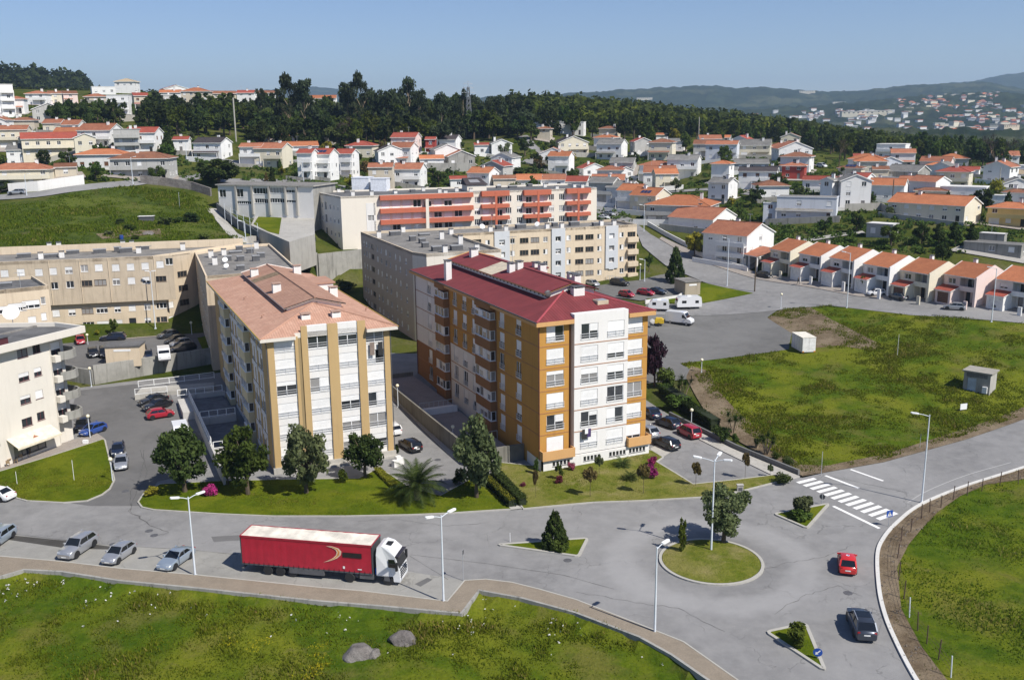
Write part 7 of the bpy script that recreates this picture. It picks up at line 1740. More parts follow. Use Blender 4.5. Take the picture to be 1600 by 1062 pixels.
# forest edge on the right and trees scattered through the gardens
n_e = 0; pts = []
for k in range(3000):
    if n_e >= 85: break
    x=RNG.uniform(835,1600);yb=np.interp(x,(835,900,1000,1150,1260,1330,1450,1600),(203,214,222,226,236,252,262,266))+RNG.uniform(-14,2)
    g = G(x, yb)
    if math.hypot(g.x, g.y) > 700 or not spaced(g.x, g.y, 8.0): continue
    H=RNG.uniform(8,13);plant('tree',RNG.choice(('broad','broad','cone')),g,H,H*.8,RNG.choice(('wood','dark','spring','mid')),'tree at the edge of the large forest behind the right-hand houses',group='trees along the forest edge',n=900,lsz=.062);n_e+=1
HS_ = [o for o in COL.objects if o.get('category') == 'house']; hs = [(o.location.x, o.location.y) for o in HS_]
n_g = 0
for k in range(4000):
    if n_g >= 120: break
    x,yb=RNG.choice(((RNG.uniform(0,330),RNG.uniform(172,270)),(RNG.uniform(380,800),RNG.uniform(232,300)),(RNG.uniform(800,1330),RNG.uniform(225,345)),(RNG.uniform(1180,1600),RNG.uniform(255,350))))
    g = G(x, yb)
    if any((g.x - a) ** 2 + (g.y - b) ** 2 < 42 for a, b in hs) or not spaced(g.x, g.y, 6) or g.y > 520: continue
    H=RNG.uniform(2.5,6.5);f=RNG.choice(('dark','mid','mid','light','olive','hedge','rust','yellow') if H<5 else ('dark','mid','wood'));kd=RNG.choice(('broad','bush','broad','ball','cone'))
    near=min(HS_,key=lambda o:(o.location.x-g.x)**2+(o.location.y-g.y)**2);dx=(project(g)[0]-project(near.location)[0]);sd='left of' if dx<-9 else 'right of' if dx>9 else 'in front of' if g.y<near.location.y+3 else 'behind'
    lb=f"{dict(dark='dark green', mid='green', light='light green', olive='grey-green', hedge='deep green', rust='bronze', yellow='yellow-green', wood='dark')[f]} {dict(broad='tree', bush='bush', ball='round tree', cone='conifer')[kd]} {sd} the {near['label']}";lb=' '.join(lb.split()[:16])
    plant('garden_tree', kd, g, H, H * (.5 if kd == 'cone' else 1.0), f, lb, group='garden trees among the houses', n=520, lsz=.085); n_g += 1
# --- meadow growth: blades and weed clumps nobody could count
def vnoise(q, seed):
    # smooth random field, about -1..1
    t=np.random.default_rng(seed).uniform(-1,1,(256,256));i=np.floor(q).astype(int);f=q-i;f=f*f*(3-2*f);a=lambda dx,dy:t[(i[:,0]+dx)%256,(i[:,1]+dy)%256]
    return (a(0, 0) * (1 - f[:, 0]) + a(1, 0) * f[:, 0]) * (1 - f[:, 1]) + (a(0, 1) * (1 - f[:, 0]) + a(1, 1) * f[:, 0]) * f[:, 1]
def growth(name, poly, n, hmin, hmax, w, seed, fn=None, dense=1.0, fol='weed', off=0.0):
    g = np.random.default_rng(seed); arr = np.array([(p[0], p[1]) for p in poly]); lo, hi = arr.min(0), arr.max(0)
    q = g.uniform(lo, hi, (n * 3, 2)); q = q[inside(q, arr)]
    f = vnoise(q / 7.0, seed) * 1.2 + vnoise(q / 2.1, seed + 50) * 1.0 + vnoise(q / .8, seed + 90) * .6
    keep = g.random(len(q)) < np.clip(.45 + .45 * f, .06, 1) * dense; q = q[keep][:n]; f = f[keep][:n]; m = len(q)
    z = (terr(q[:, 0], q[:, 1]) if fn is None else fn(q[:, 0], q[:, 1])) + off
    h=g.uniform(hmin,hmax,m)*np.clip(.7+.5*f,.4,1.5);a=g.uniform(0,6.28,m);d=np.stack([np.cos(a),np.sin(a),a*0],-1)*(w*g.uniform(.6,1.5,m))[:,None]
    ln = np.stack([g.normal(0, .35, m) * h, g.normal(0, .35, m) * h, h], -1); p = np.stack([q[:, 0], q[:, 1], z - .03], -1)
    V = np.stack([p - d, p + d, p + ln + d * .25], 1).reshape(-1, 3); F = np.arange(3 * m).reshape(m, 3)
    t = np.clip(g.random(m) * .8 + .15 * f, 0, 1)
    o = link(name, npmesh(name, V, F, FOL[fol], t)); tag(o, kind='stuff'); return o
mp = [Vector((p[0], p[1])) for p in _EE] + [Vector((70, 40)), Vector((-90, 40))]
growth('meadow_weeds', [v for v in mp if v.y > 0][:len(_EE)] + [Vector((46, 66)), Vector((-62, 62))], 85000, .12, .42, .07, 1, off=-.02)
growth('meadow_weeds', E2 + [Vector((60, 62)), Vector((90, 80)), Vector((90, 118))], 42000, .1, .34, .07, 2)
growth('field_weeds', field_edge, 95000, .1, .38, .10, 3, off=.03)
growth('hill_weeds',pxs([(-80,392),(380,380),(340,350),(322,312),(280,300),(210,292),(150,295),(60,314),(-80,332)]),42000,.2,.7,.16,4,off=.05)
growth('bank_weeds',pxs([(1250,743),(1190,700),(1120,660),(1075,610),(1090,600),(1130,645),(1200,690),(1290,733)]),2200,.1,.4,.07,5)
growth('verge_weeds', [Vector((p[0], p[1])) for p in kerb_r] + E2[::-1], 2500, .08, .25, .05, 6)
for pl, sd in ((lawn_a, 11), (lawn_b, 12), (lawn_c, 13)): growth('lawn_blades', pl, 14000, .05, .13, .045, sd, off=.12)
# yellow wild flowers
g9 = np.random.default_rng(9); C = []
for x, y in ((362, 1008), (395, 1018), (495, 1050), (500, 1030), (505, 1045), (480, 1058), (410, 1005), (498, 1015)):
    p = np.array(G(x, y)); C += [p + [g9.normal(0, .5), g9.normal(0, .4), .35] for _ in range(26)]
V,F,T=leaf_cloud(np.array(C),np.full(len(C),.1),1300,.035,9);o=link('wild_flowers',npmesh('wild_flowers',V,F,foliage('yellow_petals',(0.45,0.36,0.02),(0.62,0.5,0.03),None,.2),T));tag(o,kind='stuff')
# scraps of litter and pale stones along the footpath wall
C = []
for i in range(170):
    t_=g9.random();k=int(t_*(len(_EE)-4))+1;e=_EE[k]*(1-(t_*7%1))+_EE[k+1]*(t_*7%1);C.append((e[0],e[1]-abs(g9.normal(0,2.6))-.5,0))
C = np.array(C); C[:, 2] = terr(C[:, 0], C[:, 1]) + .18
V,F,T=leaf_cloud(C,np.full(len(C),.12),300,.10,4);o=link('litter',npmesh('litter',V,F,simple('pale_litter',(0.55,0.54,0.51),.8),T));tag(o,kind='stuff')
C=np.array([(*(p+(np.array(q)-p)*g9.random()),0.1) for p,q in [(kerb_r[i],E2[min(int(i*len(E2)/len(kerb_r)),len(E2)-1)]) for i in range(6,len(kerb_r)-6)] for _ in range(7)])
V, F, T = leaf_cloud(C, np.full(len(C), .15), 900, .07, 5); o = link('rubble', npmesh('rubble', V, F, STONE, T)); tag(o, kind='stuff')
# ---------------------------------------------------------------- vehicles
def carpaint(name, c, metal=0.0, rough=0.28):
    t=NT(name);t.out(c,rough,metal,0.5);t.b.inputs['Coat Weight'].default_value=0.6;t.b.inputs['Coat Roughness'].default_value=0.06;return t.m
CP=dict(silver=carpaint('silver_paint',(0.42,0.43,0.45),0.55),bluesilver=carpaint('blue_silver_paint',(0.36,0.42,0.48),0.5),white=carpaint('white_car_paint',(0.72,0.72,0.72)),black=carpaint('black_paint',(0.012,0.012,0.015)),navy=carpaint('dark_blue_paint',(0.012,0.018,0.04)),blue=carpaint('blue_paint',(0.025,0.065,0.26)),
    red=carpaint('red_paint',(0.52,0.022,0.018)),crimson=carpaint('crimson_paint',(0.33,0.015,0.03)),grey=carpaint('grey_paint',(0.10,0.11,0.125),0.5),slate=carpaint('slate_paint',(0.055,0.065,0.085),0.5))
TYRE=simple('tyre_rubber',(0.02,0.02,0.021),0.85);RIM=simple('alloy_rim',(0.55,0.55,0.55),0.4,0.1,0.5);LAMPG=simple('headlamp_glass',(0.62,0.64,0.66),0.12,0.1,0.7);TAIL=simple('tail_lamp',(0.32,0.012,0.012),0.2);PLATE=simple('number_plate',(0.72,0.72,0.7),0.5)
# type: length, width, height, belt, bonnet height, x of (front axle, rear axle, screen base, roof front, roof rear, tail base), wheel radius
CARS=dict(hatch=(4.0,1.72,1.46,.92,.78,(1.22,-1.28,.95,.25,-1.25,-1.82),.31),small=(3.65,1.64,1.5,.93,.8,(1.15,-1.2,.95,.35,-1.2,-1.68),.29),sedan=(4.5,1.78,1.42,.93,.8,(1.35,-1.32,.85,.12,-.95,-1.6),.32),estate=(4.65,1.78,1.48,.94,.8,(1.38,-1.32,.95,.2,-1.75,-2.15),.32),
    suv=(4.65,1.88,1.70,1.08,.98,(1.42,-1.36,.95,.3,-1.65,-2.1),.37),mpv=(4.1,1.72,1.64,.98,.86,(1.28,-1.3,1.2,.55,-1.6,-1.95),.31))
def car_parts(ty):
    L, W, H, zb, zh, xs, wr = CARS[ty]; xa, xr, x1, x2, x3, x4 = xs; hw = W / 2; f, r = L / 2, -L / 2; P = {}
    def lin(x):
        # belt height along the car
        return float(np.interp(x, (r, r + .12, x4 - .02, x1, f - .35, f - .08, f), (zb - .22, zb - .04, zb, zb, zh, zh - .12, zh - .3)))
    b = MB(); rows = []
    st=sorted(set([r,r+.06,r+.2,x4,x3,0,x2,x1,(x1+f)/2,f-.35,f-.15,f-.04,f]+[xa+d for d in (-.4,.4)]+[xr+d for d in (-.4,.4)]))
    for x in st:
        tp=float(np.interp(x,(r,r+.2,r+.6,f-.7,f-.2,f),(.84,.94,1,1,.93,.76)));w=hw*tp;z=lin(x);lo=.2 if r+.15<x<f-.15 else .3
        rows.append([b.P((x,s*a*w,zz)) for s in (-1,) for a,zz in ((0,lo),(.9,lo),(1,lo+.14),(1,(lo+z)/2+.05),(.97,z-.07),(.88,z),(0,z+.035))]+[b.P((x,a*w,zz)) for a,zz in ((.88,z),(.97,z-.07),(1,(lo+z)/2+.05),(1,lo+.14),(.9,lo))])
    n = len(rows[0])
    for A, B in zip(rows, rows[1:]):
        for k in range(n): b.f.append([A[k], A[(k + 1) % n], B[(k + 1) % n], B[k]]); b.m.append(0)
    b.f.append(rows[0]); b.m.append(0); b.f.append(rows[-1][::-1]); b.m.append(0)
    # roof and pillars
    wt, wb = hw * .74, hw * .87; zr = H
    def roofrow(x, z, w): return [b.P((x, -w, z - .06)), b.P((x, -w * .82, z)), b.P((x, w * .82, z)), b.P((x, w, z - .06))]
    R=[roofrow(x2+.06,zr-.05,wt),roofrow(x2-.3,zr,wt),roofrow((x2+x3)/2,zr+.015,wt),roofrow(x3+.25,zr-.02,wt),roofrow(x3-.03,zr-.09,wt*.97)]
    for A, B in zip(R, R[1:]):
        for k in range(3): b.f.append([A[k], A[k + 1], B[k + 1], B[k]]); b.m.append(0)
    for s in (-1, 1):
        for (xA, xB, t) in ((x1, x2, .07), (x4, x3, .13)):
            b.bar((xA, s * wb, zb - .04), (xB, s * wt, zr - .08), t, t + .02)
        xm = (x2 + x3) / 2 + .1; b.bar((xm, s * (wb + .004), zb - .02), (xm - .05, s * (wt + .012), zr - .07), .035, .09)
        b.bar((x2, s * (wt + .0), zr - .085), (x3, s * (wt * .97), zr - .12), .05, .07)
    for x in (xa, xr):                            # wheel arches
        for s in (-1, 1):
            ring=[(x+(wr+.08)*math.cos(t),s*(hw+.004),wr+.02+(wr+.08)*math.sin(t)) for t in np.linspace(0,math.pi,9)];b.face(ring+[(x-wr-.08,s*(hw+.004),.2),(x+wr+.08,s*(hw+.004),.2)],1)
    b.box(f - .22, f - .015, -hw * .55, hw * .55, .36, .5, 1)
    b.box(r + .012, r + .2, -hw * .7, hw * .7, .27, .4, 1)
    P['body'] = b.mesh('body', [CP['silver'], BLACK], True)
    g=MB();g.face([(x1+.02,-wb+.04,zb),(x1+.02,wb-.04,zb),(x2+.02,wt-.03,zr-.065),(x2+.02,-wt+.03,zr-.065)]);P['windscreen']=g.mesh('windscreen',[CARGLASS])
    g=MB();g.face([(x4-.02,-wb+.06,zb+.03),(x4-.02,wb-.06,zb+.03),(x3-.02,wt-.06,zr-.11),(x3-.02,-wt+.06,zr-.11)]);P['rear_window']=g.mesh('rear_window',[CARGLASS])
    for s, nm in ((1, 'side_window'), (-1, 'side_window2')):
        g=MB();g.face([(x1-.04,s*(wb-.005),zb-.01),(x4+.06,s*(wb-.005),zb+.01),(x3+.03,s*(wt-.003),zr-.12),(x2-.02,s*(wt-.003),zr-.09)]);P[nm]=g.mesh('side_window',[CARGLASS])
    def wheel():
        m=MB();m.T=Matrix.Rotation(math.pi/2,4,'X');m.lathe([(wr*.62,-.1),(wr*.92,-.105),(wr,-.07),(wr,.07),(wr*.92,.105),(wr*.62,.1)],16);return m.mesh('wheel',[TYRE],True)
    P['wheel']=wheel();m=MB();m.T=Matrix.Rotation(math.pi/2,4,'X');m.lathe([(wr*.62,-.095),(wr*.55,-.1),(wr*.15,-.085),(wr*.15,.085),(wr*.55,.1),(wr*.62,.095)],12);P['rim']=m.mesh('rim',[RIM])
    m=MB();m.box(-.05,.05,-.17,.17,-.075,.075);P['headlight']=m.mesh('headlight',[LAMPG]);m=MB();m.box(-.04,.04,-.11,.11,-.13,.13);P['tail_light']=m.mesh('tail_light',[TAIL])
    m=MB();m.box(-.06,.06,-.1,.1,-.06,.08);P['mirror']=m.mesh('mirror',[CP['silver']]);m=MB();m.box(-.012,.012,-.26,.26,-.055,.055);P['number_plate']=m.mesh('number_plate',[PLATE])
    P['at']=dict(h=(f-.12,hw*.62,zh-.18),t=(r+.07,hw*.72,zb-.2),m=(x1-.12,hw*.98,zb+.1),w=[(xa,s*(hw-.1),wr) for s in (-1,1)]+[(xr,s*(hw-.1),wr) for s in (-1,1)],p=[(f-.005,0,.43),(r-.005,0,zb-.33)])
    return P
_cpt = {}
def car(ty, col, c, fr, label, group='parked cars', roofc=None, z=None):
    if ty not in _cpt: _cpt[ty] = car_parts(ty)
    P = _cpt[ty]; g = G(*c) if z is None else Gz(*c, z); h = G(*fr) if z is None else Gz(*fr, z); d = h - g; zo = .06 if z is None else 0
    t = thing('parked_car' if group == 'parked cars' else 'car', (g.x, g.y, g.z + zo), math.atan2(d.y, d.x), label, 'car', group)
    ms = {0: CP[col]}
    link('body', P['body'], t, mats=ms)
    for k in ('windscreen', 'rear_window'): link(k, P[k], t)
    link('side_window', P['side_window'], t); link('side_window', P['side_window2'], t)
    for p in P['at']['w']: w = link('wheel', P['wheel'], t, p); link('rim', P['rim'], w)
    a = P['at']
    for s in (-1, 1):
        link('headlight',P['headlight'],t,(a['h'][0],s*a['h'][1],a['h'][2]));link('tail_light',P['tail_light'],t,(a['t'][0],s*a['t'][1],a['t'][2]));link('mirror',P['mirror'],t,(a['m'][0],s*a['m'][1],a['m'][2]),mats=ms)
    for p in a['p']: link('number_plate', P['number_plate'], t, p)
    return t
for a in (('suv','silver',(123,862),(99,878),'silver SUV in the lay-by, second car from the left'),('hatch','silver',(187,872),(164,888),'small silver-beige hatchback between the SUV and the lamp'),('sedan','bluesilver',(276,880),(252,897),'pale blue-silver car parked beside the lamp post in the lay-by'),('estate','bluesilver',(-2,848),(-26,865),'silver-green estate car cut by the left edge in the lay-by'),
    ('sedan','white',(-4,779),(-40,774),'white car cut by the left edge beside the lawn'),('hatch','blue',(146,677),(128,684),'bright blue hatchback beside the cream corner block'),('mpv','black',(130,670),(124,682),'black car half hidden behind the bright blue one'),('small','navy',(185,709),(183,719),'dark blue car behind the silver one at the lawn kerb'),('hatch','silver',(190,729),(189,741),'silver car facing the camera at the lawn kerb'),
    ('sedan','black',(240,630),(218,636),'black saloon nearest the concrete ramp'),('sedan','black',(246,638),(224,645),'black saloon between the ramp saloon and the red hatchback'),('hatch','crimson',(251,652),(273,648),'dark red hatchback in the side street'),('estate','white',(612,675),(596,661),'white car showing its tail behind the white and ochre block'),('estate','black',(641,701),(622,689),'black estate car in the alley between the two blocks'),
    ('sedan','navy',(1016,650),(1003,641),'dark car deepest in the small car park'),('hatch','navy',(1043,666),(1024,659),'dark blue hatchback in the small car park'),('mpv','crimson',(1076,681),(1060,673),'small red tall car by the globe lamp in the car park'),('estate','black',(1040,698),(1018,688),'black estate car nearest the camera in the small car park'),('hatch','silver',(1012,680),(996,672),'silver car half hidden by the orange block'),
    ('suv','black',(968,446),(990,449),'black covered-looking car near the tan block entrance'),('small','silver',(926,447),(945,451),'pale car just showing over the crimson roof'),('small','crimson',(979,464),(995,467),'left red car in the back car park'),('hatch','crimson',(1009,461),(1026,464),'right red car in the back car park'),('sedan','slate',(1027,459),(1042,462),'blue-grey car beside the right red one'),
    ('hatch','black',(1194,434),(1212,437),'black car on the drive of the first cream terraced house'),('small','white',(1369,462),(1352,464),'small white car by the little tree on the terrace pavement'),('hatch','grey',(1403,468),(1384,463),'grey hatchback on the drive of the yellowish house'),('hatch','silver',(1491,484),(1470,483),'silver car parked along the kerb before the pink house'),('hatch','black',(1557,480),(1558,488),'black car on the last drive at the right edge'),
    ('estate','silver',(27,304),(8,306),'silver estate on the lane under the long white wall'),('sedan','white',(944,343),(962,346),'white car on the drive of the grey terraced house'),('sedan','silver',(952,337),(968,340),'silver car behind the white one by the grey terraced house'),('hatch','white',(150,231),(166,233),'pale car beside the tall blank white gable'),('mpv','white',(1284,262),(1300,265),'white van-like car near the bare round tree')):
    car(*a)
for a in (('small','crimson',(126,536),(128,543),'red car facing the camera in the block court'),('estate','navy',(177,531),(158,532),'dark blue estate parked along the tan block pavement'),('hatch','black',(146,556),(149,565),'black car facing the camera left of the hut'),('mpv','black',(164,556),(165,566),'black car partly hidden behind the utility hut'),('hatch','black',(222,553),(222,562),'black car just right of the utility hut'),('small','navy',(231,560),(231,568),'dark car half behind the court wall beside the white van'),('hatch','slate',(263,527),(246,530),'farthest of the four cars parked side by side in the court'),('hatch','black',(275,535),(257,538),'second farthest of the four cars side by side in the court'),('hatch','silver',(283,540),(265,543),'silver one of the four cars side by side in the court'),('estate','black',(286,548),(268,551),'nearest black one of the four cars side by side in the court')):
    car(*a, z=CZ + .02)
c = car('hatch', 'red', (1323, 887), (1320, 856), 'bright red hatchback leaving the roundabout', 'cars on the road')
m=MB();m.tube([(-.35,0,1.475),(-.35,0,1.482)],.16,14);st_=m.build('roof_sticker',simple('white_sticker',(0.7,0.72,0.78),.5),c);m=MB();m.tube([(-.33,-.03,1.483),(-.33,-.03,1.486)],.10,10);m.build('emblem',CP['blue'],st_)
c = car('suv', 'slate', (1345, 984), (1331, 950), 'dark grey SUV with black glass roof following the red car', 'cars on the road')
m = MB(); m.face([(-.95, -.55, 1.722), (.1, -.55, 1.722), (.1, .55, 1.722), (-.95, .55, 1.722)]); m.build('glass_roof', CARGLASS, c)
m = MB()
for s in (-.66, .66): m.mark(); m.bar((-1.5, s, 1.72), (.15, s, 1.72), .04, .05)
m.build_each('roof_rail', METAL, c)
def box_van(c, fr, label, L=5.4, H=2.5, z=None):
    g=G(*c) if z is None else Gz(*c,z);h=G(*fr) if z is None else Gz(*fr,z);d=h-g;t=thing('van',(g.x,g.y,g.z+.06),math.atan2(d.y,d.x),label,'van');f,r,w=L/2,-L/2,.98
    prof = [(r, .35), (r, H - .08), (r + .1, H), (f - 1.75, H), (f - 1.45, H - .12), (f - .85, 1.35), (f - .12, 1.08), (f, .85), (f, .35)]
    b = MB(); A = [b.P((x, -w, z)) for x, z in prof]; B = [b.P((x, w, z)) for x, z in prof]; n = len(prof)
    for k in range(n): b.f.append([A[k], A[(k + 1) % n], B[(k + 1) % n], B[k]]); b.m.append(0)
    b.f += [A[::-1], B]; b.m += [0, 0]; b.build('body', [CP['white']], t)
    m=MB();m.face([(f-1.42,-.85,H-.2),(f-1.42,.85,H-.2),(f-.86,.88,1.42),(f-.86,-.88,1.42)]);m.T=Matrix.Translation((.015,0,.015));m.v=[tuple(m.T @ Vector(v)) for v in m.v];m.build('windscreen',CARGLASS,t)
    for s in (-1, 1):
        m=MB();m.face([(f-1.0,s*(w+.006),1.4),(f-1.9,s*(w+.006),1.4),(f-1.9,s*(w+.006),H-.45),(f-1.5,s*(w+.006),H-.45)]);m.build('side_window',CARGLASS,t);m=MB();m.box(f-.1,f+.01,s*.72-.16,s*.72+.16,.75,.95);m.build('headlight',LAMPG,t);m=MB();m.box(f-1.1,f-.95,s*1.12-.1,s*1.12+.1,1.3,1.6);m.build('mirror',BLACK,t)
        for x in (f - .95, r + 1.0):
            m=MB();m.T=Matrix.Translation((x,s*.88,.34)) @ Matrix.Rotation(math.pi/2,4,'X');m.lathe([(.2,-.11),(.34,-.09),(.34,.09),(.2,.11)],14);wv=m.build('wheel',TYRE,t,smooth=True);m=MB();m.T=Matrix.Translation((x,s*.9,.34)) @ Matrix.Rotation(math.pi/2,4,'X');m.lathe([(.2,-.1),(.05,-.06),(.05,.06),(.2,.1)],10);m.build('rim',RIM,wv)
    m = MB(); m.box(r - .05, f + .05, -w - .02, w + .02, .3, .5); m.build('bumper', DGREY, t)
box_van((1062,506),(1084,509),'white panel van at the edge of the upper car park');box_van((284,690),(289,704),'white van half hidden behind the dark tree',4.8,2.5);box_van((257,562),(259,572),'white van against the court railing',4.4,2.1,CZ)
def caravan(c, fr, L, H, label):
    g = G(*c); d = G(*fr) - g; t = thing('caravan', (g.x, g.y, g.z + .1), math.atan2(d.y, d.x), label, 'caravan', None); w = 1.08
    prof=[(-L/2,.45),(-L/2-.08,1.2),(-L/2+.1,H-.15),(-L/2+.5,H),(L/2-.8,H),(L/2-.25,H-.4),(L/2,1.1),(L/2-.1,.45)]
    b = MB(); A = [b.P((x, -w, z)) for x, z in prof]; B = [b.P((x, w, z)) for x, z in prof]; n = len(prof)
    for k in range(n): b.f.append([A[k], A[(k + 1) % n], B[(k + 1) % n], B[k]]); b.m.append(0)
    b.f += [A[::-1], B]; b.m += [0, 0]; b.build('body', CP['white'], t)
    for x0, x1 in ((-L * .38, -L * .24), (L * .12, L * .3)):
        for s in (-1, 1): m = MB(); m.box(x0, x1, s * (w + .012) - .01, s * (w + .012) + .01, 1.25, 1.8); m.build('window', CARGLASS, t)
    m=MB();m.face([(L/2-.24,-.8,H-.48),(L/2-.24,.8,H-.48),(L/2-.02,.8,1.25),(L/2-.02,-.8,1.25)]);m.T=None;m.v=[(x+.02,y,z) for x,y,z in m.v];m.build('front_window',CARGLASS,t)
    m=MB();m.box(-.5,.3,-.35,.35,H,H+.14);m.build('roof_vent',WPLAST,t);m=MB();m.bar((L/2-.1,0,.45),(L/2+1.3,0,.45),.12,.1);m.tube([(L/2+1.2,0,-.05),(L/2+1.2,0,.55)],.05,6);m.build('drawbar',DGREY,t)
    for s in (-1,1):m=MB();m.T=Matrix.Translation((-.2,s*.95,.3)) @ Matrix.Rotation(math.pi/2,4,'X');m.lathe([(.1,-.1),(.3,-.09),(.3,.09),(.1,.1)],12);m.build('wheel',TYRE,t)
caravan((1029,485),(1008,484),4.2,2.2,'smaller caravan just behind the crimson roof corner');caravan((1075,482),(1048,483),5.2,2.6,'larger white caravan beside the concrete hut')
# --- yellow compressor trailer with cement mixer
g=G(1030,509);t=thing('compressor',(g.x,g.y,g.z+.1),-.2,'yellow compressor trailer beside the white van','machine');m=MB();m.box(-.9,.9,-.6,.6,.5,1.3);m.box(-.7,.6,-.55,.55,1.301,1.55);m.build('housing',simple('yellow_enamel',(0.62,0.42,0.03),.45),t);m=MB();m.bar((.9,0,.5),(2.0,0,.45),.1,.1);m.box(-.8,.8,-.4,.4,.35,.49);m.build('chassis',DGREY,t)
for s in (-1,1):m=MB();m.T=Matrix.Translation((-.1,s*.68,.32)) @ Matrix.Rotation(math.pi/2,4,'X');m.lathe([(.12,-.09),(.32,-.08),(.32,.08),(.12,.09)],12);m.build('wheel',TYRE,t)
g=G(1018,512);t=thing('cement_mixer',(g.x,g.y,g.z+.08),.3,'weathered cement mixer beside the yellow compressor','machine');m=MB();m.T=Matrix.Translation((0,0,1.1)) @ Matrix.Rotation(.7,4,'Y');m.lathe([(.2,-.55),(.55,-.25),(.58,.15),(.32,.6)],12);m.build('drum',simple('cement_grey',(0.42,0.40,0.37),.8),t,smooth=True);m=MB()
for x, y in ((-.5, -.4), (.5, -.4), (0, .5)): m.tube([(x, y, 0), (0, 0, 1.0)], .04, 6)
m.build('stand', DGREY, t)
# --- white box body standing on the field edge, and the concrete cabin
p0,p1=G(1230,545),G(1253,553);d=(p1-p0);ang=math.atan2(d.y,d.x);t=thing('box_body',(p1.x,p1.y,p1.z),ang+math.pi,'white lorry box body standing on the field edge','container')
p2 = G(1274, 551); L_ = 4.6; W_ = 2.45; e = (p2 - p1); ang = math.atan2(e.y, e.x); t.rotation_euler.z = ang
m = MB(); m.box(0, W_, 0, L_, .3, 2.85)
m.build('body',simple('white_box_panel',(0.74,0.73,0.71),.55,0,.4,.08,.8),t);m=MB();m.box(-.06,W_+.06,-.06,L_+.06,2.852,2.95);m.build('roof',simple('box_roof',(0.66,0.62,0.53),.8),t)
m = MB()
for k in range(5): m.mark(); m.box(-.03, -.002, .25 + k * 1.0, .31 + k * 1.0, .35, 2.8)
m.build_each('rib',METAL,t);m=MB();m.box(.04,W_/2-.02,-.04,-.003,.35,2.8);m.build('door',simple('box_door',(0.70,0.69,0.67),.5),t);m=MB();m.box(W_/2+.02,W_-.04,-.04,-.003,.35,2.8);m.build('door',MATS['box_door'],t);m=MB();m.box(0,.35,-.06,-.041,.3,.5);m.box(W_-.35,W_,-.06,-.041,.3,.5);m.build('tail_lamp',simple('amber_lens',(0.5,0.2,0.03),.4),t);m=MB();m.box(.2,W_-.2,.2,L_-.2,-.1,.3);m.build('chassis',DGREY,t)
p1=G(1545,618);p0=G(1504,608);e=p1-p0;ang=math.atan2(e.y,e.x);t=thing('substation_cabin',(p0.x,p0.y,p0.z),ang,'grey concrete cabin with blue-grey door in the field','cabin');W_=e.length;D_=3.2
m=MB();m.facade((0,0),(W_,0),-.4,3.0,[(.6,1.9,0,2.1)],.12,0);m.facade((W_,0),(W_,D_),-.4,3.0,(),.1,1);m.facade((W_,D_),(0,D_),-.4,3,(),.1,0);m.facade((0,D_),(0,0),-.4,3,(),.1,0);m.build('wall',[CONC_OLD,CONC],t)
m=MB();m.box(-.25,W_+.25,-.25,D_+.25,3.002,3.2);m.build('roof',simple('cabin_roof',(0.30,0.28,0.24),.9),t);m=MB();m.box(.62,1.88,.08,.115,0,2.08);m.build('door',simple('blue_grey_door',(0.40,0.46,0.53),.6),t)
m = MB()
for k in range(5): m.mark(); m.box(.4 + k * (W_ - .8) / 5, .36 + (k + 1) * (W_ - .8) / 5, -.04, -.003, 2.25, 2.85)
m.build_each('vent_panel',simple('dark_vent_block',(0.14,0.14,0.135),.9),t);m=MB();m.box(W_-1.0,W_-.3,-.35,-.004,0,1.0);m.build('meter_box',WPLAST,t)
p=G(1091,463);pl_=G(1057,462);hd_=G(1091,464)-G(1078,467);hut('utility_hut','tan concrete hut with a flat roof on the grass corner beside the caravans',(p.x-1.2,p.y+.2),3.6,5.2,3.1,.30,p.z,render_wall('pebble_dash',(0.40,0.34,0.26),.5),FELT)
# --- the red lorry
R0 = unp(374.1, 836.3, 4.0); R1 = unp(581.8, 852.8, 4.0); d = R1 - R0; ang = math.atan2(d[1], d[0]); tl_ = 13.6
t = thing('lorry', (R0[0], R0[1], 0.02), ang, 'articulated lorry with a red curtain-sided trailer and white cab', 'lorry')
RC = simple('red_curtain', (0.40, 0.016, 0.036), .45, 0, .5, .1, 1.0); RF = simple('red_frame', (0.30, 0.02, 0.035), .5)
m = MB(); N = 54
for y, s in ((0, -1), (2.55, 1)):
    m.mark()
    for k in range(N):                            # rippled curtain
        xa_, xb_ = .12 + 13.36 * k / N, .12 + 13.36 * (k + 1) / N; oa, ob_ = .007 * math.sin(k * 1.9) * s, .007 * math.sin((k + 1) * 1.9) * s
        m.face([(xa_, y + oa, 1.12), (xb_, y + ob_, 1.12), (xb_, y + ob_ * .4, 3.82), (xa_, y + oa * .4, 3.82)])
m.build_each('curtain', RC, t)
m=MB();m.box(0,.1,0.01,2.54,1.0,3.95,1);m.box(13.5,13.6,0.01,2.54,1.0,3.95,1);m.box(0,13.6,-.035,.06,3.82,4.02);m.box(0,13.6,2.49,2.585,3.82,4.02);m.box(0,.1,.061,2.489,3.95,4.02);m.box(13.5,13.6,.061,2.489,3.95,4.02);m.build('frame',[RF,simple('dark_headboard',(0.05,0.055,0.06),.6)],t)
m = MB()
for k in range(27):xa_,xb_=.1+13.4*k/27,.1+13.4*(k+1)/27;za,zb_=3.985+.02*math.sin(k*2.4),3.985+.02*math.sin((k+1)*2.4);m.face([(xa_,.061,za),(xb_,.061,zb_),(xb_,2.489,zb_),(xa_,2.489,za)])
m.build('roof_tarpaulin', simple('cream_tarpaulin', (0.66, 0.61, 0.52), .7, 0, .3, .22, .55), t)
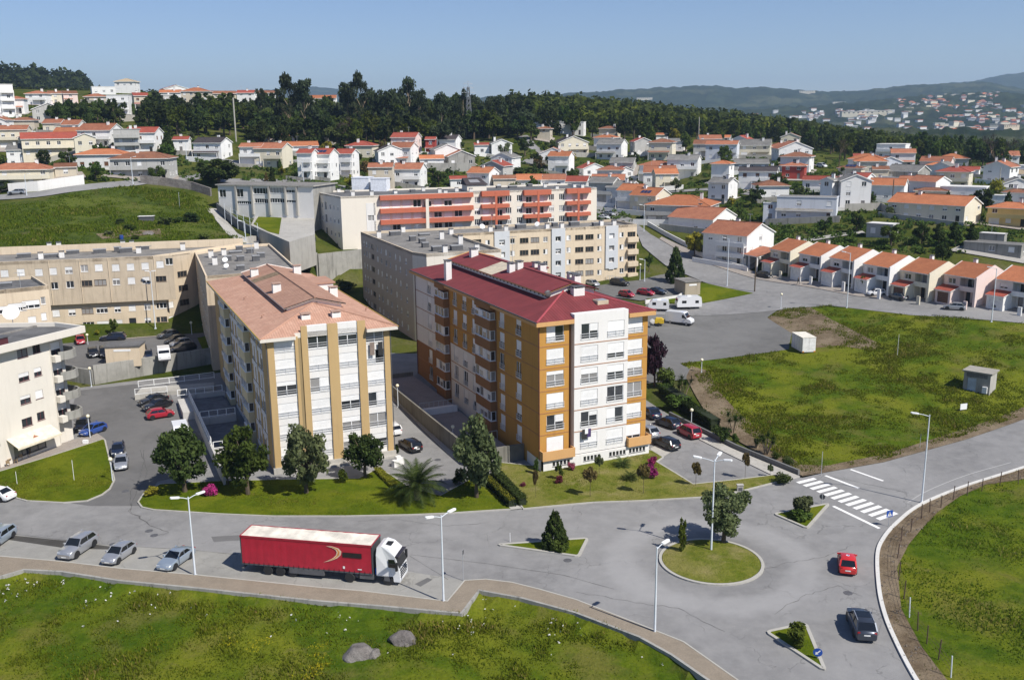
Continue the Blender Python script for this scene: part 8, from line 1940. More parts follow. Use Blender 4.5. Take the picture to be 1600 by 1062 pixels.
m=MB();m.box(0.02,13.58,.02,2.53,.96,1.119);m.box(.4,12.5,.75,1.8,.6,.959);m.box(5.0,8.6,-.01,.3,.45,.955);m.box(-.05,.15,.1,2.45,.45,.6);m.build('chassis',DGREY,t)
m = MB()
for k in range(26): m.mark(); m.box(.3 + k * .52, .34 + k * .52, -.035, -.022, 1.0, 1.3)
m.build_each('buckle', BLACK, t)
m=MB();q=[(8.95,3.62),(9.6,3.66),(10.25,3.5),(10.52,3.18),(10.45,2.82),(10.05,2.45),(9.4,2.14),(8.6,1.9)];qi=[(8.95,3.62),(9.5,3.52),(9.92,3.33),(10.04,3.08),(9.95,2.76),(9.65,2.46),(9.2,2.18),(8.6,1.9)]
for k in range(7):m.face([(q[k][0],-.047,q[k][1]),(q[k+1][0],-.047,q[k+1][1]),(qi[k+1][0],-.047,qi[k+1][1]),(qi[k][0],-.047,qi[k][1])],0 if k%2==2 else 0)
eo = m.build('emblem', simple('cream_print', (0.70, 0.52, 0.38), .5), t); m = MB()
for k in range(1, 6):
    c_=lambda i:((q[i][0]*.62+qi[i][0]*.38,-.05,q[i][1]*.62+qi[i][1]*.38),(q[i][0]*.25+qi[i][0]*.75,-.05,q[i][1]*.25+qi[i][1]*.75));a,b_=c_(k),c_(k+1);m.face([a[0],b_[0],b_[1],a[1]])
m.build('emblem_core', simple('orange_print', (0.62, 0.25, 0.06), .5), eo)
m = MB(); m.box(10.62, 12.55, -.05, -.045, 2.62, 3.12); m.build('panel', simple('black_print', (0.02, 0.016, 0.016), .5), t)
m = MB(); m.box(10.6, 10.8, -.05, -.045, 1.42, 1.68); m.box(12.1, 12.5, -.05, -.045, 1.42, 1.52); m.build('label', WPLAST, t)
def lwheel(x, y, r=.5, w=.3):
    m=MB();m.T=Matrix.Translation((x,y,r)) @ Matrix.Rotation(math.pi/2,4,'X');m.lathe([(r*.58,-w/2),(r*.93,-w/2),(r,-w/2+.05),(r,w/2-.05),(r*.93,w/2),(r*.58,w/2)],20);wv=m.build('wheel',TYRE,t,smooth=True);m=MB();m.T=Matrix.Translation((x,y,r)) @ Matrix.Rotation(math.pi/2,4,'X');m.lathe([(r*.58,-w/2+.02),(r*.5,-w/2+.1),(r*.2,-w/2+.05),(r*.2,w/2-.05),(r*.5,w/2-.1),(r*.58,w/2-.02)],14);m.build('rim',RIM,wv)
for x in (2.7, 4.0, 5.3):
    for y in (.2, 2.35): lwheel(x, y)
for y in (.22, 2.33): lwheel(11.2, y, .5, .5); lwheel(15.05, y, .5, .32)
# cab: lofted from bumper to roof fairing
m = MB(); x0, x1 = 13.95, 16.2
prof=[(x0,.95),(x0,3.05),(x0+.05,3.75),(x0+.5,3.92),(x0+1.2,3.72),(x1-.42,3.05),(x1-.32,2.85),(x1-.02,1.75),(x1+.05,1.2),(x1+.08,.42),(x1-.55,.42),(x1-.6,.95)]
A = [m.P((x, .06 if z < 3.1 else .22, z)) for x, z in prof]; B = [m.P((x, 2.49 if z < 3.1 else 2.33, z)) for x, z in prof]; n = len(prof)
for k in range(n): m.f.append([A[k], A[(k + 1) % n], B[(k + 1) % n], B[k]]); m.m.append(0)
m.f += [A[::-1], B]; m.m += [0, 0]
m.box(x0 - .02, x0 + .6, .1, 2.45, .9, .94); m.build('cab', CP['white'], t)
m=MB();m.face([(x1-.30,.2,2.80),(x1-.30,2.35,2.80),(x1-.0,2.4,1.82),(x1-.0,.15,1.82)]);m.v=[(x+.03,y,z) for x,y,z in m.v];m.build('windscreen',CARGLASS,t);m=MB();m.box(x1-.38,x1-.02,.1,2.45,2.86,3.02);m.build('sun_visor',simple('smoked_visor',(0.03,0.025,0.03),.2),t)
for y, s in ((.052, -1), (2.498, 1)):
    m=MB();m.face([(x1-1.05,y+s*.004,1.9),(x1-.22,y+s*.004,1.85),(x1-.42,y+s*.004,2.72),(x1-1.05,y+s*.004,2.72)]);m.build('side_window',CARGLASS,t);m=MB();yy=y+s*.3;m.box(x1-.22,x1-.02,yy-.14,yy+.14,1.75,2.55);m.build('mirror',BLACK,t);m=MB();m.box(x0+.75,x1-.95,y+s*.012-.01,y+s*.012+.01,.45,.93);m.build('step',DGREY,t)
m = MB()
for z in (.75, .98, 1.22, 1.5): m.mark(); m.box(x1 + .03, x1 + .10, .35, 2.2, z, z + .1)
m.build_each('grille_slat', BLACK, t); m = MB(); m.box(x0 + .75, x0 + 1.35, .85, 1.6, 3.84, 3.9); m.build('roof_hatch', BLACK, t)
for y in (.4, 2.15): m = MB(); m.box(x1 + .02, x1 + .1, y - .22, y + .22, .52, .7); m.build('headlight', LAMPG, t)
m=MB();m.box(x0-1.9,x0+.2,.8,1.75,.6,.9);m.box(x0-1.75,x0-.35,.1,.7,.45,.92);m.tube([(x0-1.9,.45,.65),(x0-2.7,.45,.65)],.26,10);m.build('tractor_chassis',DGREY,t);m=MB();m.tube([(x0-.12,.35,.95),(x0-.12,.35,1.55)],.13,8);m.build('blue_tank',simple('blue_plastic',(0.02,0.09,0.4),.5),t)
# ---------------------------------------------------------------- forest, far hills and the town across the valley
g = np.random.default_rng(77)
YH = lambda px: 195.0 - 0.00994 * px                     # level line in the picture
RIDGES=[(4600,1100,[(-400,165),(300,165),(700,158),(800,154),(880,151),(960,146),(1060,141),(1110,139),(1150,143),(1200,142),(1250,147),(1300,149),(1350,148),(1400,143),(1450,140),(1500,139),(1540,138),(1600,148),(1750,152),(2100,160)]),
    (7000,1200,[(-400,158),(200,158),(350,150),(430,146),(500,140),(535,144),(600,154),(900,172),(1300,150),(1450,140),(1520,136),(1560,128),(1600,126),(1700,128),(1900,140),(2200,150)]),
    (3000,800,[(-400,192),(900,190),(1050,180),(1200,172),(1300,168),(1400,160),(1470,155),(1540,152),(1620,156),(1800,160),(2200,170)]),
    (1150, 220, [(-500, 138), (-100, 128), (40, 142), (130, 150), (260, 162), (420, 178), (700, 200), (2200, 200)])]
def hz(px, d):
    z = np.full(np.shape(px), 0.0)
    for D, w, P in RIDGES:
        p = np.array(P); top = CAMH + (YH(px) - np.interp(px, p[:, 0], p[:, 1])) / FPX * D
        z = np.maximum(z, np.maximum(top, 0) * np.exp(-((d - D) / w) ** 2))
    return z
pxs_ = np.arange(-500, 2100, 5.0); ds = 950 * (9800 / 950) ** (np.arange(150) / 149)
PX, DD = np.meshgrid(pxs_, ds); az = np.arctan2(PX - 800, FPX / math.cos(PITCH)); Zf = hz(PX, DD)
rough=vnoise(np.stack([PX.ravel()/11,DD.ravel()/90],-1),3).reshape(PX.shape)*.6+vnoise(np.stack([PX.ravel()/4.1,DD.ravel()/40],-1),4).reshape(PX.shape)*.4
Zf = Zf + np.clip(Zf / 60, 0, 1) * (rough * 9 + 3) - 6 * np.exp(-Zf / 10)
n0, n1 = PX.shape; I = np.arange(n0 * n1).reshape(n0, n1); F = np.stack([I[:-1, :-1], I[:-1, 1:], I[1:, 1:], I[1:, :-1]], -1).reshape(-1, 4)
hm=NT('far_woodland');p=hm.pos();c1=hm.mix(hm.ramp(hm.noise(p,.012,8,.7),.35,.65),(0.012,0.022,0.010),(0.035,0.048,0.02));c1=hm.mix(hm.math('MULTIPLY',hm.ramp(hm.noise(p,.0035,6,.65),.56,.64),.7),c1,(0.085,0.09,0.045));hm.bump(hm.noise(p,.05,6,.75),1.0,6.0);hm.out(c1,.95,0,.05)
o=link('hills',npmesh('hills',np.stack([DD.ravel()*np.sin(az.ravel()),DD.ravel()*np.cos(az.ravel()),Zf.ravel()],-1),F,hm.m,smooth=True));tag(o,kind='structure')
def far_hit(px, py):
    dd=np.linspace(1250,7600,900);a=math.atan2(px-800,FPX/math.cos(PITCH));line=CAMH+(YH(px)-py)/FPX*dd*math.cos(a)/math.cos(a);h=hz(np.full(900,px),dd)-line;k=int(np.argmax(h>0))
    return None if h[k] <= 0 else (dd[k] * math.sin(a), dd[k] * math.cos(a), line[k], dd[k])
def small_house(rm, w, d, h, flat=False):
    m = MB(); m.box(-w / 2, w / 2, -d / 2, d / 2, -4, h, 0)
    if flat: m.box(-w / 2 - .2, w / 2 + .2, -d / 2 - .2, d / 2 + .2, h + .01, h + .4, 1)
    else:
        q=[(-w/2-.5,-d/2-.5,h),(w/2+.5,-d/2-.5,h),(w/2+.5,d/2+.5,h),(-w/2-.5,d/2+.5,h)];r0,r1=(-w*.2,0,h+2.4),(w*.2,0,h+2.4)
        for f in ([q[0], q[1], r1, r0], [q[2], q[3], r0, r1], [q[1], q[2], r1], [q[3], q[0], r0]): m.face(f, 1)
    for k in range(max(2, int(w / 3))): m.box(-w / 2 + 1 + k * 2.8, -w / 2 + 2.1 + k * 2.8, -d / 2 - .03, -d / 2 + .1, h - 2.0, h - .9, 2)
    return m.mesh('house', [WHITE_H, rm, GLASS])
_fw=WHITE_H;FH=[small_house(simple('far_orange_roof',(0.40,0.15,0.08),.9),11,9,6),small_house(MATS['far_orange_roof'],14,9,5.5),small_house(TILE_G,12,10,6.5),small_house(HT['w'],22,12,7,True),small_house(simple('far_red_roof',(0.27,0.09,0.06),.9),12,9,6.5)]
FB = [small_house(HT['w'], 16, 12, 12, True), small_house(FELT, 20, 12, 14, True)]
for me, m_ in zip(FH + FB, (WHITE_H, BEIGE_H, GREY_H, CREAM_H, PINK_H, CREAM_H, BEIGE_H)): me.materials[0] = m_
clus=[(1450,1560,152,172,46),(1400,1470,160,178,22),(1470,1620,180,215,70),(1540,1640,205,245,50),(1450,1620,200,232,60),(1240,1400,176,190,26),(1310,1450,176,206,30),(1180,1330,172,186,10),(1500,1620,168,190,26)]
cnt = 0; rest = MB()
for x0, x1, y0, y1, n in clus:
    for _ in range(n):
        x, y = g.uniform(x0, x1), g.uniform(y0, y1); h = far_hit(x, y)
        if h is None: continue
        big = g.random() < (.16 if y > 196 else .03); me = (FB if big else FH)[g.integers(2 if big else 5)]; sc = g.uniform(.65, 1.0)
        if cnt < 170:
            t=link('house',me,None,h[:3],g.uniform(-.6,.5));t.scale=(sc,sc,sc);tag(t,'flat-roofed town block far across the valley' if big else 'small house of the far town across the valley','house','far town blocks' if big else 'far houses across the valley');cnt+=1
        else:
            a=g.uniform(-.5,.5);rest.T=Matrix.Translation(h[:3]) @ Matrix.Rotation(a,4,'Z');w,d,hh=g.uniform(9,15),g.uniform(8,11),g.uniform(5,8);rest.box(-w/2,w/2,-d/2,d/2,-4,hh,0);rest.box(-w/2-.4,w/2+.4,-d/2-.4,d/2+.4,hh+.02,hh+1.2,1+int(g.integers(2)))
rest.T = None; tag(rest.build('far_town', [WHITE_H, MATS['far_orange_roof'], HT['w']]), kind='stuff')
for x,y,w,l in ((1010,159,1.7,'long white factory hall on the far wooded hill'),(1262,150,1.8,'long white hall on the far ridge, left of the town'),(1345,184,2.2,'white industrial hall in the valley, larger of the pair'),(1370,182,2.0,'white industrial hall in the valley, right of the larger one'),(1313,165,1.3,'small white hall among the far trees')):
    h = far_hit(x, y) or far_hit(x, y + 4)
    if h: t = link('factory_hall', FH[3], None, h[:3], -.15); t.scale = (w * 1.6, w, w * .9); tag(t, l, 'factory')
# far woods: many small crowns joined; nobody could count them
def woods(name, P, H, fol, seed, per=46, wide=.36):
    r=np.random.default_rng(seed);n=len(P);k=np.repeat(np.arange(n),per);d=r.normal(size=(n*per,3));d /= np.linalg.norm(d,axis=1)[:,None];rr=r.random(n*per)**.4
    c = P[k] + np.stack([d[:, 0] * rr * H[k] * wide, d[:, 1] * rr * H[k] * wide, H[k] * (.55 + .45 * d[:, 2] * rr)], -1)
    nn=d+r.normal(size=d.shape)*.5;nn /= np.linalg.norm(nn,axis=1)[:,None];a=np.cross(nn,r.normal(size=d.shape));a /= np.linalg.norm(a,axis=1)[:,None];b=np.cross(nn,a);s=(H[k]*.105*r.uniform(.6,1.3,n*per))[:,None]
    V=np.stack([c-a*s,c+b*s*.7,c+a*s,c-b*s*.7],1).reshape(-1,3);t=np.clip(r.random(n)[k]*.7+r.random(n*per)*.35,0,1)
    o = link(name, npmesh(name, V, np.arange(4 * n * per).reshape(-1, 4), FOL[fol], t)); tag(o, kind='stuff')
def ground_pts(n, fx, d0, d1, seed):
    r=np.random.default_rng(seed);x=r.uniform(*fx,n);d=r.uniform(d0,d1,n);a=np.arctan2(x-800,FPX/math.cos(PITCH));X_,Y_=d*np.sin(a),d*np.cos(a);return x,d,np.stack([X_,Y_,terr(X_,Y_)-.5],-1)
x,d,P=ground_pts(4200,(800,1640),455,860,5);yy=np.array([project(q)[1] for q in P]);lim=np.interp(x,(800,835,900,1000,1150,1260,1330,1450,1640),(196,200,210,216,218,228,244,254,258));k=yy<lim;P=P[k];r=np.random.default_rng(8);pine=(r.random(len(P))<.45)
woods('forest',P[~pine],np.interp(P[~pine][:,0]/P[~pine][:,1],(.3,.5),(1,.6))*r.uniform(8,13,(~pine).sum()),'spring',1);woods('pine_forest',P[pine],np.interp(P[pine][:,0]/P[pine][:,1],(.3,.5),(1,.6))*r.uniform(10,15,pine.sum()),'wood',2,46,.24)
x, d, P = ground_pts(700, (-40, 330), 580, 760, 6); P[:, 2] -= 6; woods('forest', P, np.full(len(P), 8.0), 'wood', 3)
r=np.random.default_rng(12);x=r.uniform(-60,150,420);d=r.uniform(1010,1230,420);a=np.arctan2(x-800,FPX/math.cos(PITCH));P=np.stack([d*np.sin(a),d*np.cos(a),hz(x,d)],-1);woods('pine_forest',P,r.uniform(13,24,420),'wood',4,46,.2)
x, d, P = ground_pts(300, (570, 830), 440, 500, 7); woods('forest', P, np.random.default_rng(2).uniform(7, 11, len(P)), 'wood', 5)
# undergrowth in the gardens of the hillside
C = []
hxy = np.array(hs)
for x0, x1, y0, y1, n in ((0, 330, 165, 285, 900), (380, 800, 232, 300, 800), (800, 1330, 222, 350, 1300), (1180, 1600, 250, 395, 1100)):
    for _ in range(n):
        p = G(r.uniform(x0, x1), r.uniform(y0, y1))
        if p.y < 540 and (math.hypot(*(0, 0)) == 0) and ((hxy - [p.x, p.y]) ** 2).sum(1).min() > 24: C.append((p.x, p.y, p.z + .3))
C=np.array(C);V,F,T=leaf_cloud(C,r.uniform(.5,1.5,len(C)),60000,.42,6,.6,.55);tag(link('undergrowth',npmesh('undergrowth',V,F,FOL['mid'],T)),kind='stuff')
# low walls and paved yards of the houses
YD = [render_wall('yard_concrete', (0.36, 0.34, 0.31), .5), PAVE_GREY]
yr = random.Random(4)
for o in [o for o in COL.objects if o.get('group') == 'houses on the hillside']:
    w=next(c for c in o.children if c.name.startswith('wall'));bx=[v[0] for v in w.bound_box];by=[v[1] for v in w.bound_box];x0,x1,y0,y1=min(bx),max(bx),min(by),max(by);M=o.matrix_basis
    e = yr.uniform(2.0, 4.0); rect = [(x0 - yr.uniform(.5, 3), y0 - e), (x1 + yr.uniform(.5, 3), y0 - e), (x1 + 1, y1 + 1), (x0 - 1, y1 + 1)]
    if o.location.y < 480 and yr.random() < .75: sheet('yard', [(M @ Vector((*q, 0))).to_2d() for q in rect], yr.uniform(.1, .16), yr.choice(YD), 2.5)
    if o.location.y < 480 and yr.random() < .62:
        a,b=(M @ Vector((*rect[0],0))),(M @ Vector((*rect[1],0)));za,zb_=tz(a.x,a.y),tz(b.x,b.y);m=MB();q=b-a;n=Vector((-q.y,q.x,0)).normalized()*.12;h=yr.uniform(.9,1.7);v=[Vector((0,0,0)),Vector((q.x,q.y,zb_-za))]
        i = [m.P(p + s * n + Vector((0, 0, zz))) for p in v for s in (-1, 1) for zz in (-1.2, h)]
        m.f+=[[i[0],i[4],i[5],i[1]],[i[2],i[3],i[7],i[6]],[i[1],i[5],i[7],i[3]],[i[0],i[1],i[3],i[2]],[i[4],i[6],i[7],i[5]]];m.m+=[0]*5
        tag(m.build('garden_wall',yr.choice((WHITE_H,WHITE_H,CONC,CONC_OLD)),None,(a.x,a.y,za)),' '.join(f"low garden wall in front of the {o['label']}".split()[:16]),'wall','garden walls on the hillside')
# haze
m = MB(); m.box(-7900, 7900, -380, 9990, -14, 420)
hv=bpy.data.materials.new('haze_air');hv.use_nodes=True;t_=hv.node_tree;t_.nodes.clear();v=t_.nodes.new('ShaderNodeVolumePrincipled');v.inputs['Color'].default_value=(0.55,0.76,1.0,1);v.inputs['Density'].default_value=0.00011;v.inputs['Anisotropy'].default_value=0.2
t_.links.new(v.outputs[0], t_.nodes.new('ShaderNodeOutputMaterial').inputs['Volume']); hz_ = m.build('haze', hv); tag(hz_, kind='stuff')
# ---------------------------------------------------------------- street furniture
def lamp(x, yb, yt, heads, label, z=None):
    # heads: list of (angle in world degrees, reach); tall pole with flat luminaires
    g = G(x, yb); H = atd(x, yt, math.hypot(g.x, g.y))[2] - g.z; t = thing('street_lamp', g, 0, label, 'street lamp', 'tall street lamps')
    m=MB();m.tube([(0,0,-.3),(0,0,H*.5),(0,0,H-.1)],[.11,.085,.06],10);m.box(-.16,.16,-.16,.16,-.1,.12);m.build('pole',POLE,t,smooth=True)
    for a, r in heads:
        a=math.radians(a);d=Vector((math.cos(a),math.sin(a),0));m=MB();m.tube([(0,0,H-.3),tuple(d*r*.5+Vector((0,0,H-.12))),tuple(d*r+Vector((0,0,H)))],.04,6);ar=m.build('arm',POLE,t)
        m=MB();m.T=Matrix.Translation(d*(r+.3)+Vector((0,0,H+.02))) @ Matrix.Rotation(a,4,'Z') @ Matrix.Rotation(-.12,4,'Y');m.prism([(-.42,-.1),(-.3,-.17),(.35,-.17),(.45,-.08),(.45,.08),(.35,.17),(-.3,.17),(-.42,.1)],-.05,.08);m.build('lamp_head',WPLAST,ar)
for a in ((305,899,773,((35,.9),(205,.9)),'twin-headed street lamp beside the parked silver cars'),(693,940,803,((40,.9),(215,.9)),'twin-headed street lamp just right of the lorry'),(1023,988,852,((40,.8),),'single-headed street lamp at the footpath by the roundabout'),(1111,863,716,((165,1.4),(60,1.2),(-25,1.0)),'three-headed street lamp in the middle of the roundabout'),(1440,785,645,((172,1.3),),'single-headed street lamp at the kerb beyond the crossing'),
    (1323,481,394,((150,1.0),),'lamp across the road from the white terraced houses'),(1549,503,418,((150,.9),),'lamp at the field edge below the pink house'),(1136,447,372,((150,.8),),'lamp on the grass corner behind the caravans'),(1006,362,320,((190,.8),),'lamp beside the rising street by the grey terraced house'),(42,306,272,((0,.8),),'lamp on the lane at the left edge'),(208,288,245,((0,.8),),'lamp on the lane in front of the brown-roofed house'),(292,252,222,((0,.8),),'lamp beside the house with the dark roof'),(384,375,345,((180,.8),),'lamp on the school footpath'),(475,290,252,((180,.8),),'lamp by the stepped row of three houses'),(1007,440,405,((180,.6),),'slim lamp by the tan block corner'),(243,513,423,((180,.3),(0,.3)),'tall pole light in front of the tan block')):lamp(*a)
GLOBE = simple('opal_globe', (0.78, 0.72, 0.52), .25)
def globe(x, yb, yt, label):
    g=G(x,yb);H=atd(x,yt,math.hypot(g.x,g.y))[2]-g.z;t=thing('globe_lamp',g,0,label,'globe lamp','globe lamps');m=MB();m.tube([(0,0,-.2),(0,0,H-.4)],[.07,.05],8);m.box(-.12,.12,-.12,.12,-.1,.1);m.build('pole',POLE,t);m=MB();m.ball((0,0,H-.22),.26,12,8);m.build('globe',GLOBE,t,smooth=True);m=MB();m.lathe([(.1,H-.5),(.12,H-.44)],8);m.build('collar',POLE,t)
for a in ((176,752,714,'globe lamp on the lawn kerb beside the silver car'),(141,684,647,'globe lamp in front of the bright blue hatchback'),(143,604,573,'globe lamp at the foot of the court wall'),(622,636,600,'globe lamp by the patio wall, far end of the alley'),(708,694,664,'globe lamp by the patio wall, near end of the alley'),(1080,664,638,'globe lamp above the small red car'),(1096,582,560,'globe lamp at the edge of the upper car park'),(1220,482,458,'globe lamp on the paved spit in the street'),(138,543,521,'globe lamp in the block court by the red car'),(300,524,502,'globe lamp at the right end of the block court'),(1000,437,412,'globe lamp beside the small tree at the tan block')):globe(*a)
def post(name, x, yb, yt, label, r=.04, m_=None, group=None, cat='post', z=None):
    g=G(x,yb);H=atd(x,yt,math.hypot(g.x,g.y))[2]-g.z;m=MB();m.tube([(0,0,-.3),(0,0,H)],r,8);o=m.build(name,m_ or METAL,None,g);tag(o,label,cat,group);return o,H
# road signs
o, H = post('road_sign', 1388, 822, 797, 'blue square pedestrian crossing sign at the kerb', .035, None, None, 'sign')
o.name = 'road_sign'; BL = simple('sign_blue', (0.015, 0.07, 0.34), .5)
def plate(o, H, w, kind, yaw):
    T_ = Matrix.Translation((0, 0, H - w * .45)) @ Matrix.Rotation(yaw, 4, 'Z'); m = MB(); m.T = T_
    if kind == 'sq': m.box(-w / 2, w / 2, -.07, -.045, -w / 2, w / 2)
    else: m.T = T_ @ Matrix.Translation((0, -.055, 0)) @ Matrix.Rotation(math.pi / 2, 4, 'X'); m.lathe([(w / 2, -.012), (w / 2, .012)], 20)
    pl = m.build('sign_plate', BL if kind != 'back' else DGREY, o); m = MB(); m.T = T_
    if kind=='sq':m.face([(-w*.36,-.074,-w*.36),(w*.36,-.074,-w*.36),(0,-.074,w*.36)]);m.build('symbol_triangle',WPLAST,pl);m=MB();m.T=T_;m.face([(-.05,-.077,-.05),(.05,-.077,-.05),(.05,-.077,.1),(-.05,-.077,.1)]);m.face([(-.03,-.077,-.05),(.01,-.077,-.05),(-.08,-.077,-.24),(-.12,-.077,-.24)]);m.face([(-.01,-.077,-.05),(.03,-.077,-.05),(.12,-.077,-.24),(.08,-.077,-.24)]);m.face([(-.04,-.077,.11),(.04,-.077,.11),(.04,-.077,.18),(-.04,-.077,.18)]);m.build('symbol_walker',BLACK,pl)
    elif kind=='arrow':m.T=T_ @ Matrix.Rotation(math.radians(45),4,'Y');m.face([(-w*.06,-.074,-w*.1),(w*.06,-.074,-w*.1),(w*.06,-.074,w*.36),(-w*.06,-.074,w*.36)]);m.face([(-w*.2,-.074,-w*.08),(0,-.074,-w*.38),(w*.2,-.074,-w*.08)]);m.build('symbol_arrow',WPLAST,pl)
plate(o, H, .75, 'sq', .25)
o,H=post('road_sign',1277,1030,1012,'round blue keep-right sign with white arrow on the lower island',.035,None,None,'sign');plate(o,H,.75,'arrow',-.25)
o,H=post('road_sign',1284,788,772,'round road sign seen from behind on the island by the crossing',.035,None,None,'sign');plate(o,H,.65,'back',2.6)
o,H=post('road_sign',724,907,859,'small edge-on road sign on the footpath spit right of the lorry',.035,None,None,'sign');plate(o,H,.45,'back',1.35)
o,H=post('road_sign',1437,700,678,'small blue plate low on the pole beyond the crossing',.03,None,None,'sign');plate(o,H,.45,'back',1.2)
post('marker_post',797,846,832,'thin white marker post on the left traffic island',.03,WPLAST);post('marker_post',1283,742,705,'thin post with flat head at the field corner',.035);post('marker_post',1402,556,522,'bare thin post standing alone in the field',.03,WPLAST)
post('marker_post',116,751,718,'thin pale mast on the left lawn, right one',.03,WPLAST);post('marker_post',27,757,736,'thin pale mast on the left lawn, left one',.03,WPLAST);post('utility_pole',1179,456,406,'dark wooden pole at the grass corner',.14,BARK,None,'pole');post('marker_post',281,325,300,'thin pole at the top of the terraced field',.05)
o,H=post('light_mast',369,221,153,'tall pale mast beside the solar-frame house',.28,CONC,None,'mast');post('utility_pole',1091,236,183,'tall thin pole behind the yellow tree',.16,CONC,None,'pole');post('utility_pole',1394,316,280,'wooden pole in the right-hand street',.14,BARK,None,'pole');post('utility_pole',1560,300,262,'pole near the right edge',.14,CONC,None,'pole')
# lattice pylon
g=G(733,216);H=atd(733,127,math.hypot(g.x,g.y))[2]-g.z;t=thing('pylon',g,.3,'lattice steel pylon rising from the ridge wood','pylon');m=MB();N=11;w=lambda k:1.7*(1-.78*k/N)
for k in range(N):
    z0,z1=H*.9*k/N,H*.9*(k+1)/N;a,b=w(k),w(k+1);c0=[(-a,-a),(a,-a),(a,a),(-a,a)];c1=[(-b,-b),(b,-b),(b,b),(-b,b)]
    for i in range(4):j=(i+1)%4;m.bar((*c0[i],z0),(*c1[i],z1),.2,.2);m.bar((*c0[i],z0),(*c1[j],z1),.12,.12);m.bar((*c0[j],z0),(*c1[i],z1),.12,.12)
m.build('lattice', simple('weathered_steel', (0.2, 0.21, 0.22), .6, .3), t)
for z,l in ((.8,3.0),(.88,2.6),(.95,2.0)):m=MB();m.bar((-l,0,H*z),(l,0,H*z),.18,.18);m.bar((-l,0,H*z),(0,0,H*z+1.2),.1,.1);m.bar((l,0,H*z),(0,0,H*z+1.2),.1,.1);m.build('cross_arm',METAL,t)
m = MB(); m.tube([(0, 0, H * .88), (0, 0, H)], .12, 6); m.build('mast_tip', METAL, t)
# post-and-wire fence along the right verge
FP=[(1600,745),(1591,756),(1562,758),(1534,767),(1511,774),(1489,781),(1470,793),(1453,800),(1440,810),(1423,830),(1408,845),(1402,872),(1404,905),(1412,935),(1421,964),(1434,985),(1448,1005),(1466,1030),(1486,1058)]
P=[G(*q) for q in FP];t=thing('wire_fence',P[0],0,'rusty post and wire fence along the dirt verge','fence');RUST=simple('rusty_post',(0.085,0.055,0.042),.9);fr_=random.Random(2);tops=[]
for i, p in enumerate(P):
    q=p-P[0];l=Vector((fr_.uniform(-.12,.12),fr_.uniform(-.12,.12),0));h=fr_.uniform(1.5,1.9);m=MB();m.tube([q-Vector((0,0,.3)),q+l+Vector((0,0,h))],.05,6);m.build('post',RUST if i not in (14,18) else POLE,t);tops.append((q,l,h))
for z in (.45, .85, 1.25):
    m = MB()
    for (q, l, h), (q2, l2, h2) in zip(tops, tops[1:]): m.bar(q + l * z / h + Vector((0, 0, z)), q2 + l2 * z / h2 + Vector((0, 0, z)), .016, .016)
    m.build('wire', RUST, t)
# slender posts of the school fence
P=[G(x,y) for x,y in ((352,345),(362,352),(372,358),(382,364),(392,370),(404,378))];t=thing('mesh_fence',P[0],0,'row of slender pale fence posts by the school playing field','fence')
for p in P: m = MB(); q = p - P[0]; m.tube([q, q + Vector((0, 0, 4.5))], .06, 6); m.build('post', POLE, t)
m = MB()
for a, b in zip(P, P[1:]):
    for z in (2.4, 3.4, 4.4): m.bar(a - P[0] + Vector((0, 0, z)), b - P[0] + Vector((0, 0, z)), .03, .03)
m.build('wire', POLE, t)
# boulders in the meadow
def boulder(x, y, w, d, h, rz, seed, label):
    gg = np.random.default_rng(seed); bm = bmesh.new(); bmesh.ops.create_icosphere(bm, subdivisions=4, radius=1)
    co=np.array([v.co for v in bm.verts]);n=sum(vnoise((co[:,:2]+co[:,2:]*.7)*f+9*f,seed+int(f*3))*a for f,a in ((1.1,.22),(2.4,.11),(5.5,.05)))
    pl_ = [np.array(p) / np.linalg.norm(p) for p in ((.2, -.9, .5), (-.8, .1, .6), (.1, .2, 1), (.9, .3, .4))]
    for v, c, k in zip(bm.verts, co, n):
        c = c * (1 + k)
        for p in pl_:
            e = c @ p - .72
            if e > 0: c = c - p * e * .8
        v.co = (c[0] * w / 2, c[1] * d / 2, c[2] * h)
    me=bpy.data.meshes.new('boulder');bm.to_mesh(me);bm.free();me.materials.append(STONE);me.polygons.foreach_set('use_smooth',[True]*len(me.polygons));g=G(x,y);o=link('boulder',me,None,g,rz);return tag(o,label,'boulder')
boulder(562,1022,3.0,2.2,1.0,.2,5,'lower boulder split by a crack, half sunk in the meadow');boulder(583,1022,1.5,1.3,.62,.8,9,'small pale rock broken off the lower boulder');boulder(630,1000,3.0,2.0,.95,-.3,14,'upper slanting boulder right of the split one')
# slope kerb wall along the small car park walk
long_wall('low dark wall holding the soil bank above the sloping walk', [(1046, 650), (1098, 676), (1150, 702), (1248, 742)], .3, .7, DARKW)
# utility cabinet, notice board, bollards, bins and manhole covers
g=G(1156,768);m=MB();m.box(-.35,.35,-.2,.2,-.1,.85,0);m.box(-.4,.4,-.25,.25,.851,.95,0);m.box(-.25,.25,-.21,-.201,.2,.6,1);tag(m.build('utility_cabinet',[CONC,DGREY],None,g),'small stone utility cabinet on the verge','cabinet')
g=G(1505,642);t=thing('notice_board',g,.3,'small white board standing in the field edge','sign');m=MB();m.box(-.6,.6,-.03,.03,.25,1.15);m.build('board',WPLAST,t)
for x in (-.5, .5): m = MB(); m.box(x - .03, x + .03, .035, .08, -.2, 1.1); m.build('post', DGREY, t)
g=G(134,693);m=MB();m.box(-.35,.35,-.2,.2,0,.55);tag(m.build('planter',WPLAST,None,g),'small white planter on the paved walk by the lawn','planter')
g=G(622,727);m=MB();m.prism([(-.9,-.25),(.9,-.25),(.9,.25),(-.9,.25)],-.2,.9);m.box(-.4,.4,-.2,.2,.901,1.3);tag(m.build('steps_wall',WHITE,None,g,.9),'short white stepped wall beside the garage ramp','wall')
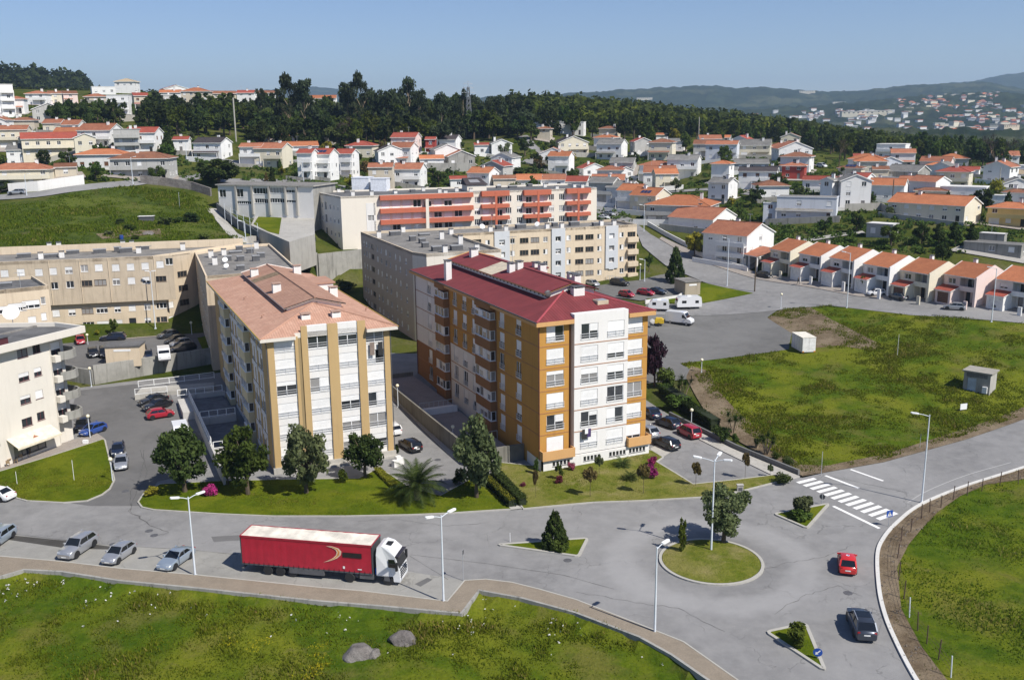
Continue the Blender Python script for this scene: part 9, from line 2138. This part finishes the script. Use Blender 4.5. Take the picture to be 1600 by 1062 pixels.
for i,(x,y,l) in enumerate(((887,875,'manhole cover just below the left traffic island'),(233,829,'upper manhole cover on the main road'),(241,836,'lower manhole cover on the main road'),(177,850,'manhole cover behind the silver hatchback'),(215,645,'manhole cover in the side street'),(684,718,'manhole cover in the alley'),(196,767,'manhole cover at the mouth of the side street'),(1325,926,'worn manhole between the red car and the dark SUV'))):
    g = Gz(x, y, 0); m = MB(); m.lathe([(.42, .008), (.42, .022)], 18); tag(m.build('manhole_cover', DGREY, None, g), l, 'manhole cover')
# café tables under the awnings and people
def person(x, y, label, top, legs, yaw, step=.22, h=1.72, z=None):
    g = G(x, y); t = thing('person', (g.x, g.y, g.z + .12), yaw, label, 'person'); s = h / 1.75
    V=[(0,0,.98),(0,0,1.2),(0,0,1.42),(0,0,1.52),(.02,0,1.64),(0,.2,1.4),(-.12,.27,1.12),(.08,.28,.9),(0,-.2,1.4),(.14,-.27,1.14),(.3,-.26,.95),(step*.5,.1,.9),(step*.8,.11,.5),(step,.11,.06),(step+.16,.11,.03),(-step*.4,-.1,.9),(-step*.7,-.11,.5),(-step*1.4,-.11,.1),(-step*1.4+.15,-.11,.04)]
    E_=[(0,1),(1,2),(2,3),(3,4),(2,5),(5,6),(6,7),(2,8),(8,9),(9,10),(0,11),(11,12),(12,13),(13,14),(0,15),(15,16),(16,17),(17,18)];R=[.15,.15,.17,.06,.10,.07,.05,.04,.07,.05,.04,.09,.065,.045,.04,.09,.065,.045,.04]
    me=bpy.data.meshes.new('body');me.from_pydata([(a*s,b*s,c*s) for a,b,c in V],E_,[]);me.materials.append(top);me.materials.append(legs);me.materials.append(simple('skin',(0.45,0.27,0.19),.6) if 'skin' not in MATS else MATS['skin'])
    o = link('body', me, t); o.modifiers.new('skin', 'SKIN'); o.modifiers.new('sub', 'SUBSURF').levels = 1
    for v, r in zip(me.skin_vertices[0].data, R): v.radius = (r * s, r * s)
    me.skin_vertices[0].data[0].use_root = True
    dg = bpy.context.evaluated_depsgraph_get(); m2 = bpy.data.meshes.new_from_object(o.evaluated_get(dg)); o.modifiers.clear(); o.data = m2
    for m_ in (top, legs, MATS['skin']):
        if m_.name not in [q.name for q in m2.materials if q]: m2.materials.append(m_)
    for p in m2.polygons: c = p.center; p.material_index = 1 if c.z < .95 * s else 2 if c.z > 1.5 * s else 0; p.use_smooth = True
    m = MB(); m.ball((0, 0, 1.68 * s), (.105 * s, .1 * s, .09 * s), 10, 6); m.build('hair', BLACK, t, smooth=True)
person(1247,446,'person in dark clothes walking past the white terraced house',MATS['black_cloth'],simple('dark_trousers',(0.03,0.03,0.04),.9),math.radians(-60));person(44,715,'person in dark clothes standing at the café under the awning',MATS['black_cloth'],MATS['dark_trousers'],1.0,.05)
WOODF = simple('cafe_wood', (0.32, 0.22, 0.12), .7)
for i,(x,y,l) in enumerate(((34,716,'café table with chairs beside the standing person'),(14,726,'café table with chairs under the far left awning'))):
    g=G(x,y);t=thing('cafe_table',(g.x,g.y,g.z+.11),.4*i,l,'table','café tables under the awnings');m=MB();m.lathe([(.4,.72),(.4,.75)],14);m.build('tabletop',WOODF,t);m=MB();m.tube([(0,0,0),(0,0,.72)],.04,8);m.build('leg',DGREY,t)
    for k in range(4):
        a=k*1.57+.4;c=thing('chair',Vector((g.x+.85*math.cos(a),g.y+.85*math.sin(a),g.z+.11)),a+1.57,'wooden café chair at the tables under the awning','chair','café chairs');m=MB();m.box(-.22,.22,-.22,.22,.42,.46);m.build('seat',WOODF,c);m=MB();m.box(-.22,.22,-.25,-.22,.461,.85);m.build('backrest',WOODF,c)
        for lx in (-.18, .18):
            for ly in (-.18, .18): m = MB(); m.box(lx - .02, lx + .02, ly - .02, ly + .02, 0, .419); m.build('leg', WOODF, c)
# garden plots on the terraced field
for x,y,w,f,l in ((170,368,16,'olive','pale scrubby bush at the left of the vegetable plots'),(205,360,22,'mid','leafy bush behind the blue water barrel'),(258,352,26,'dark','dark shrub right of the small field shed'),(276,348,20,'mid','green shrub at the right of the vegetable plots'),(300,346,30,'dark','large dark shrub near the lane end of the terraced field'),(212,374,14,'spring','low yellowish bush below the vegetable plots'),(318,374,20,'light','light bush at the field corner'),(186,350,18,'dark','dark low shrub behind the vegetable plots')):
    plant_px('shrub', 'bush', x, y - w * .55, y, w, f, l, 'shrub', n=700, lsz=.09)
tag(sheet('vegetable_plot', pxs([(150, 366), (250, 358), (252, 366), (160, 374)]), .12, SOIL, 2.5))
for x, y, l in ((228, 346, 'low shed with a pale sheet roof on the terraced field'),):
    g=G(x,y);t=thing('garden_shed',g,.1,l,'shed');m=MB();m.box(-1.7,1.7,0,1.6,-.5,1.2);m.build('wall',DGREY,t);m=MB();m.box(-1.9,1.9,-.2,1.8,1.202,1.28);m.build('roof',HT['w'],t)
boulder(232, 366, 3.4, 2.2, 1.0, .1, 21, 'rounded rock on the terraced field')
g=G(190,374);m=MB();m.lathe([(.4,0),(.45,.5),(.42,1.0)],12);tag(m.build('water_butt',CP['blue'],None,g),'blue water barrel on the terraced field','barrel')
